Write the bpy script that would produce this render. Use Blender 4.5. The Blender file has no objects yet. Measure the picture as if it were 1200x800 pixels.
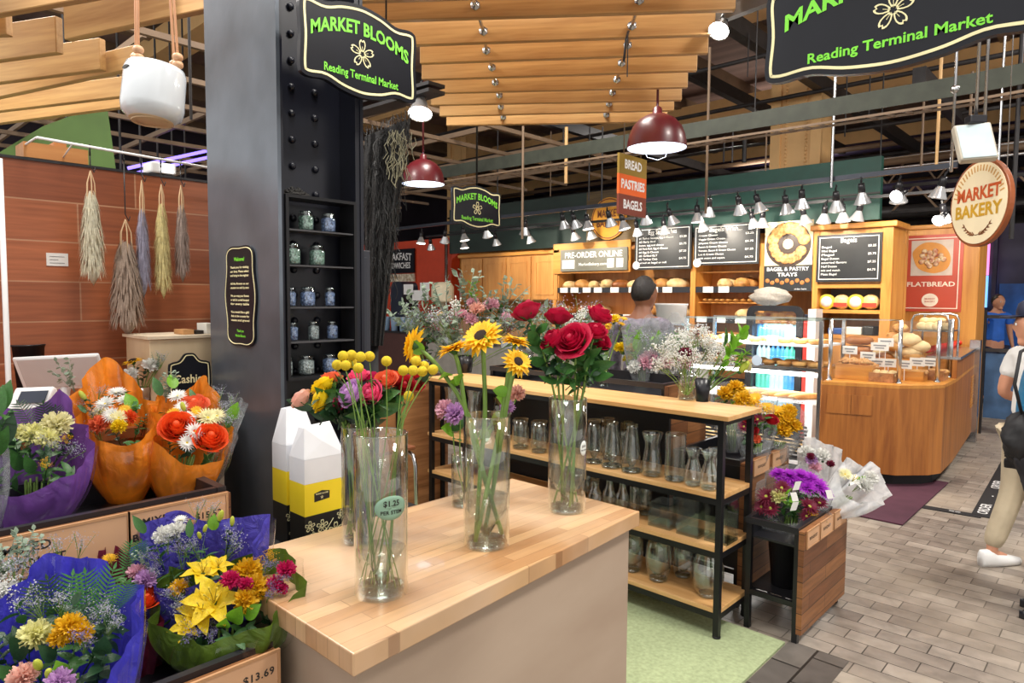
import bpy, math, random
from mathutils import Vector, Matrix, Euler
V = Vector
PI = math.pi
rnd = random.Random(7)
COL = bpy.context.scene.collection
# ------------------------------------------------------------------ camera
FPX = 790.0
CAMH = 1.6
YAW, PITCH, ROLL = math.radians(43.1), math.radians(3.67), math.radians(0.4)
FW = V((-math.sin(YAW)*math.cos(PITCH), math.cos(YAW)*math.cos(PITCH), -math.sin(PITCH)))
_rt = V((math.cos(YAW), math.sin(YAW), 0)); _up = _rt.cross(FW)
RT = _rt*math.cos(ROLL)+_up*math.sin(ROLL)
UP = -_rt*math.sin(ROLL)+_up*math.cos(ROLL)
CAM = V((0, 0, CAMH))
cd = bpy.data.cameras.new('camera'); cam = bpy.data.objects.new('camera', cd); COL.objects.link(cam)
cd.sensor_width = 36; cd.lens = 36*FPX/1200; cd.clip_start = .05; cd.clip_end = 200
m = Matrix((RT, UP, -FW)).transposed().to_4x4(); m.translation = CAM
cam.matrix_world = m
bpy.context.scene.camera = cam
def ray(px, py): return FW+RT*((px-600)/FPX)+UP*((400-py)/FPX)
def on(px, py, ax, val):
    """where the sight line of a photograph point meets the plane x, y or z = val"""
    d = ray(px, py); t = (val-CAM[ax])/d[ax]
    return CAM+d*t
def onX(px, py, v): return on(px, py, 0, v)
def onY(px, py, v): return on(px, py, 1, v)
def onZ(px, py, v): return on(px, py, 2, v)
def far(px, py, t): return CAM+ray(px, py)*t

# ------------------------------------------------------------------ meshes
def frame(d, hint=None):
    d = V(d).normalized()
    h = V(hint) if hint is not None else (V((0, 0, 1)) if abs(d.z) < .9 else V((1, 0, 0)))
    s = h.cross(d)
    if s.length < 1e-6: s = V((1, 0, 0)).cross(d)
    s.normalize(); n = d.cross(s)
    return s, n, d
class MB:
    def __init__(self): self.v = []; self.f = []; self.sm = []; self.mi = []; self.cur = 0; self.s = False
    def face(self, idx, sm=None): self.f.append(tuple(idx)); self.sm.append(self.s if sm is None else sm); self.mi.append(self.cur)
    def box(self, x0, x1, y0, y1, z0, z1):
        b = len(self.v)
        for z in (z0, z1):
            for y in (y0, y1):
                for x in (x0, x1): self.v.append(V((x, y, z)))
        for q in ((0, 2, 3, 1), (4, 5, 7, 6), (0, 1, 5, 4), (2, 6, 7, 3), (0, 4, 6, 2), (1, 3, 7, 5)): self.face([b+i for i in q], False)
        return self
    def obox(self, c, ax, ay, az):
        """box by centre and three half-axis vectors"""
        b = len(self.v); c = V(c)
        for k in (-1, 1):
            for j in (-1, 1):
                for i in (-1, 1): self.v.append(c+ax*i+ay*j+az*k)
        for q in ((0, 2, 3, 1), (4, 5, 7, 6), (0, 1, 5, 4), (2, 6, 7, 3), (0, 4, 6, 2), (1, 3, 7, 5)): self.face([b+i for i in q], False)
        return self
    def bar(self, a, b, w, h, hint=None):
        a = V(a); b = V(b); s, n, d = frame(b-a, hint)
        return self.obox((a+b)/2, s*w/2, n*h/2, (b-a)/2)
    def tube(self, pts, r, n=8, cap=True, sm=True):
        pts = [V(p) for p in pts]; N = len(pts)
        rr = r if isinstance(r, (list, tuple)) else [r]*N
        b = len(self.v); hint = None
        for i, p in enumerate(pts):
            d = (pts[min(i+1, N-1)]-pts[max(i-1, 0)])
            if d.length < 1e-9: d = V((0, 0, 1))
            if hint is None: s, nn, d = frame(d)
            else:
                d = d.normalized(); s = hint-d*hint.dot(d)
                s = s.normalized() if s.length > 1e-6 else frame(d)[0]
                nn = d.cross(s)
            hint = s
            for k in range(n):
                a = 2*PI*k/n; self.v.append(p+(s*math.cos(a)+nn*math.sin(a))*rr[i])
        for i in range(N-1):
            for k in range(n):
                k2 = (k+1) % n
                self.face((b+i*n+k, b+i*n+k2, b+(i+1)*n+k2, b+(i+1)*n+k), sm)
        if cap and n > 2:
            self.face([b+k for k in range(n)][::-1], False); self.face([b+(N-1)*n+k for k in range(n)], False)
        return self
    def lathe(self, prof, n=24, o=(0, 0, 0), d=(0, 0, 1), sm=True, sx=1, sy=1):
        s, nn, d = frame(d, (0, 1, 0) if abs(V(d).normalized().y) < .9 else (0, 0, 1)); o = V(o); b = len(self.v); rows = []
        for (r, z) in prof:
            if r < 1e-7: rows.append([len(self.v)]*n); self.v.append(o+d*z); continue
            row = []
            for k in range(n):
                a = 2*PI*k/n; row.append(len(self.v)); self.v.append(o+d*z+s*math.cos(a)*r*sx+nn*math.sin(a)*r*sy)
            rows.append(row)
        for i in range(len(rows)-1):
            A, B = rows[i], rows[i+1]
            for k in range(n):
                k2 = (k+1) % n; q = []
                for x in (A[k], A[k2], B[k2], B[k]):
                    if x not in q: q.append(x)
                if len(q) > 2: self.face(q, sm)
        return self
    def ball(self, c, r, nu=10, nv=6, sc=(1, 1, 1), d=(0, 0, 1)):
        prof = [(max(0, math.sin(PI*i/nv))*r if 0 < i < nv else 0, -math.cos(PI*i/nv)*r*sc[2]) for i in range(nv+1)]
        return self.lathe(prof, nu, c, d, True, sc[0], sc[1])
    def prism(self, poly, o, rx, ry, nz, t0, t1, sm=False):
        """polygon (u,v) in plane o+rx*u+ry*v, pushed from t0 to t1 along nz"""
        o = V(o); b = len(self.v); n = len(poly)
        for t in (t0, t1):
            for (u, w) in poly: self.v.append(o+rx*u+ry*w+nz*t)
        self.face([b+i for i in range(n)][::-1], False); self.face([b+n+i for i in range(n)], False)
        for i in range(n):
            j = (i+1) % n; self.face((b+i, b+j, b+n+j, b+n+i), sm)
        return self
    def ring(self, outer, inner, o, rx, ry, nz, t0, t1):
        """closed band between two polygons of equal count"""
        o = V(o); b = len(self.v); n = len(outer)
        for t in (t0, t1):
            for P in (outer, inner):
                for (u, w) in P: self.v.append(o+rx*u+ry*w+nz*t)
        for i in range(n):
            j = (i+1) % n
            self.face((b+2*n+i, b+2*n+j, b+3*n+j, b+3*n+i), False)
            self.face((b+i, b+n+i, b+n+j, b+j), False)
            self.face((b+i, b+j, b+2*n+j, b+2*n+i), False)
            self.face((b+n+i, b+3*n+i, b+3*n+j, b+n+j), False)
        return self
    def grid(self, fn, nu, nv, closed=False, sm=True):
        b = len(self.v)
        for i in range(nu+1):
            for j in range(nv if closed else nv+1): self.v.append(V(fn(i/nu, j/nv)))
        w = nv if closed else nv+1
        for i in range(nu):
            for j in range(nv):
                j2 = (j+1) % w
                self.face((b+i*w+j, b+i*w+j2, b+(i+1)*w+j2, b+(i+1)*w+j), sm)
        return self
    def petal(self, o, d, n, L, W, curl=0., cup=0., nu=4, nv=2, sharp=.5, tipw=.0, wave=0):
        """leaf or petal growing from o along d, face normal n; curl bends it towards n"""
        d = V(d).normalized(); n = V(n); n = (n-d*n.dot(d)).normalized(); s = d.cross(n); o = V(o)
        b = len(self.v)
        for i in range(nu+1):
            u = i/nu
            ang = curl*u
            if abs(curl) > 1e-4: a1 = math.sin(ang)/curl; a2 = (1-math.cos(ang))/curl
            else: a1 = u; a2 = 0
            c = o+d*(a1*L)+n*(a2*L); dn = n*math.cos(ang)-d*math.sin(ang)
            w = W*.5*(max(0, math.sin(PI*min(1, (u*(1-tipw)+.03))**sharp)))**.8 if u < 1 or tipw > 0 else W*.03
            for j in range(nv+1):
                q = -1+2*j/nv
                self.v.append(c+s*(q*w)+dn*(cup*q*q*w+(wave*W*.12*math.sin(u*9+q*3) if wave else 0)))
        for i in range(nu):
            for j in range(nv):
                a = b+i*(nv+1)+j; self.face((a, a+1, a+nv+2, a+nv+1), True)
        return self
    def add(self, other, M=None, mi=None):
        b = len(self.v)
        self.v += [(M @ p) if M is not None else p.copy() for p in other.v]
        self.f += [tuple(b+i for i in q) for q in other.f]; self.sm += other.sm
        self.mi += other.mi if mi is None else [mi]*len(other.f)
        return self
    def mesh(self, name, mats):
        me = bpy.data.meshes.new(name)
        me.from_pydata([tuple(p) for p in self.v], [], self.f)
        me.polygons.foreach_set('use_smooth', self.sm)
        for m_ in (mats if isinstance(mats, (list, tuple)) else [mats]): me.materials.append(m_)
        me.polygons.foreach_set('material_index', self.mi)
        me.update()
        return me
ROOTM = {}
def rootm(o):
    while o.parent is not None: o = o.parent
    return ROOTM.get(o.name, Matrix.Identity(4))
def obj(name, mb, mats, parent=None, world=True, bevel=0, solid=0, sub=0):
    """one mesh object; geometry given in world space (world=True) or in its thing's own space"""
    if world and parent is not None:
        inv = rootm(parent).inverted(); mb.v = [inv @ p for p in mb.v]
    if world and parent is None:   # top-level single mesh: origin at its base
        xs = [p.x for p in mb.v]; ys = [p.y for p in mb.v]; zs = [p.z for p in mb.v]
        org = V(((min(xs)+max(xs))/2, (min(ys)+max(ys))/2, min(zs)))
        mb.v = [p-org for p in mb.v]
    else: org = None
    me = mb.mesh(name, mats); o = bpy.data.objects.new(name, me); COL.objects.link(o)
    if parent is not None: o.parent = parent
    if org is not None: o.location = org; ROOTM[o.name] = Matrix.Translation(org)
    if bevel:
        b = o.modifiers.new('bevel', 'BEVEL'); b.width = bevel; b.segments = 2; b.limit_method = 'ANGLE'; b.angle_limit = .7; b.use_clamp_overlap = True
    if solid:
        b = o.modifiers.new('solid', 'SOLIDIFY'); b.thickness = solid; b.offset = 0
    if sub:
        b = o.modifiers.new('sub', 'SUBSURF'); b.levels = sub; b.render_levels = sub
    return o
def inst(me, name, parent=None, loc=(0, 0, 0), d=(0, 0, 1), sc=1, spin=0, hint=None):
    """an object of a shared mesh, its z axis along d"""
    o = bpy.data.objects.new(name, me); COL.objects.link(o)
    s, n, d = frame(d, hint)
    R = Matrix((s, n, d)).transposed().to_4x4() @ Matrix.Rotation(spin, 4, 'Z')
    S = Matrix.Diagonal((sc, sc, sc, 1)) if not isinstance(sc, (tuple, list)) else Matrix.Diagonal((*sc, 1))
    M = Matrix.Translation(V(loc)) @ R @ S
    if parent is not None: o.parent = parent; M = rootm(parent).inverted() @ M
    else: ROOTM[o.name] = M
    o.matrix_local = M
    return o
def tag(o, label=None, cat=None, group=None, kind=None):
    if label: o['label'] = label
    if cat: o['category'] = cat
    if group: o['group'] = group
    if kind: o['kind'] = kind
    return o
def thing(name, label, cat, loc=(0, 0, 0), rz=0, group=None, M=None):
    o = bpy.data.objects.new(name, None); COL.objects.link(o); o.empty_display_size = .05
    if M is None: M = Matrix.Translation(V(loc)) @ Matrix.Rotation(rz, 4, 'Z')
    o.matrix_world = M; ROOTM[o.name] = M
    return tag(o, label, cat, group)
def copy_tree(o, M, label=None, group=None, _p=None):
    c = o.copy(); COL.objects.link(c)
    if _p is not None: c.parent = _p
    else:
        c.matrix_world = M; ROOTM[c.name] = M.copy()
        if label: c['label'] = label
        if group: c['group'] = group
    for ch in list(o.children): copy_tree(ch, None, _p=c)
    return c
def TR(loc, rz=0, sc=1):
    return Matrix.Translation(V(loc)) @ Matrix.Rotation(rz, 4, 'Z') @ Matrix.Diagonal((sc, sc, sc, 1))
# ------------------------------------------------------------------ text
_tc = {}
def text_mb(s, size=1., weight=0., space=1.):
    k = (s, weight, space)
    if k not in _tc:
        cu = bpy.data.curves.new('t', 'FONT'); cu.body = s; cu.size = 1; cu.align_x = 'CENTER'; cu.align_y = 'CENTER'
        cu.offset = weight; cu.space_character = space; cu.resolution_u = 2
        o = bpy.data.objects.new('t', cu); COL.objects.link(o)
        dg = bpy.context.evaluated_depsgraph_get(); me = bpy.data.meshes.new_from_object(o.evaluated_get(dg))
        _tc[k] = ([v.co.copy() for v in me.vertices], [tuple(p.vertices) for p in me.polygons])
        bpy.data.objects.remove(o); bpy.data.curves.remove(cu); bpy.data.meshes.remove(me)
    return _tc[k]
def put_text(mb, s, o, rx, ry, nz, size, weight=0, t=.001, warp=None, sx=1., space=1., width=None):
    """lay text on a surface; warp(u)->dv bends the line; width fits it"""
    vs, fs = text_mb(s, 1, weight, space)
    if not vs: return mb
    if width is not None:
        w = max(p.x for p in vs)-min(p.x for p in vs); sx = width/(w*size)
    b = len(mb.v); o = V(o)
    for p in vs:
        u = p.x*size*sx; w = p.y*size
        if warp: w += warp(u)
        mb.v.append(o+rx*u+ry*w+nz*t)
    for q in fs: mb.face([b+i for i in q], False)
    return mb
# ------------------------------------------------------------------ materials
def _m(name):
    m = bpy.data.materials.new(name); m.use_nodes = True
    nt = m.node_tree; b = nt.nodes['Principled BSDF']
    return m, nt, b
def _n(nt, t, **k):
    n = nt.nodes.new(t)
    for a, b in k.items():
        if a in n.inputs.keys(): n.inputs[a].default_value = b
        else: setattr(n, a, b)
    return n
def ramp(nt, stops, fac=None):
    r = nt.nodes.new('ShaderNodeValToRGB'); e = r.color_ramp.elements
    while len(e) < len(stops): e.new(.5)
    for i, (p, c) in enumerate(stops): e[i].position = p; e[i].color = (*c, 1)
    if fac is not None: nt.links.new(fac, r.inputs[0])
    return r
def coords(nt, scale=(1, 1, 1), rot=(0, 0, 0), kind='Object'):
    if isinstance(rot, str):   # swizzle: 'yz' -> (y, z, x)
        tc = nt.nodes.new('ShaderNodeTexCoord'); sp = nt.nodes.new('ShaderNodeSeparateXYZ'); cb = nt.nodes.new('ShaderNodeCombineXYZ')
        nt.links.new(tc.outputs[kind], sp.inputs[0])
        order = rot+[c for c in 'xyz' if c not in rot][0]
        for i, c in enumerate(order): nt.links.new(sp.outputs['xyz'.index(c)], cb.inputs[i])
        return cb.outputs[0]
    tc = nt.nodes.new('ShaderNodeTexCoord'); mp = nt.nodes.new('ShaderNodeMapping')
    mp.inputs['Scale'].default_value = scale; mp.inputs['Rotation'].default_value = rot
    nt.links.new(tc.outputs[kind], mp.inputs[0]); return mp.outputs[0]
def bumpn(nt, b, h, strength=.3, dist=.01):
    n = nt.nodes.new('ShaderNodeBump'); n.inputs['Strength'].default_value = strength; n.inputs['Distance'].default_value = dist
    nt.links.new(h, n.inputs['Height']); nt.links.new(n.outputs[0], b.inputs['Normal'])
def mat(name, c, rough=.5, metal=0, var=.12, ns=8., bump=0., bs=40., spec=.5, trans=0, sub=0, coat=0, kind='Object', stretch=(1, 1, 1), c2=None):
    """colour with a soft procedural variation"""
    m, nt, b = _m(name)
    co = coords(nt, stretch, kind=kind)
    nz = _n(nt, 'ShaderNodeTexNoise', Scale=ns, Detail=3.); nt.links.new(co, nz.inputs['Vector'])
    lo = tuple(x*(1-var) for x in c); hi = tuple(min(1, x*(1+var)) for x in c) if c2 is None else c2
    r = ramp(nt, [(.3, lo), (.7, hi)], nz.outputs[0]); nt.links.new(r.outputs[0], b.inputs['Base Color'])
    b.inputs['Roughness'].default_value = rough; b.inputs['Metallic'].default_value = metal
    b.inputs['Specular IOR Level'].default_value = spec; b.inputs['Coat Weight'].default_value = coat
    if trans: b.inputs['Transmission Weight'].default_value = trans
    if sub: b.inputs['Subsurface Weight'].default_value = sub; b.inputs['Subsurface Radius'].default_value = (.02, .01, .01); b.inputs['Subsurface Scale'].default_value = .3
    if bump:
        n2 = _n(nt, 'ShaderNodeTexNoise', Scale=bs, Detail=3.); nt.links.new(co, n2.inputs['Vector']); bumpn(nt, b, n2.outputs[0], bump)
    return m
def wood(name, c1, c2, axis='x', scale=1., rough=.45, ring=1., kind='Object', coat=0., streak=14.):
    m, nt, b = _m(name)
    st = {'x': (1, streak, streak), 'y': (streak, 1, streak), 'z': (streak, streak, 1)}[axis]
    co = coords(nt, tuple(s*scale for s in st), kind=kind)
    n1 = _n(nt, 'ShaderNodeTexNoise', Scale=1.2, Detail=5., Distortion=.6*ring); nt.links.new(co, n1.inputs['Vector'])
    n2 = _n(nt, 'ShaderNodeTexNoise', Scale=7., Detail=3.); nt.links.new(co, n2.inputs['Vector'])
    mx = _n(nt, 'ShaderNodeMath', operation='ADD'); nt.links.new(n1.outputs[0], mx.inputs[0])
    ml = _n(nt, 'ShaderNodeMath', operation='MULTIPLY'); nt.links.new(n2.outputs[0], ml.inputs[0]); ml.inputs[1].default_value = .3
    nt.links.new(ml.outputs[0], mx.inputs[1])
    r = ramp(nt, [(.45, c1), (.62, tuple((a+b_)/2 for a, b_ in zip(c1, c2))), (.82, c2)], mx.outputs[0])
    nt.links.new(r.outputs[0], b.inputs['Base Color']); b.inputs['Roughness'].default_value = rough; b.inputs['Coat Weight'].default_value = coat
    bumpn(nt, b, mx.outputs[0], .12, .003)
    return m
def brick(name, c1, c2, mortar, w, h, msize=.01, rot=(0, 0, 0), rough=.6, grain=.25, bump=.3, grainscale=6., gst=(1, 1, 1), off=.5, coat=0, blotch=None):
    m, nt, b = _m(name)
    co = coords(nt, (1, 1, 1), rot)
    br = _n(nt, 'ShaderNodeTexBrick', Scale=1., **{'Mortar Size': msize, 'Mortar Smooth': .2, 'Brick Width': w, 'Row Height': h, 'Bias': 0.})
    br.offset = off; br.inputs['Color1'].default_value = (*c1, 1); br.inputs['Color2'].default_value = (*c2, 1); br.inputs['Mortar'].default_value = (*mortar, 1)
    nt.links.new(co, br.inputs['Vector'])
    mp = nt.nodes.new('ShaderNodeMapping'); mp.inputs['Scale'].default_value = gst; nt.links.new(co, mp.inputs[0])
    nz = _n(nt, 'ShaderNodeTexNoise', Scale=grainscale, Detail=6., Distortion=.3); nt.links.new(mp.outputs[0], nz.inputs['Vector'])
    r = ramp(nt, [(.3, (1-grain,)*3), (.7, (1+grain*.6,)*3)], nz.outputs[0])
    mx = _n(nt, 'ShaderNodeMix', data_type='RGBA', blend_type='MULTIPLY'); mx.inputs[0].default_value = 1
    nt.links.new(br.outputs['Color'], mx.inputs[6]); nt.links.new(r.outputs[0], mx.inputs[7])
    out = mx.outputs[2]
    if blotch:
        nb = _n(nt, 'ShaderNodeTexNoise', Scale=blotch[1], Detail=4.); nt.links.new(co, nb.inputs['Vector'])
        rb = ramp(nt, [(.42, (0, 0, 0)), (.68, (1, 1, 1))], nb.outputs[0])
        m2 = _n(nt, 'ShaderNodeMix', data_type='RGBA'); ms = _n(nt, 'ShaderNodeMath', operation='MULTIPLY'); ms.inputs[1].default_value = blotch[2]
        nt.links.new(rb.outputs[0], ms.inputs[0]); nt.links.new(ms.outputs[0], m2.inputs[0]); nt.links.new(out, m2.inputs[6]); m2.inputs[7].default_value = (*blotch[0], 1)
        out = m2.outputs[2]
    nt.links.new(out, b.inputs['Base Color']); b.inputs['Roughness'].default_value = rough; b.inputs['Coat Weight'].default_value = coat
    inv = _n(nt, 'ShaderNodeMath', operation='SUBTRACT'); inv.inputs[0].default_value = 1; nt.links.new(br.outputs['Fac'], inv.inputs[1])
    bumpn(nt, b, inv.outputs[0], bump, .004)
    return m
def glass(name, tint=(1, 1, 1), k=1., rough=.02, ior=1.45, dens=0.0):
    """thin clear glass: mostly see-through, reflecting by Fresnel"""
    m = bpy.data.materials.new(name); m.use_nodes = True; nt = m.node_tree; nt.nodes.clear()
    out = nt.nodes.new('ShaderNodeOutputMaterial'); tr = nt.nodes.new('ShaderNodeBsdfTransparent'); gl = nt.nodes.new('ShaderNodeBsdfGlossy')
    tr.inputs[0].default_value = (*tint, 1); gl.inputs['Roughness'].default_value = rough
    gl.inputs[0].default_value = (.95, .98, .97, 1)
    fr = _n(nt, 'ShaderNodeFresnel', IOR=ior); ge = nt.nodes.new('ShaderNodeNewGeometry')
    io = _n(nt, 'ShaderNodeMath', operation='MULTIPLY_ADD'); io.inputs[1].default_value = 1/ior-ior; io.inputs[2].default_value = ior
    nt.links.new(ge.outputs['Backfacing'], io.inputs[0]); nt.links.new(io.outputs[0], fr.inputs['IOR']); mul = _n(nt, 'ShaderNodeMath', operation='MULTIPLY_ADD', use_clamp=True)
    mul.inputs[1].default_value = k; mul.inputs[2].default_value = dens
    mx = nt.nodes.new('ShaderNodeMixShader')
    nt.links.new(fr.outputs[0], mul.inputs[0]); nt.links.new(mul.outputs[0], mx.inputs[0]); nt.links.new(tr.outputs[0], mx.inputs[1]); nt.links.new(gl.outputs[0], mx.inputs[2])
    nt.links.new(mx.outputs[0], out.inputs[0]); return m
def sheet(name, c, clear=.0, trans=.35, rough=.5, crinkle=.6, cs=25.):
    """thin wrapping paper or film: diffuse + light passing through + some clear"""
    m = bpy.data.materials.new(name); m.use_nodes = True; nt = m.node_tree; nt.nodes.clear()
    out = nt.nodes.new('ShaderNodeOutputMaterial')
    co = coords(nt); nz = _n(nt, 'ShaderNodeTexNoise', Scale=cs, Detail=4., Distortion=1.2); nt.links.new(co, nz.inputs['Vector'])
    r = ramp(nt, [(.3, tuple(x*.8 for x in c)), (.7, tuple(min(1, x*1.15) for x in c))], nz.outputs[0])
    bp = _n(nt, 'ShaderNodeBump', Strength=crinkle, Distance=.01); nt.links.new(nz.outputs[0], bp.inputs['Height'])
    pr = _n(nt, 'ShaderNodeBsdfPrincipled', Roughness=rough); nt.links.new(r.outputs[0], pr.inputs['Base Color']); nt.links.new(bp.outputs[0], pr.inputs['Normal'])
    tl = nt.nodes.new('ShaderNodeBsdfTranslucent'); nt.links.new(r.outputs[0], tl.inputs[0])
    m1 = nt.nodes.new('ShaderNodeMixShader'); m1.inputs[0].default_value = trans
    nt.links.new(pr.outputs[0], m1.inputs[1]); nt.links.new(tl.outputs[0], m1.inputs[2]); last = m1.outputs[0]
    if clear:
        t = nt.nodes.new('ShaderNodeBsdfTransparent'); t.inputs[0].default_value = (*[min(1, .6+.4*x) for x in c], 1)
        m2 = nt.nodes.new('ShaderNodeMixShader'); m2.inputs[0].default_value = clear
        nt.links.new(last, m2.inputs[1]); nt.links.new(t.outputs[0], m2.inputs[2]); last = m2.outputs[0]
    nt.links.new(last, out.inputs[0]); return m
def emit(name, c, s):
    m, nt, b = _m(name); b.inputs['Base Color'].default_value = (*c, 1); b.inputs['Emission Color'].default_value = (*c, 1); b.inputs['Emission Strength'].default_value = s
    return m
def srgb(h):
    h = h.lstrip('#'); r = [int(h[i:i+2], 16)/255 for i in (0, 2, 4)]
    return tuple(x/12.92 if x <= .04045 else ((x+.055)/1.055)**2.4 for x in r)
def lamp(kind, loc, target, power, size=.1, color=(1, .9, .78), spot=60, blend=.6):
    l = bpy.data.lights.new('lamp', kind); l.energy = power; l.color = color
    o = bpy.data.objects.new('lamp', l); COL.objects.link(o); o.location = loc
    d = V(target)-V(loc); o.rotation_euler = d.to_track_quat('-Z', 'Y').to_euler()
    if kind == 'SPOT': l.spot_size = math.radians(spot); l.spot_blend = blend; l.shadow_soft_size = size
    elif kind == 'AREA': l.size = size
    else: l.shadow_soft_size = size
    return o
# ================================================================== materials
M = {}
M['counter_top'] = brick('butcher_block', srgb('d4ab7c'), srgb('ae7f54'), srgb('9c7048'), .42, .04, .0012, 'yx', .32, .12, .05, 5., (1.2, 14, 1), .37, .15, (srgb('e3c7ab'), 2.2, .75))
M['counter_side'] = wood('maple_panel', srgb('a8917d'), srgb('bca894'), 'y', .5, .55, .5, streak=3)
M['black_metal'] = mat('black_metal', (.012, .012, .014), .38, .3, .2)
M['black_plastic'] = mat('black_plastic', (.014, .014, .018), .3)
M['black_matte'] = mat('black_matte', (.01, .01, .012), .7)
M['shelf_wood'] = wood('shelf_wood', srgb('c89458'), srgb('e2b57c'), 'x', 1.2, .45)
M['crate_wood'] = brick('crate_planks', srgb('96643c'), srgb('6d4229'), srgb('3d2416'), .55, .075, .002, 'yz', .45, .3, .15, 5., (1, 12, 1), .4)
M['crate_wood_e'] = wood('crate_wood', srgb('8a5a34'), srgb('b88255'), 'y', 1.4, .5)
M['tile_wall'] = brick('wood_look_tile', srgb('ab6440'), srgb('8a4c30'), srgb('b88868'), .62, .15, .003, 'yz', .38, .22, .08, 5., (1.0, 16, 1), .33)
M['floor'] = brick('floor_pavers', srgb('a0968b'), srgb('756b63'), srgb('443e39'), .215, .105, .003, (0, 0, 0), .42, .3, .5, 9., (1, 1, 1), .5, 0, (srgb('b0a392'), 1.3, .55))
M['floor_edge'] = brick('edge_pavers', srgb('6e6862'), srgb('4c4744'), srgb('26221f'), .26, .2, .006, 'yx', .4, .3, .5, 8., (1, 1, 1), .5)
M['mat_green'] = mat('green_mat', srgb('a6b389'), .95, 0, .15, 60, .5, 400)
M['steel_dark'] = mat('painted_steel', (.13, .15, .18), .28, .55, .35, 3, .05, 20)
M['navy_paint'] = mat('navy_paint', (.008, .009, .016), .35, 0, .2)
M['cream'] = mat('cream_paint', srgb('dcb27a'), .6, 0, .06, 4)
M['canopy'] = wood('canopy_pine', srgb('a67a48'), srgb('cba36a'), 'x', .8, .45, streak=18)
M['green_paint'] = mat('green_fascia', srgb('14463c'), .5, 0, .15)
M['dark_green'] = mat('dark_green', srgb('1c2f2a'), .5)
M['oak'] = wood('oak_counter', srgb('8a5020'), srgb('b47232'), 'z', .9, .4)
M['oak_light'] = wood('oak_cabinet', srgb('b8742e'), srgb('cf9244'), 'z', .9, .42)
M['oak_h'] = wood('oak_rail', srgb('b8742e'), srgb('cf9244'), 'x', .9, .42)
M['chrome'] = mat('brushed_steel', (.55, .56, .58), .25, 1, .08)
M['white'] = mat('white_enamel', (.8, .8, .8), .35, 0, .03)
M['paper'] = mat('paper', (.78, .77, .74), .7, 0, .04)
M['kraft'] = mat('kraft_label', srgb('cfa27c'), .65, 0, .06)
M['ink'] = mat('ink', (.02, .018, .016), .6)
M['glass'] = glass('clear_glass', (.94, .955, .95), 2.0, .015, 1.5, .012)
M['glass_rim'] = glass('thick_glass', (.72, .80, .79), 1.6, .02, 1.6, .12)
M['pane'] = glass('pane_glass', (.97, .98, .98), .9, .01, 1.35)
M['water'] = glass('water', (.84, .85, .82), .6, .01, 1.33, .02)
M['roof'] = mat('roof_boards', srgb('75605a'), .8, 0, .35, 1.5, stretch=(.3, 2.5, 1))
M['beam'] = mat('roof_beam', srgb('75604c'), .6, 0, .15, 3)
M['beam_dark'] = mat('dark_steel', (.03, .028, .03), .5, .3, .3)
M['green_steel'] = mat('green_steel', srgb('34382e'), .6, .1, .2, 12)
M['purple_steel'] = mat('purple_steel', srgb('2c2540'), .5, .3, .3)

# ================================================================== the setting
def struct(name, mb, mats, world=True, **k):
    o = obj(name, mb, mats, None, world, **k); o['kind'] = 'structure'; return o
b = MB(); b.box(-26, 26, -4, 32, -.1, 0)
fo = bpy.data.objects.new('floor', b.mesh('floor', M['floor'])); COL.objects.link(fo); fo['kind'] = 'structure'
b = MB(); b.box(-1.14, -.88, -3, 3.14, .0, .004)
e = struct('trim_1', b, M['floor_edge'])
# green mat under the flower stall
g = obj('floor_mat', MB().box(-5.2, -1.145, -2.5, 3.1, .0, .012), M['mat_green'])
tag(g, 'pale green floor mat under the flower stall shelves', 'floor mat')
g = obj('floor_mat', MB().box(-2.3, -1.18, 5.35, 6.9, .002, .012), mat('maroon_mat', srgb('4a2434'), .9), bevel=.003)
tag(g, 'maroon floor mat under the oak bakery counter', 'floor mat')
# printed queue strip on the aisle floor
def zpt(x, y): return onZ(x, y, .004)
t = thing('floor_strip', 'black printed floor strip with white ORDER lettering before bakery counter', 'floor sticker', zpt(1145, 604))
a0 = zpt(1032, 585); a1 = zpt(1150, 605); a2 = zpt(1186, 535)
def strip(parent, p, q, w, words):
    d = (q-p).normalized(); s = V((-d.y, d.x, 0)); mb = MB(); mb.bar(p, q, .004, w, None) if False else mb.obox((p+q)/2, d*((q-p).length/2), s*w/2, V((0, 0, .002)))
    obj('strip', mb, M['black_matte'], parent)
    tx = MB(); L = (q-p).length; n = len(words)
    for i, wd in enumerate(words):
        c = p+d*(L*(i+.5)/n)
        put_text(tx, wd, c, d if d.y > -.5 else -d, s if d.y > -.5 else -s, V((0, 0, 1)), w*.75, .01, .004)
    obj('lettering', tx, M['white'], parent)
strip(t, a0, a1, .09, ['ORDER', '=='])
strip(t, a1, a2+(a2-a1)*.6, .13, ['ORDER', '-', 'ORDER', '-', 'ORDER', '-', 'ORDER', '-', 'ORDER'])

# tiled partition behind the cashier
WX = -3.0
b = MB(); b.box(WX-.12, WX, -1.2, 1.9, 0, 2.09); w_ = struct('wall_left', b, M['tile_wall'])
b = MB(); b.box(WX-.13, WX+.006, -1.2, 1.9, 2.09, 2.10); struct('trim_2', b, M['beam_dark'])
# back of the hall and other stalls far away
dark = mat('far_dark', srgb('2a2430'), .8, 0, .5, .6)
b = MB(); b.box(-26, 18, 24, 24.2, 0, 9); struct('wall_back', b, dark)
b = MB(); b.box(-20.2, -20, -4, 24, 0, 9); struct('wall_side', b, dark)
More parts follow.
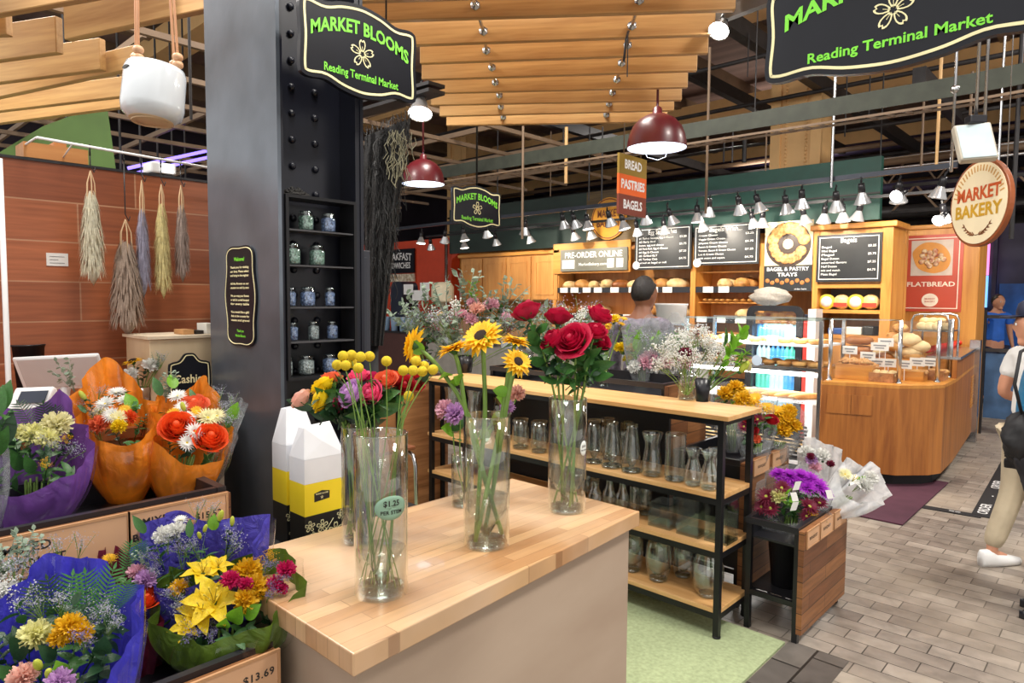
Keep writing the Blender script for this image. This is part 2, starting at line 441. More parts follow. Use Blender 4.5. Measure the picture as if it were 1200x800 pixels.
# roof: boards on joists on cream girders
b = MB(); b.box(-26, 18, 1.5, 32, 6.3, 6.4); struct('ceiling', b, M['roof'])
i_ = 0
for x in [-19+1.55*k for k in range(20)]:
    b = MB(); b.box(x-.07, x+.07, 1.5, 24, 6.02, 6.3); struct('trim_3', b, M['beam'])
for y, z in ((4.6, 5.7), (9.4, 5.6), (14.5, 5.6), (19.5, 5.6)):
    b = MB(); b.box(-20, 12, y-.15, y+.15, z, z+.45); b.box(-20, 12, y-.22, y+.22, z-.03, z); struct('trim_4', b, M['cream'])
# riveted cream column behind the bakery fascia
def riveted_column(name, pxl, pxr, Y, dep, ztop, m_):
    x0 = onY(pxl, 150, Y).x; x1 = onY(pxr, 150, Y).x; w = x1-x0
    t = thing(name, None, None, ((x0+x1)/2, Y+dep/2, 0)); t['kind'] = 'structure'
    b = MB(); b.box(x0, x1, Y+.04, Y+dep, 0, ztop); b.box(x0, x0+w*.2, Y, Y+.05, 0, ztop); b.box(x1-w*.2, x1, Y, Y+.05, 0, ztop)
    obj('shaft', b, m_, t)
    r = MB()
    for k in range(70):
        z = 2.9+k*.05
        if z > ztop: break
        for x in (x0+w*.3, x1-w*.3): r.ball((x, Y+.035, z), .018, 6, 4)
    obj('rivet_row', r, m_, t); return t
t = riveted_column('column', 903, 962, 9.3, .5, 6.3, M['cream'])
t = riveted_column('column', 524, 546, 12.5, .4, 6.3, M['cream'])
# ================================================================== the flower stall: counter, shelves, crates, pillar
# -- counter
t = thing('counter', 'wooden counter with butcher block top and pale panel sides', 'counter', (-1.35, 1.2, 0))
CX0, CX1, CY0, CY1, CZ = -1.64, -1.035, .675, 1.757, .95
b = MB(); q = [(-1.64, .675), (-1.023, .675), (-1.101, 1.757), (-1.64, 1.757)]
b.prism(q, (0, 0, 0), V((1, 0, 0)), V((0, 1, 0)), V((0, 0, 1)), CZ-.045, CZ); obj('worktop', b, M['counter_top'], t, bevel=.003)
b = MB(); q = [(-1.60, .70), (-1.05, .70), (-1.125, 1.735), (-1.60, 1.735)]
b.prism(q, (0, 0, 0), V((1, 0, 0)), V((0, 1, 0)), V((0, 0, 1)), 0, CZ-.046); obj('side_panel', b, M['counter_side'], t)
# -- shelf unit
SX1 = -1.382; SY0 = 2.90; SX0 = -3.47; SD = .33; SH = 1.07
t = shelf_unit = thing('shelf_unit', 'long black framed shelf unit with pale wood boards and glass vases', 'shelf', ((SX0+SX1)/2, SY0+SD/2, 0))
lev = []
for k, (px, py) in enumerate(((841, 487), (841, 580), (841, 643), (841, 715))): lev.append(onY(px, py, SY0).z)
lev[0] = SH
for k, z in enumerate(lev):
    xr = SX1+.012 if k == 0 else SX1-.0
    b = MB(); b.box(SX0-.02, xr+(.02 if k == 0 else .0), SY0-.02*(k == 0)+.002, SY0+SD+.02*(k == 0), z-.022, z); obj('shelf_board', b, M['shelf_wood'], t, bevel=.002)
    b = MB(); b.box(SX0, SX1-.025, SY0, SY0+.022, z-.05, z-.022); b.box(SX0, SX1-.025, SY0+SD-.022, SY0+SD, z-.05, z-.022); b.box(SX1-.025, SX1, SY0+.02, SY0+SD-.02, z-.05, z-.022)
    obj('rail', b, M['black_metal'], t)
for x in (SX0+.012, (SX0+SX1)/2-.1, SX1-.012):
    for y in (SY0+.012, SY0+SD-.012):
        if abs(x-(SX0+SX1)/2+.1) < .01 and y < SY0+.1: continue
        b = MB(); b.box(x-.014, x+.014, y-.014, y+.014, .02, SH-.023); b.lathe([(.0, .014), (.02, .014), (.02, .02), (.008, .022), (.008, .04)], 12, (x, y, 0)); obj('post', b, M['black_metal'], t)
LEV = lev
# -- display crates on the right of the shelves (lower one carries the purple bouquets)
def kraft_tag(parent, c, rx, up, nz, w, h, lines, sizes, name='price_card'):
    """framed kraft card with print"""
    c = V(c); b = MB(); b.obox(c, rx*w/2, up*h/2, nz*.002); card = obj(name, b, M['kraft'], parent)
    fr = MB()
    o_ = [(-w/2-.006, -h/2-.006), (w/2+.006, -h/2-.006), (w/2+.006, h/2+.006), (-w/2-.006, h/2+.006)]; i_ = [(-w/2, -h/2), (w/2, -h/2), (w/2, h/2), (-w/2, h/2)]
    fr.ring(o_, i_, c, rx, up, nz, -.002, .004); obj('card_frame', fr, M['card_frame'], card)
    tx = MB()
    for (s, u, v_, sz) in lines: put_text(tx, s, c+rx*u+up*v_, rx, up, nz, sz, .02, .0028, space=1.1)
    obj('lettering', tx, M['ink'], card)
M['card_frame'] = mat('card_frame', srgb('b98b62'), .5)
UX, UY, UZ = V((1, 0, 0)), V((0, 1, 0)), V((0, 0, 1))
def crate_unit(label, x0, x1, y0, y1, ztop, tags, legs=True, open_end=True, group=None, zb=.05):
    t = thing('display_crate', label, 'display crate', ((x0+x1)/2, (y0+y1)/2, 0), 0, group)
    b = MB(); b.box(x1-.025, x1, y0, y1, zb, ztop-.012); obj('front_panel', b, M['crate_wood'], t)
    b = MB(); b.box(x0, x1-.027, y0+.02, y1, ztop-.10, ztop-.09)
    for (a, c_) in ((x0, x0+.02), (x1-.05, x1-.028)): b.box(a, c_, y0+.02, y1, ztop-.09, ztop)
    b.box(x0, x1-.027, y0, y0+.022, ztop-.03, ztop); b.box(x0, x1-.027, y1-.02, y1, ztop-.09, ztop)
    obj('tray', b, M['black_plastic'], t)
    for (x, y) in ((x1-.045, y0+.002), (x0+.005, y0+.002), (x0+.005, y1-.03), (x1-.055, y1-.03)):
        b = MB(); b.box(x, x+.026, y, y+.026, .0, ztop-.031); obj('leg', b, M['black_metal'], t)
    b = MB(); b.box(x0+.031, x1-.046, y0+.004, y0+.024, .17, .195); b.box(x0+.031, x1-.046, y1-.03, y1-.01, .17, .195); b.box(x0+.008, x0+.028, y0+.03, y1-.03, .17, .195)
    obj('lower_rail', b, M['black_metal'], t)
    for (yy, w, txt) in tags: kraft_tag(t, (x1+.003, yy, ztop-.055), UY, UZ, UX, w, .075, [(txt, 0, .0, .02)], None)
    return t
LC = crate_unit('low wooden display crate holding the purple bouquets by the aisle', -1.365, -1.085, 3.13, 3.75, .55, ((3.235, .15, 'BOUQUET'), (3.42, .17, 'BOUQUET'), (3.62, .17, 'BOUQUET')))
UC = crate_unit('middle wooden display crate with yellow flowers, behind the low crate', -1.86, -1.45, 3.30, 3.89, .775, ((3.50, .19, 'BOUQUET'), (3.74, .19, 'BOUQUET')))
TC = crate_unit('tallest wooden display crate of sleeved flowers right behind the shelf unit', -3.3, -1.90, 3.30, 3.75, 1.13, ())
b = MB(); b.box(-3.42, -1.87, 3.262, 3.285, .03, .99); obj('rear_panel', b, M['black_matte'], TC)
b = MB(); b.box(-1.83, -1.48, 3.31, 3.32, .20, .74); obj('end_panel', b, M['black_matte'], UC)
# buckets standing below the low crate's tray
def bucket(loc, h, r, label, group=None):
    t = thing('flower_bucket', label, 'bucket', loc, 0, group)
    b = MB(); b.lathe([(0, 0), (r*.75, 0), (r, h), (r+.008, h), (r+.008, h+.008), (r-.004, h+.008), (r*.74, .01), (0, .01)], 24, loc); obj('body', b, M['black_plastic'], t); return t
bucket((-1.23, 3.30, .20), .235, .085, 'black plastic bucket under the low crate tray, nearest the shelf unit')
bucket((-1.23, 3.55, .20), .235, .085, 'black plastic bucket under the low crate tray, far one')
b = MB(); b.box(-1.335, -1.12, 3.16, 3.72, .196, .199)
for k in range(3): b.box(-1.33+.07*k, -1.32+.07*k, 3.16, 3.72, .185, .195)
obj('rack', b, M['black_metal'], LC)
# -- tiered stand at the lower left
def card_row(parent, X, z, items):
    for (y, w, lines) in items: kraft_tag(parent, (X+.004, y, z), UY, UZ, UX, w, .085, lines, None)
UTX, UTZ, LTX, LTZ = -1.72, 1.10, -1.27, .88
t = thing('display_crate', 'upper step of the wooden flower stand with two price cards', 'display crate', (-1.95, .3, 0))
b = MB(); b.box(UTX-.025, UTX, -.6, .765, LTZ-.2, UTZ-.012); obj('front_panel', b, M['crate_wood'], t)
b = MB(); b.box(-2.16, UTX-.027, -.6, .74, 1.0, 1.01); b.box(-2.16, -2.14, -.6, .74, 1.01, 1.1); b.box(UTX-.045, UTX-.027, -.6, .74, 1.01, 1.1); b.box(-2.16, UTX-.027, .742, .765, 1.01, 1.1); obj('tray', b, M['black_plastic'], t)
b = MB(); b.box(-2.15, -1.75, .71, .74, 0, 1.0); obj('leg', b, M['black_metal'], t)
card_row(t, UTX, UTZ-.055, ((.372, .29, [('MIXED', -.05, .016, .028), ('BOUQUET', -.05, -.018, .028)]), (.637, .225, [('MIXED', -.05, .016, .024), ('BOUQUET', -.05, -.018, .024), ('$15.52', .068, .0, .022)])))
t = thing('display_crate', 'lower step of the wooden flower stand with a $13.69 card', 'display crate', (-1.5, .2, 0))
b = MB(); b.box(LTX-.025, LTX, -.5, .66, .02, LTZ-.012); obj('front_panel', b, M['crate_wood'], t)
b = MB(); b.box(-1.69, LTX-.027, -.5, .635, .78, .79); b.box(-1.69, -1.675, -.5, .635, .79, LTZ); b.box(LTX-.045, LTX-.027, -.5, .635, .79, LTZ); b.box(-1.69, LTX-.027, .637, .66, .79, LTZ); obj('tray', b, M['black_plastic'], t)
b = MB(); b.box(-1.69, -1.31, .61, .65, 0, .78); obj('leg', b, M['black_metal'], t)
card_row(t, LTX, LTZ-.05, ((.552, .20, [('MIXED', -.045, .016, .024), ('BOUQUET', -.045, -.018, .024), ('$13.69', .06, .008, .022)]),))
# -- brown display crates seen beyond the counter, left end of the shelves
t = thing('display_crate', 'wooden display crate at the far left end of the shelf unit', 'display crate', (-3.8, 2.9, 0))
p0 = onX(462, 452, -3.55); p1 = onX(508, 430, -3.55)
b = MB(); b.box(-4.0, -3.62, 2.3, 3.2, .04, 1.02); obj('front_panel', b, M['crate_wood_e'], t)
b = MB(); b.box(-4.02, -3.6, 2.28, 3.22, 1.02, 1.05); obj('tray', b, M['black_plastic'], t)
b = MB()
for y in (2.32, 2.75, 3.14): b.box(-3.619, -3.60, y-.015, y+.015, .04, 1.02)
obj('batten', b, M['black_metal'], t)
t = thing('stool', 'bent steel tube stool frame beside the brown crate', 'stool', (-3.3, 2.3, 0))
b = MB()
for y in (2.15, 2.5):
    b.tube([(-3.1, y, .012), (-3.12, y, .6), (-3.14, y, .66), (-3.2, y, .68), (-3.4, y, .68), (-3.46, y, .66), (-3.48, y, .6), (-3.5, y, .012)], .012, 8)
b.bar((-3.3, 2.15, .68), (-3.3, 2.5, .68), .02, .02); b.bar((-3.12, 2.15, .3), (-3.12, 2.5, .3), .015, .015)
obj('frame', b, M['chrome'], t)
b = MB(); b.box(-3.46, -3.14, 2.13, 2.52, .692, .715); obj('seat', b, wood('stool_seat', srgb('6b3a22'), srgb('8a5233'), 'y'), t, bevel=.006)

# -- riveted steel pillar with a small jar cabinet in its side
PXn = -1.975; PYn = 1.045; PX0 = -2.488; PY1 = 1.36
t = thing('steel_pillar', 'dark riveted steel pillar beside the counter', 'pillar', ((PX0+PXn)/2, (PYn+PY1)/2, 0))
b = MB(); b.box(PX0, PXn, PYn, PYn+.012, 0, 4.6); obj('face_plate', b, M['steel_dark'], t)
b = MB(); b.box(PX0+.02, PXn-.10, PYn+.013, PY1-.013, 0, 4.6); b.box(PXn-.10, PXn-.004, PYn+.0125, PYn+.022, 0, 4.6); obj('web_plate', b, M['navy_paint'], t)
b = MB(); b.box(PX0, PXn, PY1-.012, PY1, 0, 4.6); b.box(PXn-.1, PXn-.004, PY1-.03, PY1-.0125, 0, 4.6); obj('flange', b, M['navy_paint'], t)
r = MB()
for k in range(44):
    z = .5+.085*k
    for y in (onX(342, 150, PXn-.098).y, onX(369, 150, PXn-.098).y): r.ball((PXn-.098, y+(.0), z+(.012 if y > PYn+.2 else 0)), .0125, 10, 5)
obj('rivet_row', r, M['navy_paint'], t)
# jar cabinet (a box let into the channel)
cz0 = onX(370, 440, PXn).z; cz1 = onX(365, 234, PXn).z
ct = thing('jar_cabinet', 'narrow black jar cabinet with five shelves set in the pillar', 'cabinet', (PXn-.05, (PYn+PY1)/2, cz0))
ya, yb = PYn+.024, PY1-.032
b = MB(); b.box(PXn-.082, PXn+.004, ya, ya+.010, cz0, cz1); b.box(PXn-.082, PXn+.004, yb-.010, yb, cz0, cz1); b.box(PXn-.082, PXn+.004, ya, yb, cz1, cz1+.010); b.box(PXn-.082, PXn+.004, ya, yb, cz0-.01, cz0)
obj('carcass', b, M['black_metal'], ct)
JZ = []
for py in (270, 311, 359.5, 399.5):
    z = onX(368, py, PXn).z; JZ.append(z)
    b = MB(); b.box(PXn-.08, PXn, ya+.011, yb-.011, z-.005, z); obj('shelf', b, mat('cab_shelf', (.05, .05, .055), .5), ct)
JZ.append(cz0)
# jars
M['gem_green'] = mat('green_gravel', srgb('2f6a58'), .3, 0, .9, 160, .8, 150, c2=srgb('9cc0b0'))
M['gem_blue'] = mat('blue_gravel', srgb('1c3a8c'), .3, 0, .9, 160, .8, 150, c2=srgb('8fa8d8'))
M['gem_grey'] = mat('grey_gravel', srgb('56666c'), .3, 0, .9, 200, .8, 150, c2=srgb('b4c2c4'))
jd = {}
def jar(py_row, px0, px1, h, m_, label):
    z = JZ[py_row]; c = onX((px0+px1)/2, 350, PXn-.035); r = (px1-px0)/2*2.16/790*.97
    t = thing('glass_jar', label, 'jar', (PXn-.04, c.y, z+.001), 0, 'jars of glass gravel in the pillar cabinet')
    b = MB(); b.lathe([(0, .003), (r*.86, .003), (r*.93, .008), (r*.93, h*.72), (r*.5, h*.8), (0, h*.8)], 20, (0, 0, 0)); obj('gravel', b, m_, t, False)
    b = MB(); b.lathe([(0, 0), (r*.9, 0), (r, .006), (r, h*.8), (r*.8, h*.9), (r*.82, h)], 20, (0, 0, 0)); obj('jar_body', b, M['glass'], t, False)
    b = MB(); b.lathe([(r*.86, h*.93), (r*.88, h*1.0), (r*.6, h*1.03), (0, h*1.03)], 20, (0, 0, 0)); obj('lid', b, M['glass_rim'], t, False)
rows = [((351, 370, .062, 'gem_green'), (377, 396, .062, 'gem_blue')), ((334, 354, .066, 'gem_green'), (363, 383, .066, 'gem_green')),
        ((336, 348, .060, 'gem_blue'), (352, 371, .062, 'gem_blue'), (381, 394, .062, 'gem_blue')), ((337, 350, .058, 'gem_blue'), (361, 375, .060, 'gem_grey'), (383, 397, .060, 'gem_blue')),
        ((332, 343, .062, 'gem_grey'), (349, 369, .062, 'gem_grey'), (377, 397, .062, 'gem_blue'))]
cn = {'gem_green': 'green', 'gem_blue': 'blue', 'gem_grey': 'silver grey'}
rn = ['top', 'second', 'third', 'fourth', 'bottom']; pn = {2: ['left', 'right'], 3: ['left', 'middle', 'right']}
for i, R_ in enumerate(rows):
    for j, (a, c_, h, mm) in enumerate(R_): jar(i, a, c_, h, M[mm], 'jar of %s gravel, %s one on the %s cabinet shelf' % (cn[mm], pn[len(R_)][j], rn[i]))
b = MB(); cc = onX(347, 229, PXn-.05)
for k in range(90):
    a = rnd.random()*2*PI; rr = .045*math.sqrt(rnd.random()); b.tube([(PXn-.05+math.cos(a)*rr*.6, PYn+.085+math.sin(a)*rr, cz1+.013), (PXn-.05+math.cos(a+.8)*rr*.7, PYn+.085+math.sin(a+.8)*rr*1.2, cz1+.013+.035*(1-rr/.05)), (PXn-.05+math.cos(a+1.6)*rr*.6, PYn+.085+math.sin(a+1.6)*rr, cz1+.013)], .0025, 4)
o = obj('twig_nest', b, mat('dark_twig', (.02, .018, .016), .7)); tag(o, 'dark twig ball lying on top of the jar cabinet', 'twig ball')
# welcome plaque on the face plate
def smooth_loop(pts, n=8):
    """closed Catmull-Rom through points"""
    out = []; N = len(pts)
    for i in range(N):
        p0, p1, p2, p3 = (V((*pts[(i+k-1) % N], 0)) for k in range(4))
        for j in range(n):
            t_ = j/n; q = .5*((2*p1)+(p2-p0)*t_+(2*p0-5*p1+4*p2-p3)*t_**2+(3*p1-p0-3*p2+p3)*t_**3); out.append((q.x, q.y))
    return out
def inset(poly, d):
    n = len(poly); out = []
    ar = sum(poly[i][0]*poly[(i+1) % n][1]-poly[(i+1) % n][0]*poly[i][1] for i in range(n)); sg = 1 if ar > 0 else -1
    for i in range(n):
        a = V(poly[i-1]); c = V(poly[(i+1) % n]); t_ = (c-a); t_ = t_.normalized() if t_.length > 1e-9 else V((1, 0))
        out.append((poly[i][0]-sg*t_.y*d, poly[i][1]+sg*t_.x*d))
    return out
M['sign_black'] = mat('sign_black', (.006, .007, .012), .3, 0, .2, spec=.35)
M['sign_cream'] = mat('sign_cream', srgb('efe7b4'), .5)
M['sign_green'] = mat('sign_green', srgb('7ee03a'), .45)
pc = onY(283.5, 347, PYn); px_ = (onY(302, 347, PYn)-onY(265, 347, PYn)).length; ph = (onY(283, 290, PYn)-onY(283, 406, PYn)).length
t = thing('welcome_plaque', 'tall narrow black welcome plaque mounted on the pillar face', 'sign', (pc.x, PYn-.003, pc.z))
hw, hh = px_/2, ph/2
lp = smooth_loop([(-hw*.55, hh), (0, hh), (hw*.55, hh), (hw*.85, hh*.86), (hw*.88, hh*.5), (hw, 0), (hw*.88, -hh*.5), (hw*.85, -hh*.86), (hw*.5, -hh), (0, -hh), (-hw*.5, -hh), (-hw*.85, -hh*.86), (-hw*.88, -hh*.5), (-hw, 0), (-hw*.88, hh*.5), (-hw*.85, hh*.86)], 4)
o_ = V((pc.x, PYn, pc.z)); nz = V((0, -1, 0))
b = MB(); b.prism(lp, o_, UX, UZ, nz, .001, .007); obj('board', b, M['sign_black'], t)
b = MB(); b.ring(inset(lp, .006), inset(lp, .0085), o_, UX, UZ, nz, .007, .0085); obj('border_line', b, M['sign_cream'], t)
b = MB(); c = MB()
put_text(c, 'Welcome!', o_+UZ*hh*.74, UX, UZ, nz, .018, .02, .0078)
for k, s in enumerate(('Thank you for visiting', 'our shop. Please select', 'and bring to the register', '', 'All the flowers on our', 'counter are sold by stem', '', 'We can wrap your flowers', 'or ask for a small bouquet', 'for every table', '', 'You would like a gift?', 'Ask at the counter for', 'vases and gravel')):
    if s: put_text(b, s, o_+UZ*(hh*.58-k*hh*.082), UX, UZ, nz, .0105, .02, .0078, width=px_*.58)
for k, s in enumerate(('Thank you', 'Market Blooms')): put_text(c, s, o_-UZ*(hh*.70+k*hh*.1), UX, UZ, nz, .012, .02, .0078)
obj('lettering', b, M['sign_cream'], t); obj('lettering', c, M['sign_green'], t)
# dark cupboard behind the pillar
b = MB(); q0 = onX(411, 292, -2.35); q1 = onX(434, 300, -2.35)
t = thing('tall_cabinet', 'plain dark grey cabinet standing right behind the steel pillar', 'cabinet', (-2.5, 1.75, 0))
b = MB(); b.box(-2.75, -2.35, q0.y-.15, q1.y, 0, q0.z); obj('body', b, mat('slate_paint', (.03, .033, .045), .4), t, bevel=.004)
b = MB(); b.box(-2.349, -2.343, q0.y-.13, q1.y-.02, .1, q0.z-.03); obj('door', b, mat('slate_door', (.025, .028, .04), .4), t, bevel=.002)
# ================================================================== overhead: signs, slatted canopy, truss, rails, lamps
def flower_outline(o, rx, ry, nz, R, w, t0, t1, mb):
    """five-petal blossom drawn as raised outline"""
    for k in range(5):
        a = PI/2+k*2*PI/5; pts = []
        for j in range(13):
            u = -1+2*j/12
            rr = R*(.20+.80*(1-abs(u)**2.4)) if abs(u) > .12 else R*(.86)
            aa = a+u*.58
            pts.append((math.cos(aa)*rr, math.sin(aa)*rr))
        c0 = (math.cos(a)*R*.55, math.sin(a)*R*.55)
        inn = [(c0[0]+(p[0]-c0[0])*(1-w), c0[1]+(p[1]-c0[1])*(1-w)) for p in pts]
        mb.ring(pts, inn, o, rx, ry, nz, t0, t1)
        q = [(math.cos(a+s_*.05)*R*r_, math.sin(a+s_*.05)*R*r_) for s_, r_ in ((-1, .12), (-.6, .52), (.6, .52), (1, .12))]
        mb.prism(q, o, rx, ry, nz, t0, t1)
def blooms_sign(name_label, c, rx, ry, nz, w, h, rods, rod_top, th=.018):
    t = thing('hanging_sign', name_label, 'sign', c)
    c = V(c); a, b_ = w/2, h/2
    lp = smooth_loop([(-a*.92, b_*.86), (-a*.6, b_*.93), (-a*.3, b_*.99), (0, b_*1.04), (a*.3, b_*.99), (a*.6, b_*.93), (a*.92, b_*.86), (a, b_*.66), (a*.985, 0), (a, -b_*.66), (a*.92, -b_*.86), (a*.6, -b_*.93), (a*.3, -b_*.99), (0, -b_*1.04), (-a*.3, -b_*.99), (-a*.6, -b_*.93), (-a*.92, -b_*.86), (-a, -b_*.66), (-a*.985, 0), (-a, b_*.66)], 5)
    # waist dips of the outline
    lp = [(u, v_*(1-.10*math.exp(-((abs(u)/a-.62)/.2)**2))) for u, v_ in lp]
    b = MB(); b.prism(lp, c, rx, ry, nz, -th, 0); obj('board', b, M['sign_black'], t)
    b = MB(); b.ring(inset(lp, .045*h), inset(lp, .072*h), c, rx, ry, nz, .0, .0015); obj('border_line', b, M['sign_cream'], t)
    b = MB(); put_text(b, 'MARKET BLOOMS', c+ry*(b_*.42), rx, ry, nz, h*.205, .03, .0012, warp=lambda u: -b_*.42*(u/a)**2*1.1+b_*.08, width=w*.84); obj('lettering', b, M['sign_green'], t)
    b = MB(); put_text(b, 'Reading Terminal Market', c-ry*(b_*.56), rx, ry, nz, h*.125, .022, .0012, width=w*.64); obj('lettering', b, M['sign_green'], t)
    b = MB(); flower_outline(c-ry*(b_*.05), rx, ry, nz, h*.165, .26, 0, .0015, b); obj('blossom_emblem', b, M['sign_cream'], t)
    for (u, r_) in rods:
        b = MB(); p = c+rx*u+ry*(b_*.95)-nz*th/2; b.tube([p, V((p.x, p.y, rod_top))], r_, 6); obj('hanger', b, M['black_metal'], t)
    return t
# near left sign (faces the aisle, +x)
XS = -1.85
pa = onX(424.5, 61, XS)
wS = (onX(492, 80, XS)-onX(357, 40, XS)).y; hS = onX(425, 9, XS).z-onX(425, 107, XS).z
blooms_sign('black scalloped shop sign with blossom hanging against the riveted pillar', pa, UY, UZ, UX, wS, hS*1.06, ((-.10*1, .003), (.10, .003)), 4.4)
# small distant sign
XS = -4.0
pa = onX(559.5, 243, XS); wS = (onX(588, 243, XS)-onX(531, 243, XS)).y; hS = onX(560, 218, XS).z-onX(560, 267, XS).z
blooms_sign('small distant black shop sign with blossom, above the oak cupboards', pa, UY, UZ, UX, wS, hS, ((0, .008),), 5.5)
# near right sign, faces the camera side (-y); its top runs out of the picture
YS = 1.6
cX = onY(1047, 8, YS); lX = onY(897, 60, YS); hw_ = (cX.x-lX.x); zb_ = onY(1047, 76, YS).z; hh_ = cX.z-zb_
blooms_sign('large black shop sign with blossom cut off at the top right', (cX.x, YS, cX.z+.0), UX, UZ, -UY, hw_*2, hh_*2.05, ((-.12, .004), (.12, .004)), 4.4)
# MARKET BAKERY round sign, seen obliquely
sc_ = far(1146.5, 238, 4.0); rx = V((-FW.x, -FW.y, 0)).normalized(); nz = V((-rx.y, rx.x, 0)); nz = nz if nz.dot(CAM-sc_) > 0 else -nz
t = thing('round_sign', 'round cream sign with brown rim, two word lettering and wheat ears', 'sign', sc_)
R0 = .257
circ = lambda R, n=48: [(math.cos(2*PI*k/n)*R, math.sin(2*PI*k/n)*R*1.0) for k in range(n)]
b = MB(); b.prism(circ(R0), sc_, rx, UZ, nz, -.03, 0); obj('rim', b, mat('brown_rim', srgb('8c4a26'), .4), t, bevel=.004)
b = MB(); b.prism(circ(R0*.93), sc_, rx, UZ, nz, 0, .004); obj('face', b, mat('sign_face', srgb('efe0bd'), .3, 0, .04, spec=.7), t)
b = MB()
for k in range(22):
    a = PI*(.08+.84*k/21); c_ = sc_+rx*math.cos(a)*R0*.8+UZ*math.sin(a)*R0*.8; d = rx*math.cos(a)+UZ*math.sin(a)
    b.obox(c_+nz*.005, d*R0*.07, d.cross(nz)*.004, nz*.001)
obj('ray_marks', b, mat('ray_marks', srgb('c99a55'), .5), t)
b = MB(); put_text(b, 'MARKET', sc_+UZ*.055, rx, UZ, nz, .105, .03, .006, width=R0*1.45); obj('lettering', b, mat('rust_red', srgb('c65a2e'), .4), t)
b = MB(); put_text(b, 'BAKERY', sc_-UZ*.045, rx, UZ, nz, .105, .03, .006, width=R0*1.55); obj('lettering', b, mat('mustard', srgb('c99b2b'), .4), t)
b = MB()
for s_ in (-1, 1):
    for k in range(6):
        a = -.25-k*.17; p = sc_+rx*s_*(.02+math.cos(a*1.2)*0+k*.017)-UZ*(.185-k*k*.0022)+nz*.005
        for q in (-1, 1): b.petal(p, rx*s_+UZ*(.6*q+.5), nz, .028, .011, 0, 0, 3, 2)
    b.tube([sc_-UZ*.187+nz*.006, sc_+rx*s_*.05-UZ*.18+nz*.006, sc_+rx*s_*.11-UZ*.13+nz*.006], .002, 4)
obj('wheat_emblem', b, mat('wheat_brown', srgb('7c4a24'), .5), t)
b = MB(); b.tube([sc_+UZ*R0-nz*.015, V((sc_.x, sc_.y, 4.6))], .009, 8); b.tube([sc_+rx*.2+UZ*.17-nz*.015, V((sc_.x, sc_.y, 4.6))+rx*.2], .003, 6); obj('hanger', b, M['chrome'], t)
# BREAD / PASTRIES / BAGELS blade sign
XB = -3.2; q = [onX(726, 178, XB), onX(758, 188, XB), onX(758, 256.5, XB), onX(726, 249, XB)]
y0, y1 = q[0].y, q[1].y; zt, zb = (q[0].z+q[1].z)/2, (q[2].z+q[3].z)/2
t = thing('hanging_sign', 'upright three-band sign reading BREAD, PASTRIES and BAGELS', 'sign', (XB, (y0+y1)/2, zb))
hgt = (zt-zb)/3
for k, (c_, s_) in enumerate((('8f7430', 'BREAD'), ('e2662b', 'PASTRIES'), ('7a3b2c', 'BAGELS'))):
    b = MB(); b.box(XB-.02, XB, y0, y1, zt-hgt*(k+1), zt-hgt*k); obj('band', b, mat('band_'+s_.lower(), srgb(c_), .4, 0, .04), t)
    b = MB(); put_text(b, s_, V((XB, (y0+y1)/2, zt-hgt*(k+.5))), UY, UZ, UX, hgt*.62, .035, .0015, width=(y1-y0)*(.62, .86, .68)[k]); obj('lettering', b, M['white'], t)
b = MB()
for y in (y0+.08, y1-.08): b.tube([(XB-.01, y, zt), (XB-.01, y, 5.5)], .005, 6)
obj('hanger', b, M['beam'], t)
# ---- slatted timber canopies
def plank(parent, p, q, zb, h, th=.035, m_='canopy', name='slat'):
    a = onZ(p[0], p[1], zb); c_ = onZ(q[0], q[1], zb); d = (c_-a).normalized(); s_ = V((-d.y, d.x, 0))
    if s_.dot(a-CAM) < 0: s_ = -s_
    b = MB(); L = (c_-a).length
    b.obox((0, 0, 0), V((L/2, 0, 0)), V((0, th/2, 0)), V((0, 0, h/2)))
    ce = (a+c_)/2+s_*th/2+V((0, 0, h/2)); ang = math.atan2(d.y, d.x)
    me = b.mesh(name, M[m_]); o = bpy.data.objects.new(name, me); COL.objects.link(o); o.parent = parent
    o.matrix_local = rootm(parent).inverted() @ Matrix.Translation(ce) @ Matrix.Rotation(ang, 4, 'Z')
    bv = o.modifiers.new('bevel', 'BEVEL'); bv.width = .003; bv.segments = 1
    return a, c_
ct = thing('slatted_canopy', 'stepped canopy of eight parallel pine boards above the shop', 'canopy', onZ(640, 60, 2.9))
ZC = 2.9
PL = [((380, 26), (862, 11)), ((440, 54), (838, 40)), ((492, 74), (830, 62)), ((494, 93), (817, 82.5)), ((500, 109), (806, 102)), ((505, 123), (799, 117)), ((515, 136), (790, 129)), ((523, 147), (782, 142))]
ends = [plank(ct, p, q, ZC, .30) for p, q in PL]
plank(ct, (300, 5), (880, -14), ZC, .30)
def along(k, px):   # point on plank k front face at column px
    (a, c_) = ends[k]; best = None
    for i in range(201):
        p = a+(c_-a)*i/200; d = p-CAM; x = 600+FPX*d.dot(RT)/d.dot(FW)
        if best is None or abs(x-px) < best[0]: best = (abs(x-px), p)
    return best[1]
for cols in ((558, 566, 570, 577, 580, 585, 587, 590), (748, 741, 736, 729, 722, 717, 713, 710)):
    pts = [along(k, c_)+V((0, 0, .055)) for k, c_ in enumerate(cols)]
    b = MB(); b.tube([pts[0]-(pts[1]-pts[0])*.15]+pts, .009, 8); obj('tie_rod', b, M['chrome'], ct)
    for p in pts:
        d = V((p.x, p.y, 0)).normalized(); b = MB(); b.lathe([(0, 0), (.024, 0), (.024, .004), (.014, .004), (.014, .02), (0, .02)], 6, p-d*.0, -d); obj('nut', b, M['chrome'], ct)
p = along(1, 736); b = MB(); b.tube([p+V((0, 0, .03))-_rt*0, p+V((0, -.02, -.02)), p+V((.01, -.05, -.13))], .006, 6); obj('cable_tie', b, M['black_plastic'], ct)
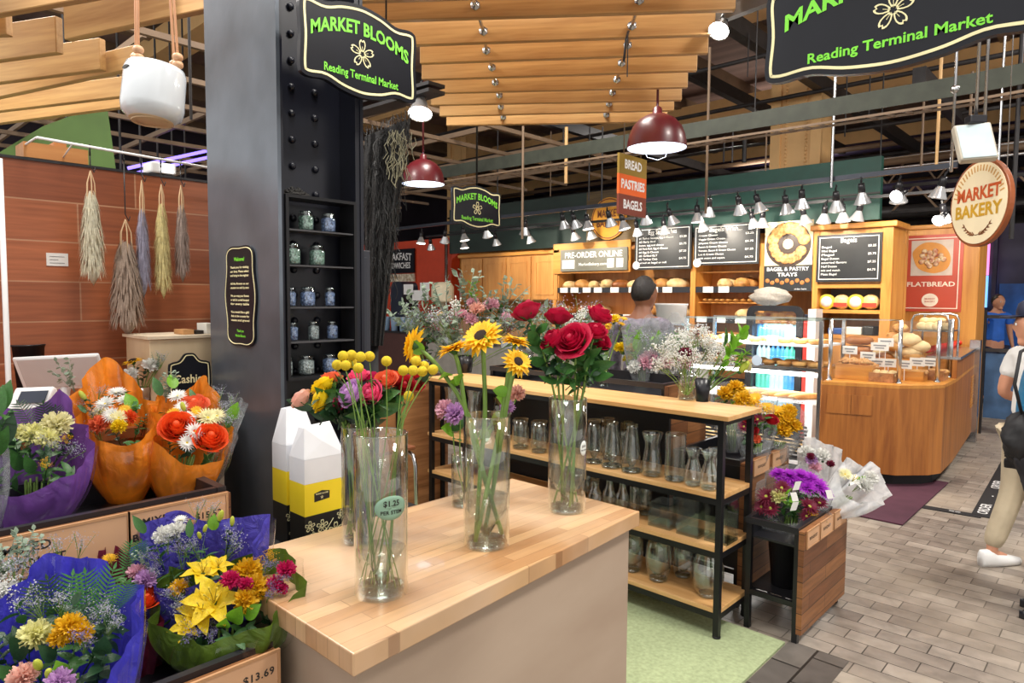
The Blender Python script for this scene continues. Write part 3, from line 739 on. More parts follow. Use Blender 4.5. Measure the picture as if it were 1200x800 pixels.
ct = thing('slatted_canopy', 'pine board canopy fragment at the top left behind the hanging pot', 'canopy', onZ(100, 80, 2.62))
for p, q, z, h in (((-60, 78), (66, 61), 2.62, .15), ((-60, 104), (117, 81), 2.62, .14), ((-60, 126), (158, 79), 2.62, .10), ((-60, 137), (165, 110), 2.62, .10), ((75, 46), (278, 2), 2.62, .40), ((-60, 43), (7, 40), 2.62, .3), ((-60, 152), (170, 122), 2.62, .09), ((-80, 30), (130, -8), 2.62, .3)):
    plank(ct, p, q, z, h)
# ---- dark lighting channel behind the canopy, green truss beam, bakery light rails
def beam(name, label, cat, pts, w, h, m_, extra=None, kind=None):
    b = MB()
    for p, q in zip(pts, pts[1:]): b.bar(p, q, w, h, (0, 0, 1))
    o = obj(name, b, m_); tag(o, label, cat, kind=kind); return o
GB = thing('truss_beam', 'green steel truss beam with a cable ladder crossing under the roof', 'beam', (-2.5, 5.1, 2.9))
pp = [V((-7.5, 5.1, 3.03)), V((-.86, 5.1, 2.955)), V((.4, 5.0, 2.955))]
b = MB()
for p, q in zip(pp, pp[1:]): b.bar(p, q, .012, .12, (0, 0, 1)); b.bar(p+V((0, .05, .06)), q+V((0, .05, .06)), .10, .012, (0, 0, 1))
obj('channel', b, M['green_steel'], GB)
b = MB()
for p, q in zip(pp, pp[1:]):
    for dy, dz in ((0, -.10), (.09, -.105)): b.bar(p+V((0, dy, dz)), q+V((0, dy, dz)), .012, .016, (0, 0, 1))
for k in range(70):
    x = -7.4+.11*k; z = 3.03-(x+7.5)/6.64*.075-.10
    if k % 6 < 4: b.bar((x, 5.1, z), (x+.05, 5.19, z-.004), .012, .01, (0, 0, 1))
obj('cable_ladder', b, M['beam'], GB)
R1 = thing('track_rail', 'front black lighting rail carrying lamps above the bakery', 'lighting rail', (-4, 6.85, 2.7))
b = MB(); b.bar((-9.2, 6.85, 2.72), (-1.22, 6.85, 2.76), .05, .045, (0, 0, 1)); obj('rail', b, mat('rail_blue_black', (.03, .035, .05), .35, .4), R1)
R2 = thing('track_rail', 'thin rear lighting rail running behind the front one', 'lighting rail', (-4, 7.6, 2.6))
b = MB(); b.bar((-9.2, 7.62, 2.66), (-1.3, 7.62, 2.66), .03, .03, (0, 0, 1)); obj('rail', b, mat('rail_black', (.015, .015, .018), .35, .4), R2)
# lamp head
M['reflector'] = mat('lamp_reflector', (.75, .77, .8), .22, .55, .1)
M['bulb_on'] = emit('bulb_lit', (1, .93, .82), 7)
def head_proto(lit_k, label):
    t = thing('track_lamp', label, 'lamp', (0, 0, 0), 0, 'track lamps over the bakery')
    b = MB(); b.lathe([(0, 0), (.022, 0), (.024, -.03), (.026, -.07), (.020, -.075), (0, -.075)], 14); b.bar((0, 0, 0), (0, .0, .03), .012, .012); obj('socket', b, M['black_plastic'], t, False)
    b = MB(); b.lathe([(.020, -.07), (.034, -.10), (.058, -.155), (.062, -.165), (.058, -.163), (.033, -.102), (.018, -.074)], 20); obj('reflector', b, M['reflector'], t, False)
    b = MB(); b.lathe([(0, -.150), (.03, -.152), (.055, -.160), (.055, -.156), (0, -.142)], 20); obj('lens', b, M['bulb_on'], t, False)
    return t
heads = [(491, 285, 1), (504, 286, 2), (519, 284, 1), (539.5, 281, 1), (543, 291, 2), (565.5, 277, 1), (579.5, 284, 2), (613, 273, 1), (618.5, 283, 2), (655.5, 261, 1), (667.5, 265, 1), (670, 277, 2), (684, 266, 1), (689.5, 277, 2), (709, 262, 1), (724.5, 266, 1), (745, 272, 2), (752.5, 259, 1), (780, 260, 1), (777, 271, 2), (814, 256, 1), (820, 267, 2), (829, 239, 1), (862, 246, 1), (883, 244, 1), (880, 256, 2), (894, 255, 2), (917, 245, 1), (937, 238, 1), (940, 252, 2), (977, 241, 1), (967, 256, 2), (987, 251, 2), (1007, 230, 1), (1009, 251, 2), (1052, 230, 1), (1105, 224, 1), (1104, 256, 2)]
pr = None
ordw = ['1st', '2nd', '3rd', '4th', '5th', '6th', '7th', '8th', '9th', '10th', '11th', '12th', '13th', '14th', '15th', '16th', '17th', '18th', '19th', '20th', '21st', '22nd', '23rd', '24th', '25th']
cnt = {1: 0, 2: 0}
for (px, py, rl) in heads:
    Y_ = 6.80 if rl == 1 else 7.60
    p = onY(px, py-8, Y_); zr = (2.72 if rl == 1 else 2.645)-.022
    tilt = Matrix.Rotation(rnd.uniform(-.12, .5), 4, 'X') @ Matrix.Rotation(rnd.uniform(-.25, .25), 4, 'Y')
    z = max(p.z+.075, 2.42); z = min(z, zr-.01)
    Mx = Matrix.Translation((p.x, Y_+.05 if rl == 1 else Y_, z)) @ Matrix.Rotation(rnd.uniform(-.5, .5), 4, 'Z') @ tilt @ Matrix.Diagonal((1.25, 1.25, 1.15, 1))
    lab = 'track lamp on the %s rail, %s from the left' % ('front' if rl == 1 else 'rear', ordw[cnt[rl]]); cnt[rl] += 1
    if pr is None: pr = head_proto(0, lab); pr.matrix_world = Mx; ROOTM[pr.name] = Mx; t = pr
    else: t = copy_tree(pr, Mx, lab)
    b = MB(); a0 = Mx @ V((0, 0, .028)); b.tube([a0, V((a0.x+.01, a0.y, (a0.z+zr)/2)), V((a0.x, 6.85 if rl == 1 else 7.62, zr))], .007, 6); st = obj('stem', b, M['black_plastic'], t)
# ---- pendants
M['pendant_red'] = mat('pendant_red', srgb('561019'), .35, 0, .05, coat=.1)
M['pend_in'] = mat('pendant_inner', (.85, .87, .9), .6)
M['pend_glow'] = emit('pendant_bulb', (.72, .82, 1), 16)
def pendant(label, px, py, wpx, t_, top):
    c = far(px, py, t_); R = wpx/2/FPX*t_
    t = thing('pendant_lamp', label, 'pendant lamp', c)
    pf = [(1.0, 0), (.985, .2), (.93, .46), (.82, .72), (.62, .95), (.36, 1.10), (.17, 1.16), (.15, 1.34), (.07, 1.4)]
    b = MB(); b.lathe([(R*r_, R*z_) for r_, z_ in pf], 40, c); obj('shade', b, M['pendant_red'], t)
    b = MB(); b.lathe([(R*.985*r_, R*z_*.97+.002) for r_, z_ in pf[:6]][::-1], 40, c); obj('inner_lining', b, M['pend_in'], t)
    b = MB(); b.ball(c+V((0, 0, R*.22)), R*.42, 16, 8, (1, 1, .7)); obj('bulb', b, M['pend_glow'], t)
    b = MB(); b.lathe([(0, .012), (R*.9, .012), (R*.9, .014), (0, .014)], 32, c); obj('diffuser', b, emit('diffuser', (.78, .87, 1), 3.2), t)
    b = MB(); b.tube([c+V((0, 0, R*1.36)), V((c.x, c.y, top))], .008, 8); obj('stem', b, M['pendant_red'], t)
    return c, R
P1 = pendant('red dome pendant lamp with long stem beside the black netting', 496, 216, 50, 5.4, 3.4)
P2 = pendant('larger red dome pendant lamp above the three-band BREAD sign', 769.5, 174, 69, 4.3, 4.6)
b = MB(); c, R = P2; b.tube([c+V((-.02, 0, 0))+RT*-.07, c+V((-.01, 0, -.055))+RT*-.05, c+V((.01, 0, -.075)), c+V((.01, 0, -.055))+RT*.05, c+RT*.07], .003, 6); o = obj('wire_loop', b, M['chrome']); tag(o, 'thin bent wire loop hanging under the larger red pendant', 'wire')
# ---- two spotlights beside the canopy, with their track
t = thing('track_rail', 'dark upper track holding the bright spotlight at canopy right end', 'lighting rail', far(860, 20, 3.0))
b = MB(); b.bar(far(835, 24, 3.6), far(915, -8, 2.6), .05, .05, (0, 0, 1)); b.bar(far(840, 8, 3.6), far(915, -14, 2.7), .02, .02, (0, 0, 1)); obj('rail', b, M['beam_dark'], t)
t = thing('track_rail', 'dark twin track behind the black sign on the riveted pillar', 'lighting rail', far(450, 120, 4.2))
b = MB(); b.bar(far(405, 138, 4.6), far(512, 107, 3.9), .12, .02, (0, 0, 1)); b.bar(far(405, 128, 4.6), far(512, 99, 3.9), .12, .02, (0, 0, 1)); obj('rail', b, M['beam_dark'], t)
def spot(label, px, py, t_, d, s_=1.):
    c = far(px, py, t_); Mx = Matrix.Translation(c) @ V((0, 0, -1)).rotation_difference(V(d)).to_matrix().to_4x4() @ Matrix.Diagonal((s_, s_, s_, 1)) @ Matrix.Translation((0, 0, .1))
    return copy_tree(pr, Mx, label, 'large spotlights of the flower stall')
M['bulb_bright'] = emit('bulb_bright', (1, .97, .93), 40)
def relight(t, m_):
    for ch in t.children:
        if ch.name.startswith('lens'): ch.data = ch.data.copy(); ch.data.materials[0] = m_
s1 = spot('glaring white spotlight at the right end of the timber canopy', 846, 28, 3.3, (FW*-.5+RT*-.5+V((0, 0, -1.0))), .85); relight(s1, M['bulb_bright'])
s2 = spot('lit white spotlight hanging just below the sign on the riveted pillar', 493, 121, 4.0, (FW*-.4+V((0, 0, -1))), 1.2); relight(s2, M['bulb_bright'])
s3 = spot('lit spotlight shining just left of the round cream sign', 1054, 228, 5.2, (FW*-.6+RT*-1+V((0, 0, -.5))), .8); relight(s3, M['bulb_bright'])
s4 = spot('lit spotlight low behind the round cream sign', 1103, 255, 5.4, (FW*-.6+RT*-1+V((0, 0, -.8))), .8); relight(s4, M['bulb_bright'])
# flood lamp in front of the round sign
c = far(1142, 168, 3.7)
t = thing('flood_lamp', 'square white flood lamp hanging above the round cream sign', 'lamp', c)
fx = (RT*.9+FW*-.35).normalized(); fy = (UZ+FW*.25-RT*.1).normalized(); fn = fx.cross(fy).normalized(); fn = fn if fn.dot(CAM-c) > 0 else -fn
b = MB(); b.obox(c, fx*.088, fy*.105, fn*.035); obj('housing', b, mat('lamp_grey', srgb('b9b3a4'), .4), t, bevel=.012)
b = MB(); b.obox(c+fn*.036, fx*.078, fy*.096, fn*.003); obj('front_glass', b, mat('frosted', srgb('b8c8cc'), .15, coat=.5), t, bevel=.003)
b = MB(); b.obox(c+UZ*.125, RT*.045, FW*.03, UZ*.022); obj('bracket', b, M['black_plastic'], t, bevel=.006)
b = MB(); b.tube([c+UZ*.14, V((c.x, c.y, 4.6))], .009, 8); obj('hanger', b, M['chrome'], t)
c = far(1117, 150, 3.9); b = MB(); b.tube([c+V((0, 0, -.25)), c+V((0, 0, 1.2))], .008, 8); b.ball(c+V((0, 0, .22)), .025, 8, 6); o = obj('hanger_pipe', b, M['chrome']); tag(o, 'thin steel pipe with a knuckle left of the flood lamp', 'pipe')
# ---- hanging planter pot with bead cords
c = far(180, 111, 1.75)
M['ceramic'] = mat('white_ceramic', (.62, .66, .70), .12, 0, .02, coat=.8)
r = .075
t = thing('hanging_pot', 'white ceramic hanging pot with wooden beads on leather cords', 'hanging pot', c)
up_ = (UZ*1+RT*.06+FW*.10).normalized()
b = MB(); h2 = .068; b.lathe([(0, -h2), (r*.72, -h2), (r*.8, -h2+.006), (r*.94, -h2+.014), (r, -h2+.035), (r*.98, h2*.8), (r*.92, h2), (r*.86, h2), (r*.9, -h2+.03), (0, -h2+.012)], 40, c, up_); obj('pot_body', b, M['ceramic'], t)
b = MB(); b.lathe([(0, -h2-.002), (r*.70, -h2-.002), (r*.70, -h2+.001)], 32, c, up_); b.ring([(math.cos(a*PI/16)*r*.62, math.sin(a*PI/16)*r*.62) for a in range(32)], [(math.cos(a*PI/16)*r*.56, math.sin(a*PI/16)*r*.56) for a in range(32)], c-up_*(h2+.002), RT, FW, up_, -.003, 0); obj('unglazed_foot', b, mat('raw_clay', srgb('c9ad8a'), .7), t)
sd_ = (-FW*math.cos(.62)-RT*math.sin(.62)); b = MB(); b.prism(smooth_loop([(-.016, 0), (0, .005), (.016, 0), (0, -.005)], 5), c+sd_*(r*.985)+up_*.050, up_.cross(sd_).normalized(), up_, sd_, -.002, .0012); obj('cord_slot', b, M['ink'], t)
M['bead'] = mat('bead_wood', srgb('c79a74'), .5); M['cord'] = mat('leather_cord', srgb('b8835c'), .6)
for k, (px, nb, dd) in enumerate(((158, 2, -.0), (172, 2, -.045), (193, 2, .045), (207, 2, 0))):
    a = c+RT*((px-181)/FPX*1.75)+FW*dd+up_*(.068)
    for j in range(nb):
        b = MB(); b.ball(a+UZ*(.010+.0195*j), .0135, 14, 10, (1, 1, .85)); obj('bead', b, M['bead'], t)
    b = MB(); b.tube([a-UZ*.01, a+UZ*.03, c+RT*((px-181)/FPX*.9)+FW*dd*.4+UZ*.9], .0035, 6); obj('cord', b, M['cord'], t)
# ---- thin hanger rods and pipes under the roof
def rod(px, y0, y1, t_, r_, m_, lab=None):
    a = far(px, y1, t_); e = far(px, y0, t_); b = MB(); b.tube([a, V((a.x, a.y, max(e.z, a.z+.2)))], r_, 6, False)
    o = obj('hanger_rod', b, m_); tag(o, lab or 'thin rod hanging down from the market roof', 'rod', None if lab else 'thin rods hanging under the roof')
for (px, y0, y1, t_, r_, m_) in ((612, 150, 280, 6.3, .012, 'beam'), (663, 150, 215, 7.0, .018, 'cream'), (660, 150, 170, 8, .008, 'beam_dark'), (827, 60, 250, 6.0, .012, 'beam'), (974, 90, 220, 6.4, .014, 'chrome'),
    (1097, 60, 200, 6, .014, 'cream'), (1079, 80, 200, 7, .012, 'beam'), (1031, 85, 200, 8, .008, 'beam_dark'), (990, 90, 160, 8, .008, 'beam_dark'), (884, 15, 150, 6, .006, 'beam_dark'), (876, 40, 90, 7, .006, 'beam_dark'),
    (858, 145, 190, 7, .008, 'beam_dark'), (848, 160, 190, 9, .012, 'beam_dark'), (872, 160, 190, 9, .03, 'beam_dark'), (897, 155, 200, 7, .008, 'beam'), (583, 150, 230, 9, .008, 'beam_dark'), (645, 155, 230, 9, .008, 'beam'), (690, 150, 235, 8, .008, 'beam_dark'), (705, 150, 235, 7, .008, 'beam_dark'),
    (1018, 90, 135, 8, .008, 'beam_dark'), (1137, 85, 135, 6, .012, 'beam'), (1170, 45, 190, 6, .012, 'chrome'), (1185, 45, 280, 6, .02, 'beam_dark'), (224, 10, 140, 3.6, .008, 'beam_dark'), (105, 170, 195, 5, .008, 'beam_dark'),
    (430, 20, 60, 5, .006, 'beam_dark'), (440, 0, 80, 5, .006, 'beam_dark'), (455, 20, 75, 5, .006, 'beam_dark'), (735, 40, 90, 3.3, .003, 'beam_dark')):
    rod(px, y0, y1, t_, r_, M[m_])
# pipes, ducts and cables far back under the roof
k = 0
for (y, z, r_, m_, x0, x1) in ((11.5, 3.7, .05, 'beam', -12, 6), (12.5, 3.95, .03, 'chrome', -12, 6), (13.5, 3.6, .09, 'purple_steel', -14, 8), (10.6, 3.45, .02, 'chrome', -12, 4), (14.5, 4.6, .05, 'beam', -14, 8), (16, 4.9, .12, 'purple_steel', -14, 8), (9.9, 3.9, .025, 'beam_dark', -9, 3), (9.2, 4.3, .03, 'beam_dark', -12, 5), (15.5, 3.4, .14, 'beam_dark', -14, 8), (17, 4.1, .2, 'beam', -14, 9), (11, 4.6, .04, 'beam_dark', -12, 7), (7.2, 4.2, .025, 'beam_dark', -12, 5), (18, 3.2, .3, 'beam_dark', -18, 12)):
    b = MB(); b.tube([(x0, y, z), (x1, y, z)], r_, 8); o = obj('roof_pipe', b, M[m_]); tag(o, 'long pipe running across below the market roof, %s from the front' % (ordw[k]), 'pipe'); k += 1
for k, (x, y0, y1, z) in enumerate(((-7.5, 4, 20, 4.6), (-5, 5, 20, 4.9), (-3.2, 6, 22, 4.4), (-1.8, 8, 20, 3.9), (-.6, 7, 20, 3.6), (1.2, 6, 20, 4.0))):
    b = MB(); b.bar((x, y0, z), (x, y1, z), .12, .18, (0, 0, 1)); struct('trim_5', b, M['beam_dark'])
# lattice girders
def lattice(y, z0, z1, x0, x1, n):
    t = thing('lattice_girder', '%s lattice girder under the market roof' % ('nearer, lower' if y < 13 else 'farther, higher'), 'girder', ((x0+x1)/2, y, z0)); b = MB()
    b.bar((x0, y, z0), (x1, y, z0), .05, .05, (0, 0, 1)); b.bar((x0, y, z1), (x1, y, z1), .05, .05, (0, 0, 1)); obj('chord', b, M['beam_dark'], t)
    b = MB()
    for k in range(n):
        xa = x0+(x1-x0)*k/n; xb = x0+(x1-x0)*(k+1)/n; b.bar((xa, y, z0), ((xa+xb)/2, y, z1), .03, .03); b.bar(((xa+xb)/2, y, z1), (xb, y, z0), .03, .03)
    obj('web', b, M['beam'], t)
lattice(12, 3.0, 3.4, -3, 6, 14); lattice(15, 3.9, 4.5, -14, 8, 26)
# ================================================================== the bakery beyond the shop
BY = 8.0
def bz(px, py, Y=BY): p = onY(px, py, Y); return p.x, p.z
def pbox(name, parent, m_, pxl, pyt, pxr, pyb, Y, d, bevel=0, ref=None):
    """box whose front face spans two photograph points on plane y=Y; goes d deep away"""
    xm = (pxl+pxr)/2
    x0 = onY(pxl, (pyt+pyb)/2, Y).x; x1 = onY(pxr, (pyt+pyb)/2, Y).x; z1 = onY(xm, pyt, Y).z; z0 = onY(xm, pyb, Y).z
    b = MB(); b.box(x0, x1, Y, Y+d, z0, z1); o = obj(name, b, m_, parent, bevel=bevel); return o, (x0, x1, z0, z1)
# fascia
t = thing('bakery_fascia', 'long green fascia board above the bakery menus', 'fascia', (-5.5, BY+.3, 2.43))
b = MB(); b.box(-5.32, -2.18, BY+.25, BY+.33, 2.50, 3.19); obj('green_board', b, M['green_paint'], t)
b = MB(); b.box(-9.3, -6.2, BY+.25, BY+.33, 2.40, 3.19); obj('dark_board', b, M['dark_green'], t)
b = MB(); b.box(-6.2, -5.32, BY+.25, BY+.34, 2.42, 3.19); obj('brown_board', b, wood('brown_board', srgb('4a3a20'), srgb('6a5530'), 'x'), t)
b = MB(); b.box(-9.3, -2.18, BY+.23, BY+.249, 2.78, 2.80); obj('trim_line', b, M['beam_dark'], t)
c = onY(713, 256, BY+.2); R = .30
t = thing('round_sign', 'round golden sign on the fascia behind the lamps', 'sign', c)
b = MB(); b.prism([(math.cos(a*PI/20)*R, math.sin(a*PI/20)*R*1.02) for a in range(40)], c, UX, UZ, -UY, -.03, 0); obj('disc', b, mat('gold_disc', srgb('d9982a'), .4), t)
b = MB(); b.ring([(math.cos(a*PI/20)*R*.97, math.sin(a*PI/20)*R*.97) for a in range(40)], [(math.cos(a*PI/20)*R*.92, math.sin(a*PI/20)*R*.92) for a in range(40)], c, UX, UZ, -UY, 0, .004); put_text(b, 'MARKET', c+UZ*.07, UX, UZ, -UY, .15, .02, .004, width=R*1.3); put_text(b, 'BAKERY', c-UZ*.07, UX, UZ, -UY, .15, .02, .004, width=R*1.4); obj('lettering', b, mat('rust', srgb('7a3a1a'), .5), t)
# back wall of the bakery
b = MB(); b.box(-14, -1.97, BY+.52, BY+.62, 0, 2.45); struct('wall_bakery', b, M['oak_light'])
b = MB(); b.box(-14, -9.3, BY+.3, BY+.5, 0, 2.7); struct('wall_red', b, mat('red_wall', srgb('c8401e'), .5, 0, .05))
b = MB(); b.tube([(-9.33, BY+.2, 0), (-9.33, BY+.2, 2.6)], .03, 8); o = obj('corner_pipe', b, M['chrome']); tag(o, 'pale vertical pipe between the red wall and the oak cupboards', 'pipe')
# BREAKFAST SANDWICHES board
t = thing('menu_board', 'black BREAKFAST SANDWICHES board on the red wall', 'menu board', onY(470, 305, BY+.25))
o, (x0, x1, z0, z1) = pbox('board', t, M['sign_black'], 447, 292, 485, 320, BY+.25, .03)
b = MB(); put_text(b, 'BREAKFAST', V(((x0+x1)/2, BY+.25, z0+(z1-z0)*.68)), UX, UZ, -UY, .2, .02, .004, warp=lambda u: -.5*u*u*.3, width=(x1-x0)*.86); put_text(b, 'SANDWICHES', V(((x0+x1)/2, BY+.25, z0+(z1-z0)*.3)), UX, UZ, -UY, .16, .02, .004, width=(x1-x0)*.8); obj('lettering', b, M['white'], t)
pbox('photo_strip', t, mat('food_photo', srgb('cfa97a'), .5, 0, .5, 14, c2=srgb('e9e2cf')), 452, 321, 485, 330, BY+.25, .03)
# oak cupboards
M['oak_cup'] = wood('oak_cup', srgb('b87a3c'), srgb('cf9450'), 'z', .9, .42)
t = thing('wall_cupboard', 'row of oak wall cupboards with four panelled doors', 'cupboard', (-7.6, BY+.2, 1.5))
o, (x0, x1, z0, z1) = pbox('body', t, M['oak_cup'], 541, 300, 655, 352, BY+.02, .36)
b = MB(); b.box(x0-.05, x1+.05, BY-.03, BY+.4, z1+.002, z1+.06); obj('cornice', b, M['oak_h'], t, bevel=.01)
ww = (x1-x0)/4
for k in range(4):
    b = MB(); xa = x0+ww*k+.015; xb = x0+ww*(k+1)-.015; b.box(xa, xb, BY-.005, BY+.018, z0+.02, z1-.02); d = obj('door', b, M['oak_cup'], t, bevel=.003)
    b = MB(); b.ring([(xa+.07, z0+.09), (xb-.07, z0+.09), (xb-.07, z1-.09), (xa+.07, z1-.09)], [(xa+.10, z0+.12), (xb-.10, z0+.12), (xb-.10, z1-.12), (xa+.10, z1-.12)], (0, BY-.005, 0), UX, UZ, -UY, .0, .008); obj('moulding', b, M['oak_cup'], d)
for k, (a, b_, c_, d_, lab) in enumerate(((514, 323, 526, 355, 'white notice sheet left on the oak panel beside the red wall'), (530, 320, 540, 336, 'upper grey notice sheet left of the oak cupboards'), (529, 338, 541, 351, 'lower grey notice sheet left of the oak cupboards'))):
    b = MB(); x0, z1 = bz(a, b_, BY+.51); x1, z0 = bz(c_, d_, BY+.51); b.box(x0, x1, BY+.505, BY+.512, z0, z1); o = obj('notice_sheet', b, M['paper']); tag(o, lab, 'notice')
    if k:
        b = MB()
        for j in range(5): b.box(x0+.03, x1-.03, BY+.502, BY+.504, z1-(z1-z0)*(j+1)/6.2, z1-(z1-z0)*(j+1)/6.2+.008)
        lo = obj('print_lines', b, M['ink'], o)
# bread shelving
t = thing('bread_shelving', 'oak wall shelving full of loaves behind the bakery counter', 'shelving', (-4.9, BY+.2, 0))
x0 = onY(650, 330, BY).x; x1 = onY(893, 330, BY).x; xm = onY(812, 330, BY).x
zA = onY(720, 339, BY).z; zB = onY(790, 362, BY).z; zC = onY(850, 365, BY).z
for x in (x0, xm, x1): b = MB(); b.box(x-.035, x+.035, BY+.0, BY+.44, .0, 2.28); obj('upright', b, M['oak_light'], t)
shz = [zA, zA-.38, zA-.76, zA-1.14]
for z in shz:
    b = MB(); b.box(x0+.037, xm-.037, BY+.03, BY+.44, z-.03, z); b.box(xm+.037, x1-.037, BY+.03, BY+.44, z-.03, z); obj('shelf', b, M['oak_h'], t)
    b = MB(); b.box(x0+.037, xm-.037, BY+.008, BY+.026, z-.045, z+.03); b.box(xm+.037, x1-.037, BY+.008, BY+.026, z-.045, z+.03); obj('price_rail', b, M['black_plastic'], t)
b = MB(); b.box(x0, x1, BY+.445, BY+.47, 0, 2.3); obj('back_panel', b, M['oak_cup'], t)
for z in (zA+.22, zA-.17, zA-.55):
    b = MB()
    for yy in (BY+.1, BY+.24, BY+.38): b.box(xm+.037, x1-.037, yy, yy+.02, z-.01, z+.004)
    obj('slat_rack', b, M['oak_h'], t)
b = MB(); xs = x0+.25; n_ = 0
while xs < x1-.2:
    if abs(xs+.1-xm) > .16:
        pass
    xs += .3
# small price cards on the rails
pc_ = None
for z in shz[:2]:
    x = x0+.18
    while x < x1-.2:
        if abs(x-xm) > .12:
            b = MB(); b.box(x-.07, x+.07, BY+.002, BY+.006, z-.045, z+.03)
            o = obj('price_card', b, M['paper']) if pc_ is None else None
            if o is None: o = pc_.copy(); COL.objects.link(o); o.location = pc_.location+V((x-pcx, 0, z-pcz))
            else: pc_ = o; pcx, pcz = x, z
            tag(o, 'small white price card clipped to the black rail of the bread shelves', 'price card', 'price cards on the bread shelves')
        x += rnd.uniform(.19, .34)
# loaves
M['crust'] = mat('bread_crust', srgb('b8702c'), .55, 0, .35, 6, .3, 40, c2=srgb('e0b06a'))
M['crust_pale'] = mat('pale_crust', srgb('d9ab66'), .6, 0, .25, 6, .3, 40, c2=srgb('f0dcae'))
M['crust_dark'] = mat('dark_crust', srgb('7c4218'), .5, 0, .35, 8, .4, 50, c2=srgb('b06c30'))
def loaf_mesh(name, L, W, H, m_, cuts=4):
    b = MB()
    def fn(u, v):
        a = v*2*PI; s_ = math.sin(PI*min(max(u, .001), .999))**.45
        r_ = 1+.05*math.sin(u*cuts*2*PI)*(math.sin(a) > 0)
        return ((u-.5)*L, math.cos(a)*W/2*s_, max(0, H*.45+math.sin(a)*H*.55*s_*r_))
    b.grid(fn, 14, 12, True); return b.mesh(name, m_)
def bagel_mesh(name, R, r_, m_):
    b = MB(); b.grid(lambda u, v: ((R+r_*math.cos(v*2*PI))*math.cos(u*2*PI), (R+r_*math.cos(v*2*PI))*math.sin(u*2*PI), r_*.85*(1+math.sin(v*2*PI))), 16, 8, True); return b.mesh(name, m_)
def twist_mesh(name, L, W, m_):
    b = MB()
    def fn(u, v):
        a = v*2*PI; s_ = .35+.65*math.sin(PI*u); q = abs(math.sin(u*PI*5))*.3+.8
        return ((u-.5)*L, math.cos(a)*W*.5*s_*q+.18*L*(4*(u-.5)**2), W*.4*s_*q*(1+math.sin(a)))
    b.grid(fn, 20, 8, True); return b.mesh(name, m_)
LO = {'round': loaf_mesh('round_loaf', .24, .20, .14, M['crust']), 'pale': loaf_mesh('pale_loaf', .26, .17, .13, M['crust_pale'], 6), 'dark': loaf_mesh('dark_loaf', .26, .15, .12, M['crust_dark'], 5), 'roll': loaf_mesh('roll', .12, .10, .07, M['crust_pale'], 1),
      'baguette': loaf_mesh('baguette', .52, .085, .07, M['crust'], 7), 'bagel': bagel_mesh('bagel', .042, .024, M['crust']), 'bagel_d': bagel_mesh('bagel_dark', .042, .024, M['crust_dark']), 'croissant': twist_mesh('croissant', .15, .07, M['crust']), 'pastry': loaf_mesh('pastry', .12, .10, .045, M['crust'], 3)}
def put(kind, loc, rz, label, cat, group, name=None, tilt=0, sc=1):
    o = bpy.data.objects.new(name or {'round': 'round_loaf', 'pale': 'pale_loaf', 'dark': 'dark_loaf', 'bagel_d': 'bagel'}.get(kind, kind), LO[kind]); COL.objects.link(o)
    o.matrix_world = Matrix.Translation(V(loc)) @ Matrix.Rotation(rz, 4, 'Z') @ Matrix.Rotation(tilt, 4, 'Y') @ Matrix.Diagonal((sc, sc, sc, 1)); ROOTM[o.name] = o.matrix_world.copy()
    return tag(o, label, cat, group)
for si, z in enumerate(shz[:3]):
    x = x0+.2
    while x < x1-.15:
        if abs(x-xm) > .17 and not (si == 1 and -5.9 < x < -5.0) and not (x > xm and si > 0 and rnd.random() < .5):
            k = rnd.choice(['round', 'pale', 'pale', 'dark']); w_ = {'round': 'round brown', 'pale': 'pale floury', 'dark': 'dark baked'}[k]
            for yy in ((BY+.13, BY+.32) if k != 'dark' else (BY+.13,)):
                put(k, (x, yy, z+.001), rnd.uniform(.9, 2.2), '%s loaf standing on the %s oak bread shelf' % (w_, ('top', 'middle', 'bottom')[si]), 'bread', '%s loaves on the %s bread shelf' % (w_, ('top', 'middle', 'bottom')[si]), sc=rnd.uniform(1.0, 1.2))
        x += rnd.uniform(.21, .25)
for k in range(9):
    put('baguette', (xm+.12+.085*k if k < 8 else xm+.2, BY+.22, shz[1]+.181-.17 if False else zA-.165), PI/2+rnd.uniform(-.1, .1), 'long golden baguette lying on the slatted rack right of the loaves', 'bread', 'baguettes on the slatted rack', sc=.72) if k < 8 else None
# menu boards
M['chalk'] = mat('chalk_white', (.8, .8, .78), .7, 0, .03)
M['board'] = mat('menu_board', srgb('2a2c2e'), .35, 0, .2, 4)
def menu_board(label, pxl, pyt, pxr, pyb, Y, title, lines, prices=True, tw=.5, frame_=True):
    t = thing('menu_board', label, 'menu board', onY((pxl+pxr)/2, pyb, Y))
    o, (x0, x1, z0, z1) = pbox('board', t, M['board'], pxl, pyt, pxr, pyb, Y, .03)
    w, h = x1-x0, z1-z0; b = MB(); n = len(lines); yo = Y
    if frame_:
        q = .05*h; b.ring([(x0+q, z0+q), (x1-q, z0+q), (x1-q, z1-q), (x0+q, z1-q)], [(x0+q+.008, z0+q+.008), (x1-q-.008, z0+q+.008), (x1-q-.008, z1-q-.008), (x0+q+.008, z1-q-.008)], (0, yo, 0), UX, UZ, -UY, .001, .003)
    put_text(b, title, V((x0+w*.5, yo, z1-h*.13)), UX, UZ, -UY, h*.15, .01, .003, width=w*tw)
    for k, (s_, fr) in enumerate(lines):
        z = z1-h*(.26+.66*k/n)
        put_text(b, s_, V((x0+w*(.08+fr*.5), yo, z)), UX, UZ, -UY, h*.062, .015, .003, width=w*fr)
        if prices and k % 2 == 0: put_text(b, '$%d.%02d' % (3+k % 5, (25, 50, 75, 95)[k % 4]), V((x0+w*.86, yo, z)), UX, UZ, -UY, h*.062, .015, .003, width=w*.12)
    obj('lettering', b, M['chalk'], t); return t
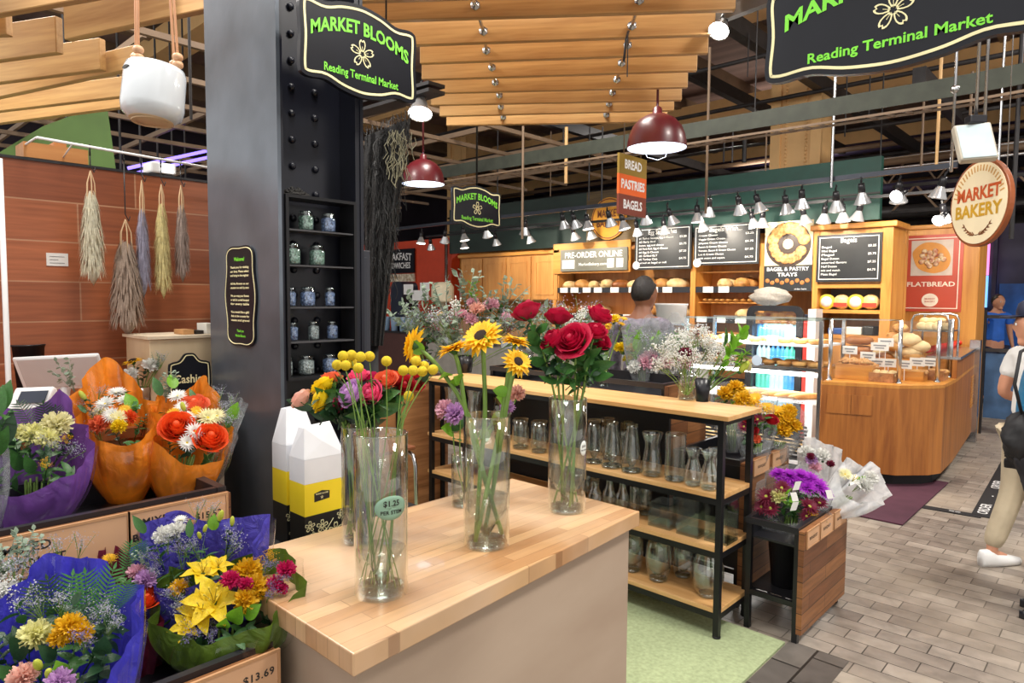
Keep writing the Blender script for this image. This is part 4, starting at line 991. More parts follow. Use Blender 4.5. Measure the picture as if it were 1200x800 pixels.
menu_board('dark breakfast menu board, left one above the bread shelves', 744, 265, 810, 315.5, BY-.06, 'Egg Sandwiches', [('#1 Turkey Sausage, Egg & Cheese', .62), ('#2 Early Bird', .3), ('bacon, egg and cheese', .45), ('#3 Pork Roll, Egg & Cheese', .52), ('#4 Egg & Cheese', .36), ('#5 Grilled BLT', .34), ('#6 Turkey Club', .34), ('served on bagel or roll', .5)])
menu_board('dark menu board headed Bagels With, right of the breakfast board', 813, 262, 889.5, 310, BY-.06, 'Bagels With...', [('Cream Cheese', .3), ('Veggie Cream Cheese', .42), ('Jalapeno Cream Cheese', .46), ('Bacon & Cream Cheese', .44), ('Tomato, Bacon & Cream Cheese', .58), ('Lox & Cream Cheese', .4), ('with onion and capers', .42)])
for (px, py, lab) in ((745.5, 311, 'small white round sticker on the lower left of the breakfast board'), (817, 308, 'small white round sticker between the two menu boards')):
    c = onY(px, py, BY-.065); b = MB(); b.prism([(math.cos(a*PI/9)*.055, math.sin(a*PI/9)*.055) for a in range(18)], c, UX, UZ, -UY, 0, .004); o = obj('round_sticker', b, M['white']); tag(o, lab, 'sticker')
# PRE-ORDER ONLINE
t = thing('hanging_sign', 'grey PRE-ORDER ONLINE sign on the oak panel by the cupboards', 'sign', onY(696, 318, BY-.05))
o, (x0, x1, z0, z1) = pbox('board', t, mat('grey_board', srgb('6e6d62'), .4), 657, 291, 735, 317, BY-.065, .03)
b = MB(); put_text(b, 'PRE-ORDER ONLINE', V(((x0+x1)/2, BY-.065, z1-(z1-z0)*.28)), UX, UZ, -UY, .12, .015, .003, width=(x1-x0)*.86); put_text(b, 'MarketBakery.com', V(((x0+x1)/2, BY-.065, z0+(z1-z0)*.3)), UX, UZ, -UY, .06, .015, .003, width=(x1-x0)*.42); obj('lettering', b, M['white'], t)
for u in (.03, .13, .72, .85): b = MB(); b.box(x0+(x1-x0)*u, x0+(x1-x0)*(u+.095), BY-.07, BY-.0655, z0+(z1-z0)*.12, z0+(z1-z0)*.52); obj('white_patch', b, M['white'], t)
b = MB(); xx0, zz = bz(650, 290); b.box(onY(650, 300, BY).x, onY(740, 300, BY).x, BY-.03, BY-.006, onY(695, 318, BY).z-.02, onY(695, 286, BY).z+.03); o = obj('oak_panel', b, M['oak_h']); tag(o, 'orange oak panel behind the PRE-ORDER ONLINE sign', 'panel')
# BAGEL & PASTRY TRAYS poster
PY_ = BY-.10
t = thing('poster', 'BAGEL & PASTRY TRAYS poster with a round tray of pastries', 'poster', onY(924, 341, PY_))
o, (x0, x1, z0, z1) = pbox('sheet', t, mat('poster_cream', srgb('e9d9b0'), .4, 0, .03), 896, 259, 952, 341, PY_, .015)
w, h = x1-x0, z1-z0
b = MB(); b.box(x0, x1, PY_-.003, PY_-.001, z0, z0+h*.37); obj('dark_band', b, M['board'], t)
b = MB(); c = V(((x0+x1)/2, PY_, z0+h*.67)); Rt = w*.47; b.prism([(math.cos(a*PI/20)*Rt, math.sin(a*PI/20)*Rt) for a in range(40)], c, UX, UZ, -UY, .001, .004); obj('printed_tray', b, mat('tray_dark', srgb('3a2a20'), .4), t)
for nm, cc, a0, n_, rr, rad in (('printed_croissant', 'd58a40', .3, 7, .72, .28), ('printed_roll', 'b8652a', 3.3, 7, .66, .24)):
    b = MB()
    for k in range(n_):
        a = a0+k*2.9/n_; b.ball(c+UX*math.cos(a)*Rt*rr+UZ*math.sin(a)*Rt*rr-UY*.006, Rt*rad, 12, 6, (1, 1, .12), (0, -1, 0))
    obj(nm, b, mat(nm, srgb(cc), .5, 0, .3, 30, c2=srgb('e8b878')), t)
b = MB(); b.ball(c-UY*.008, Rt*.24, 12, 6, (1, 1, .15), (0, -1, 0)); obj('printed_dip', b, mat('dip', srgb('f3e6c0'), .5), t)
b = MB(); put_text(b, 'BAGEL & PASTRY', V(((x0+x1)/2, PY_, z0+h*.315)), UX, UZ, -UY, h*.075, .02, .006, width=w*.88); put_text(b, 'TRAYS', V(((x0+x1)/2, PY_, z0+h*.235)), UX, UZ, -UY, h*.075, .02, .006, width=w*.42); put_text(b, 'order here', V((x0+w*.78, PY_, z0+h*.03)), UX, UZ, -UY, h*.03, .02, .006, width=w*.25); obj('lettering', b, M['white'], t)
b = MB()
for k in range(9): b.ball(V((x0+w*(.08+.105*k), PY_-.004, z0+h*(.15-.03*(k % 2)))), w*.05, 10, 5, (1, 1, .1), (0, -1, 0))
obj('printed_bagel_row', b, mat('bagel_row', srgb('b8743a'), .5, 0, .3, 30), t)
# menu cabinet
t = thing('menu_cabinet', 'oak cabinet with the right menu board above two open niches', 'cabinet', (-2.4, BY+.2, 0)); CY_ = BY-.12
xl = onY(953, 300, CY_).x; xr = onY(1046, 300, CY_).x; zt = onY(1000, 268, CY_).z
b = MB(); b.box(xl, xl+.06, CY_, CY_+.5, 0, zt); b.box(xr-.10, xr, CY_, CY_+.5, 0, zt); b.box(xl+.061, xr-.101, CY_+.46, CY_+.5, 0, zt)
obj('side_panel', b, M['oak_light'], t)
b = MB(); b.box(xl-.03, xr+.04, CY_-.04, CY_+.5, zt+.001, zt+.06); obj('cornice', b, M['oak_h'], t, bevel=.008)
nz = [onY(1000, y, CY_).z for y in (333, 363, 393)]
for z in nz: b = MB(); b.box(xl+.061, xr-.101, CY_+.0, CY_+.455, z-.04, z); obj('shelf', b, M['oak_h'], t)
b = MB(); b.box(xl+.061, xr-.101, CY_+.02, CY_+.05, nz[0]+.001, zt); obj('board_backing', b, M['oak_cup'], t)
b = MB(); b.box(xl+.061, xr-.101, CY_+.44, CY_+.45, nz[1], nz[0]-.05); obj('niche_back', b, mat('niche_grey', srgb('8a8a86'), .6), t)
b = MB(); b.box(xl+.061, xr-.101, CY_+.01, CY_+.04, 0, nz[2]-.041); obj('lower_panel', b, M['oak_cup'], t)
menu_board('dark menu board on the oak cabinet left of the FLATBREAD poster', 957, 274, 1033, 330, CY_-.035, 'Bagels', [('Bagel', .16), ('Mini Bagel', .24), ('Flagel', .2), ('Bagel Dozen', .28), ('assorted flavors', .4), ('Half Dozen', .25), ('mix and match', .3), ('Pizza Bagel', .25)], tw=.25)
for k, (px, cc) in enumerate(((969, 'e3d24a'), (986, 'f0e6d0'), (1003, 'e3d24a'), (1020, 'f0e6d0'))):
    x = onY(px, 355, CY_+.1).x; z = nz[1]+.001; w = .085
    if k % 2 == 0:
        t = thing('round_tin', 'round yellow tin in the cabinet niche, %s one' % ('left' if k == 0 else 'right'), 'tin', (x, CY_+.12, z))
        b = MB(); b.lathe([(0, 0), (w, 0), (w, .06), (0, .06)], 24, (x, CY_+.14, z+w), (0, -1, 0)); obj('body', b, mat('tin_yellow', srgb(cc), .4), t)
        b = MB(); b.lathe([(0, .061), (w*.7, .061), (w*.7, .064), (0, .064)], 24, (x, CY_+.14, z+w), (0, -1, 0)); obj('label', b, M['white'], t)
    else:
        t = thing('bun_bag', 'bag of buns with red label in the cabinet niche, %s one' % ('left' if k == 1 else 'right'), 'bag', (x, CY_+.12, z))
        b = MB(); b.ball((x, CY_+.12, z+.085), .088, 16, 10, (1, .7, .97)); obj('bag', b, mat('bun_bag', srgb('e8c88a'), .25, 0, .2, 12), t)
        b = MB(); b.box(x-.07, x+.07, CY_+.05, CY_+.056, z+.03, z+.075); obj('label', b, mat('label_red', srgb('c2402c'), .4), t)
t = thing('dish_stack', 'stack of dark dishes and blue box in the lower cabinet niche', 'dishes', (-2.4, CY_+.2, nz[2]+.001))
for k, (a, b_, hh_, c_) in enumerate(((.15, .32, .07, '274a8a'), (.32, .5, .09, 'c8c8c0'), (.52, .62, .1, '181818'))):
    b = MB(); b.box(xl+a, xl+b_, CY_+.1, CY_+.3, nz[2]+.002, nz[2]+hh_); obj('dish', b, mat('dish%d' % k, srgb(c_), .4), t, bevel=.01)
# flatbread cabinet
t = thing('menu_cabinet', 'oak cabinet carrying the red FLATBREAD poster', 'cabinet', (-1.6, BY+.1, 0)); FY = BY+1.25
xl = onY(1050, 300, FY).x; xr = onY(1146, 340, FY).x; zt = onY(1095, 268, FY).z
b = MB(); b.box(xl, xr, FY, FY+.5, 0, zt); obj('body', b, M['oak_light'], t, bevel=.006)
b = MB(); b.box(xl, xr+.02, FY-.03, FY+.5, zt+.001, zt+.05); obj('cornice', b, M['oak_h'], t, bevel=.006)
t = thing('poster', 'red FLATBREAD poster with a flatbread picture', 'poster', onY(1092, 365, FY-.02))
o, (x0, x1, z0, z1) = pbox('sheet', t, mat('poster_red', srgb('c04a34'), .4, 0, .04), 1056, 275, 1128, 365, FY-.015, .012)
w, h = x1-x0, z1-z0; Yp = FY-.016
b = MB(); q = .035; b.ring([(x0+q, z0+q), (x1-q, z0+q), (x1-q, z1-q), (x0+q, z1-q)], [(x0+q+.01, z0+q+.01), (x1-q-.01, z0+q+.01), (x1-q-.01, z1-q-.01), (x0+q+.01, z1-q-.01)], (0, Yp, 0), UX, UZ, -UY, .001, .003)
put_text(b, 'FLATBREAD', V(((x0+x1)/2, Yp, z0+h*.355)), UX, UZ, -UY, h*.085, .02, .003, width=w*.78); b.prism([(math.cos(a*PI/14)*w*.135, math.sin(a*PI/14)*w*.125) for a in range(28)], V(((x0+x1)/2, Yp, z0+h*.15)), UX, UZ, -UY, .001, .003); obj('lettering', b, mat('poster_white', srgb('f3e3cf'), .5), t)
b = MB(); put_text(b, 'MARKET', V(((x0+x1)/2, Yp, z0+h*.165)), UX, UZ, -UY, h*.03, .02, .005, width=w*.17); put_text(b, 'BAKERY', V(((x0+x1)/2, Yp, z0+h*.13)), UX, UZ, -UY, h*.03, .02, .005, width=w*.17); obj('seal_lettering', b, mat('seal_red', srgb('b8563a'), .5), t)
b = MB(); b.box(x0+w*.16, x0+w*.84, Yp-.003, Yp-.001, z0+h*.47, z0+h*.93); pic = obj('picture', b, mat('pic_bg', srgb('cdbcae'), .5), t)
b = MB(); c = V(((x0+x1)/2, Yp-.004, z0+h*.70)); b.prism(smooth_loop([(-w*.30, h*.10), (-w*.12, h*.20), (w*.15, h*.17), (w*.30, h*.02), (w*.26, -h*.14), (w*.05, -h*.20), (-w*.2, -h*.14), (-w*.3, 0)], 5), c, UX, UZ, -UY, 0, .003); obj('printed_crust', b, mat('pcrust', srgb('d9923f'), .5), pic)
b = MB()
for k in range(16):
    a = k*2.4; r_ = w*.05*math.sqrt(k); b.ball(c+UX*math.cos(a)*r_*1.1+UZ*math.sin(a)*r_*.8-UY*.004, w*.05, 8, 4, (1, 1, .1), (0, -1, 0))
obj('printed_topping', b, mat('ptop', srgb('c8553a'), .5, 0, .3, 20, c2=srgb('f0dcb0')), pic)
# bag on top of the drinks fridge, tan box
# drinks fridge
FRY = 7.30
t = thing('drinks_fridge', 'black framed drinks fridge with rounded top full of bottles', 'fridge', onY(908, 400, FRY))
x0 = onY(874, 400, FRY).x; x1 = onY(940, 400, FRY).x; zt = onY(907, 358, FRY).z; zi = zt-.10
def rrect(x0, x1, z0, z1, r, n=5):
    o = []
    for (cx, cz, a0) in ((x1-r, z1-r, 0), (x0+r, z1-r, PI/2)):
        for k in range(n+1): a = a0+PI/2*k/n; o.append((cx+math.cos(a)*r, cz+math.sin(a)*r))
    o += [(x0, z0), ((x0+x1)/2, z0), (x1, z0)]; return o
b = MB(); fr_o = rrect(x0, x1, 0.02, zt, .09); fr_i = rrect(x0+.07, x1-.07, .12, zt-.06, .05)
b.ring(fr_o, fr_i, (0, FRY, 0), UX, UZ, -UY, -.04, 0); obj('frame', b, M['black_plastic'], t)
b = MB(); b.box(x0+.01, x1-.01, FRY+.5, FRY+.55, .05, zt-.1); b.box(x0+.01, x0+.04, FRY+.045, FRY+.5, .05, zt-.1); b.box(x1-.04, x1-.01, FRY+.045, FRY+.5, .05, zt-.1); obj('body', b, mat('fridge_inner', srgb('35506a'), .4), t)
b = MB(); b.box(x0+.071, x1-.071, FRY+.005, FRY+.01, .121, zt-.061); obj('glass_door', b, M['pane'], t)
fz = [.35, .62, .90, 1.18]
for z in fz: b = MB(); b.box(x0+.045, x1-.045, FRY+.06, FRY+.49, z-.015, z); obj('shelf', b, M['white'], t)
b = MB(); b.box(x0+.08, x1-.08, FRY+.06, FRY+.08, zt-.20, zt-.08); obj('header_picture', b, mat('hdr', srgb('a04028'), .5, 0, .5, 14, c2=srgb('d0a060')), t)
bt = None
bcols = [emit('drink_blue', srgb('3f8fd0'), .35), emit('drink_teal', srgb('4fb8a8'), .35), emit('drink_clear', srgb('a8c8d8'), .4), mat('drink_red', srgb('b03030'), .3)]
for m_ in bcols[:3]: pass
bcols = [mat('drink_blue', srgb('4f9fe0'), .2), mat('drink_teal', srgb('5fc8b8'), .2), mat('drink_clear', srgb('b8d8e8'), .2), mat('drink_red', srgb('b03030'), .3)]
bms = []
for k, m_ in enumerate(bcols):
    b = MB(); b.lathe([(0, 0), (.032, 0), (.034, .01), (.034, .12), (.03, .15), (.013, .185), (.013, .205), (0, .205)], 12); bms.append(b.mesh('bottle', m_))
for si, z in enumerate(fz):
    n_ = 9
    for k in range(n_):
        q = (k//3+si) % 3 if si else 2
        o = bpy.data.objects.new('bottle', bms[q]); COL.objects.link(o); o.location = (x0+.10+(x1-x0-.2)*k/(n_-1), FRY+.14, z+.001)
        cl = ('blue', 'teal', 'clear', 'red')[q]
        tag(o, '%s drink bottle on the fridge shelf, %s row' % (cl, ('bottom', 'third', 'second', 'top')[si]), 'bottle', '%s bottles in fridge row %s' % (cl, ('four', 'three', 'two', 'one')[si]))
lamp('AREA', ((x0+x1)/2, FRY+.07, zt-.22), ((x0+x1)/2, FRY+.3, .5), 6, .3, (.8, .9, 1))
b = MB(); c = onY(902, 345, FRY+.25)
def lump(c, sx, sy, sz, seed, n=14):
    rr = random.Random(seed); ph = [rr.uniform(0, 6) for _ in range(6)]; mb = MB()
    def fn(u, v):
        a = v*2*PI; th = PI*u; r_ = 1+.12*math.sin(3*a+ph[0])+.10*math.sin(5*a+4*th+ph[1])+.08*math.sin(7*th+ph[2]+2*a)
        return (c[0]+math.sin(th)*math.cos(a)*sx*r_, c[1]+math.sin(th)*math.sin(a)*sy*r_, c[2]-math.cos(th)*sz*(1+.1*math.sin(4*a+ph[3])))
    mb.grid(fn, n, n*2, True); return mb
o = obj('plastic_bag', lump((c.x, c.y, zt+.10), .22, .15, .10, 3), sheet('pale_bag', (.62, .58, .52), .1, .3, .3)); tag(o, 'crumpled pale plastic bag lying on top of the drinks fridge', 'bag')
t = thing('carton', 'tall white and red carton standing right of the drinks fridge', 'box', onY(948, 420, FRY))
x0 = onY(941, 400, FRY).x; x1 = onY(955, 400, FRY).x; zt2 = onY(948, 362, FRY).z
b = MB(); b.box(x0+(x1-x0)*.35, x1, FRY, FRY+.2, 0, zt2); obj('body', b, M['white'], t)
b = MB(); b.box(x0, x0+(x1-x0)*.34, FRY, FRY+.2, 0, zt2-.12); obj('red_side', b, mat('carton_red', srgb('b02c22'), .5), t)
# ---------------- oak bakery counter with faceted front
CT = .885
q = [onZ(*p, CT) for p in ((963, 446.5), (1054, 451.5), (1092, 451.5), (1107, 450.5), (1121, 443.5))]
qe = onZ(1146, 424, CT)
dx = (qe-q[-1]).normalized(); last = q[-1]+dx*1.8
poly = [(p.x, p.y) for p in q]+[(last.x, last.y), (last.x-.42, last.y), (q[-1].x-.5, q[-1].y+.35), (q[0].x, q[0].y+.75)]
t = thing('bakery_counter', 'faceted oak bakery counter with vertical grain front', 'counter', (-2, 7, 0)); BC = t
b = MB(); b.prism(poly, (0, 0, 0), UX, UY, UZ, .11, CT-.03); obj('body', b, M['oak'], t)
b = MB(); ins = [(u, v) for u, v in poly]; b.prism(ins, (0, 0, 0), UX, UY, UZ, CT-.029, CT); obj('top_board', b, M['oak_light'], t)
b = MB(); pin = [(u*.9+(-1.9)*.1, v*.9+7.2*.1) for u, v in poly]; b.prism(pin, (0, 0, 0), UX, UY, UZ, .0, .109); obj('plinth', b, M['black_matte'], t)  # black block filling the open toe gap, standing in for its shadow
a_, b__ = q[0], q[1]; b = MB(); dd = (b__-a_).normalized(); no = V((dd.y, -dd.x, 0))
b.obox(a_+dd*.14+no*.006+V((0, 0, -.19)), dd*.095, no*.004, UZ*.085); b.obox(a_+dd*.32+no*.006+V((0, 0, -.19)), dd*.08, no*.004, UZ*.085); obj('access_panel', b, M['oak'], t)
# steel tray edge and upstand along the side run
sd = (last-q[-1]).normalized(); sn = V((sd.y, -sd.x, 0))
b = MB(); b.obox((q[-1]+sd*.9)-sn*.02+V((0, 0, .085)), sd*.9, sn*.02, UZ*.085); obj('upstand', b, M['oak'], t)
b = MB(); b.obox((q[-1]+sd*.92)-sn*.12+V((0, 0, .185)), sd*.88, sn*.14, UZ*.012); obj('steel_ledge', b, M['chrome'], t)
b = MB(); e_ = last+V((0, 0, -.3)); b.obox(last+V((.0, .02, -.30)), UX*.05, UY*.05, UZ*.58); obj('corner_post', b, M['chrome'], t)
b = MB()
for k in range(12): b.obox(q[-1]+sd*1.6+sn*.004+V((0, 0, -.12-.03*k)), sd*.12, sn*.003, UZ*.008)
obj('vent_grille', b, M['oak_light'], t)
# glass guard with posts
t = thing('sneeze_guard', 'clear glass guard with steel posts on the oak bakery counter', 'glass guard', q[1])
gp = [onZ(*p, CT) for p in ((972, 445), (1053, 449), (1098, 447.5), (1113, 442))]
ztg = onY(1053, 375, gp[1].y).z
for p in gp: b = MB(); b.tube([p+V((0, 0, .001)), V((p.x, p.y, ztg))], .017, 10); b.lathe([(.026, 0), (.026, .008), (.01, .01)], 12, p+V((0, 0, .001))); obj('post', b, M['chrome'], t)
for p, r_ in zip(gp, gp[1:]):
    b = MB(); dd = (r_-p).normalized(); b.obox((p+r_)/2+V((0, 0, (ztg-CT)*.54)), dd*((r_-p).length/2-.02), dd.cross(UZ)*.003, UZ*(ztg-CT)*.45); obj('glass_panel', b, M['pane'], t)
b = MB(); b.bar(gp[0]+V((0, 0, ztg-CT)), gp[1]+V((0, 0, ztg-CT)), .012, .012, UZ); obj('top_trim', b, M['glass_rim'], t)
# wooden risers with bread
def wbox(label, px0, px1, py, Y, h, d, m_='oak_h'):
    xa = onY(px0, py, Y).x; xb = onY(px1, py, Y).x; z = onY((px0+px1)/2, py, Y).z; b = MB()
    t = thing('bread_box', label, 'bread box', ((xa+xb)/2, Y+d/2, CT))
    b.box(xa, xb, Y, Y+.012, CT+.001, z); b.box(xa, xa+.012, Y+.013, Y+d, CT+.001, z); b.box(xb-.012, xb, Y+.013, Y+d, CT+.001, z); b.box(xa+.013, xb-.013, Y+d-.012, Y+d, CT+.001, z); b.box(xa+.013, xb-.013, Y+.013, Y+d-.013, z-.05, z-.04); obj('box', b, M[m_], t); return xa, xb, z-.04
Yc = q[0].y
GB_ = 'breads on the oak counter'
def fill(xa, xb, Y, d, z, kind, n, label, cat, layers=1, sc=1):
    for L in range(layers):
        for k in range(n-L):
            put(kind, (xa+(xb-xa)*(k+.5+L*.5)/n, Y+d*rnd.uniform(.25, .5), z+L*.04*sc+.001), rnd.uniform(0, 3), label, cat, 'pile: '+label, sc=sc, tilt=rnd.uniform(-.12, .12))
        for k in range(n-L): put(kind, (xa+(xb-xa)*(k+.5)/n, Y+d*rnd.uniform(.6, .8), z+L*.04*sc+.012), rnd.uniform(0, 3), label, cat, 'pile: '+label, sc=sc, tilt=rnd.uniform(-.12, .12)) if n > 2 else None
Y1_ = Yc+.32
xa, xb, z = wbox('low oak bread box at the left of the counter, filled with pastries', 979, 1022, 427, Y1_, .2, .22)
fill(xa, xb, Y1_, .22, z, 'croissant', 4, 'small golden twisted pastry in the left bread box', 'pastry', 2, .85)
xa, xb, z = wbox('stained wooden bread box in front, filled with seeded rolls', 1018, 1047, 437, Yc+.30, .1, .16, 'crate_wood_e')
fill(xa, xb, Yc+.30, .16, z, 'roll', 3, 'seeded roll in the small front bread box', 'roll', 1, .7)
xa, xb, z = wbox('pair of low trays of sliced bread behind the middle guard post', 1056, 1082, 435, Yc+.62, .1, .2, 'oak_h')
fill(xa, xb, Yc+.62, .2, z, 'pastry', 3, 'sliced pastry on the low tray behind the guard', 'pastry', 1, .9)
xa, xb, z = wbox('small wooden tray of pastries at the right of the guard', 1085, 1106, 434, Yc+.80, .1, .2, 'crate_wood_e')
fill(xa, xb, Yc+.80, .2, z, 'pastry', 3, 'pastry on the right wooden tray', 'pastry', 1, .8)
xa, xb, z = wbox('tall oak riser carrying the stacked loaves', 1024, 1082, 420, Yc+.95, .2, .4)
for k, (px, py, kd, s_) in enumerate(((1062, 398, 'pale', 1.0), (1075, 405, 'pale', .9), (1032, 410, 'pale', .7), (1048, 404, 'round', .75), (1070, 416, 'round', .8), (1052, 414, 'pale', .8), (1036, 418, 'dark', .7), (1066, 411, 'pale', .9))):
    p = onY(px, py, Yc+1.05+.03*(k % 3)); put(kd, (p.x, p.y, max(z+.001, p.z-.06)), rnd.uniform(-.3, .3), '%s loaf in the stack on the tall oak riser' % {'pale': 'pale', 'round': 'round', 'dark': 'dark'}[kd], 'bread', '%s loaves stacked on the riser' % kd, sc=s_)
xa, xb, z = wbox('second oak riser behind, with round buns on top', 1038, 1072, 395, Yc+1.42, .2, .2)
for k, (px, py) in enumerate(((1048, 392), (1062, 391), (1055, 383))):
    p = onY(px, py, Yc+1.5); put('round', (p.x, p.y, z+.002+(.09 if k == 2 else 0)), .3, 'round bun on the rear oak riser', 'bun', 'buns on the rear riser', sc=.62)
xa, xb, z = wbox('narrow oak riser with two seeded rings on the left', 992, 1012, 410, Yc+.75, .2, .2)
for k in range(2): put('bagel_d', ((xa+xb)/2+.01, Yc+.84, z+.001+.09*k), .3*k, 'dark seeded ring loaf, %s of the two stacked' % ('lower', 'upper')[k], 'bread', None, name='ring_loaf', sc=1.9)
for k, (px, py, Y, w_) in enumerate(((996, 410, Yc+.60, 12), (1017, 417, Yc+.52, 12), (1031, 406, Yc+.8, 14), (1038, 401, Yc+.82, 12), (1028, 424.5, Yc+.6, 12), (1041, 425, Yc+.62, 12), (1060, 427, Yc+.6, 11), (1075, 424, Yc+.75, 11), (1089, 424, Yc+.9, 13), (1050, 401, Yc+1.0, 12))):
    p = onY(px, py, Y); h = .038; w = w_/2*p.y/790*1.25; b = MB(); t = thing('price_card', 'white price card on a stick among the counter breads, %s from the left' % ('2nd', '3rd', '5th', '6th', '4th', '7th', '8th', '9th', '10th', '1st')[k], 'price card', (p.x, Y, CT+.001))
    b.box(p.x-w, p.x+w, Y-.002, Y, p.z-h, p.z+h); obj('card', b, M['paper'], t)
    b = MB(); b.box(p.x-.003, p.x+.003, Y+.0005, Y+.004, CT+.001, p.z); obj('stick', b, M['white'], t)
    b = MB(); b.box(p.x-w*.7, p.x+w*.7, Y-.0035, Y-.0022, p.z+h*.1, p.z+h*.45); b.box(p.x-w*.5, p.x+w*.5, Y-.0035, Y-.0022, p.z-h*.5, p.z-h*.2); obj('print_lines', b, mat('grey_ink', (.25, .25, .27), .6), t)
# rear prep case with curved steel frame
RY = 7.45
t = thing('prep_case', 'small glass prep case with curved steel frame and white rolls', 'display case', onY(1095, 415, RY))
xa = onY(1068, 390, RY).x; xb = onY(1112, 390, RY).x; zb_ = onY(1090, 387, RY).z; zt_ = onY(1090, 368, RY).z
for yy in (RY, RY+.45):
    b = MB(); b.tube([(xa, yy, CT+.002), (xa, yy, zt_-.06), (xa+.02, yy, zt_-.015), (xa+.07, yy, zt_), (xb-.07, yy, zt_), (xb-.02, yy, zt_-.015), (xb, yy, zt_-.06), (xb, yy, CT+.002)], .011, 8); obj('frame', b, M['chrome'], t)
b = MB(); b.box(xa, xb, RY+.01, RY+.44, zb_-.012, zb_); obj('shelf', b, M['chrome'], t)
b = MB(); b.box(xa+.02, xb-.02, RY+.0, RY+.004, CT+.1, zt_-.08); obj('glass_panel', b, M['pane'], t)
for k in range(7): put('roll', (xa+.06+(xb-xa-.12)*(k % 4)/3, RY+.16+.1*(k//4), zb_+.002+(.045 if k > 3 else 0)), rnd.uniform(0, 3), 'white floury roll on the upper shelf of the prep case', 'roll', 'rolls in the prep case', sc=1.05)
M['tomato'] = mat('tomato', srgb('d0301c'), .2, 0, .15, coat=.4)
b = MB(); b.ball((0, 0, .036), .04, 14, 8, (1, 1, .85)); tm = b.mesh('tomato', M['tomato'])
for k in range(14):
    o = bpy.data.objects.new('tomato', tm); COL.objects.link(o); px = 1087+k*3.6; p = onY(px, 415, RY+.15+.12*(k % 3)); p.z = CT+.205
    p = onZ(px, 414-(px-1087)*.25, CT+.2); o.location = (p.x, p.y, CT+.198); tag(o, 'red tomato on the steel ledge of the bakery counter', 'tomato', 'tomatoes on the ledge')
# ---------------- refrigerated glass case left of the counter
GY = q[0].y+.02; gx0 = onY(800, 480, GY).x; gx1 = q[0].x-.015
zt_ = onY(880, 374.5, GY).z
t = thing('glass_case', 'tall refrigerated glass case with pastries on white shelves', 'display case', ((gx0+gx1)/2, GY+.3, 0)); GC = t
for x in (gx0, gx1-.03):
    for y in (GY, GY+.62): b = MB(); b.box(x, x+.03, y, y+.03, .0, zt_); obj('frame_post', b, M['chrome'], t)
b = MB(); b.box(gx0, gx1, GY-.005, GY+.03, zt_+.001, zt_+.02); b.box(gx0, gx1, GY+.62, GY+.65, zt_+.001, zt_+.02); obj('top_rail', b, M['glass_rim'], t)
zs = [onY(900, y, GY).z for y in (402, 428, 468, 527)]
thk = [.02, .03, .012, .03]
for k, z in enumerate(zs):
    b = MB()
    if k == 2:
        for j in range(40): b.box(gx0+.04+(gx1-gx0-.08)*j/40, gx0+.05+(gx1-gx0-.08)*j/40, GY+.05, GY+.6, z-.006, z)
        for yy in (GY+.05, GY+.2, GY+.35, GY+.5): b.box(gx0+.03, gx1-.03, yy, yy+.01, z-.014, z-.007)
    else: b.box(gx0+.031, gx1-.031, GY+.012, GY+.6, z-thk[k], z)
    obj('shelf', b, M['white'] if k != 1 else M['chrome'], t)
b = MB(); b.box(gx0+.032, gx1-.032, GY+.02, GY+.10, zs[1]-.08, zs[1]-.05); obj('light_bar', b, emit('case_light', (1, .98, .95), 6), t)
b = MB(); b.box(gx0+.031, gx1-.031, GY+.001, GY+.006, zs[3]+.03, zt_-.01); obj('glass_panel', b, M['pane'], t)
b = MB(); b.box(gx0, gx1, GY-.01, GY+.64, .10, zs[3]-.06); obj('base_panel', b, M['white'], t)
b = MB()
for k in range(9): b.box(gx0+.1, gx1-.1, GY-.014, GY-.0105, .16+.035*k, .18+.035*k)
obj('vent_slot', b, M['black_plastic'], t)
lamp('AREA', ((gx0+gx1)/2, GY+.25, zs[1]-.06), ((gx0+gx1)/2, GY+.25, .3), 30, 1.0, (1, .97, .92)); lamp('AREA', ((gx0+gx1)/2, GY+.25, zt_), ((gx0+gx1)/2, GY+.25, .3), 26, 1.0, (1, .97, .92))
for si, (z, kd, nn) in enumerate(((zs[0], 'pastry', 9), (zs[1], 'pastry', 9), (zs[3], 'roll', 9))):
    for k in range(nn):
        x = gx0+.1+(gx1-gx0-.2)*k/(nn-1)
        for yy in (GY+.15, GY+.34): put(kd if (k//3) % 2 else ('bagel' if si < 2 and k > 4 else kd), (x, yy, z+.001), rnd.uniform(0, 3), '%s on the %s shelf of the glass case' % ('flat pastry' if kd == 'pastry' else 'pale roll', ('top', 'second', 'bottom')[si]), 'pastry', 'pastries on case shelf %s' % ('one', 'two', 'four')[si], name='pastry', sc=1.05)
for k in range(6): put('baguette', (gx0+.55+.12*k, GY+.30, zs[2]+.001), .35+.12*k, 'long baguette on the wire shelf of the glass case', 'bread', 'baguettes in the glass case', sc=.85)
for k, px in enumerate((872, 905, 852)):
    p = onY(px, 393, GY+.06); b = MB(); b.box(p.x-.05, p.x+.05, GY+.06, GY+.064, zs[0]+.001, zs[0]+.07); o = obj('price_card', b, M['paper']); tag(o, 'white card on the top shelf of the glass case, %s' % ('middle one', 'right one', 'left one')[k], 'price card')
c = onY(887, 422, GY-.012); b = MB(); b.prism([(math.cos(a*PI/12)*.05, math.sin(a*PI/12)*.05) for a in range(24)], c, UX, UZ, -UY, 0, .003); o = obj('round_sticker', b, mat('sticker_grey', srgb('aab8c6'), .4)); tag(o, 'round grey sticker on the glass case front', 'sticker')
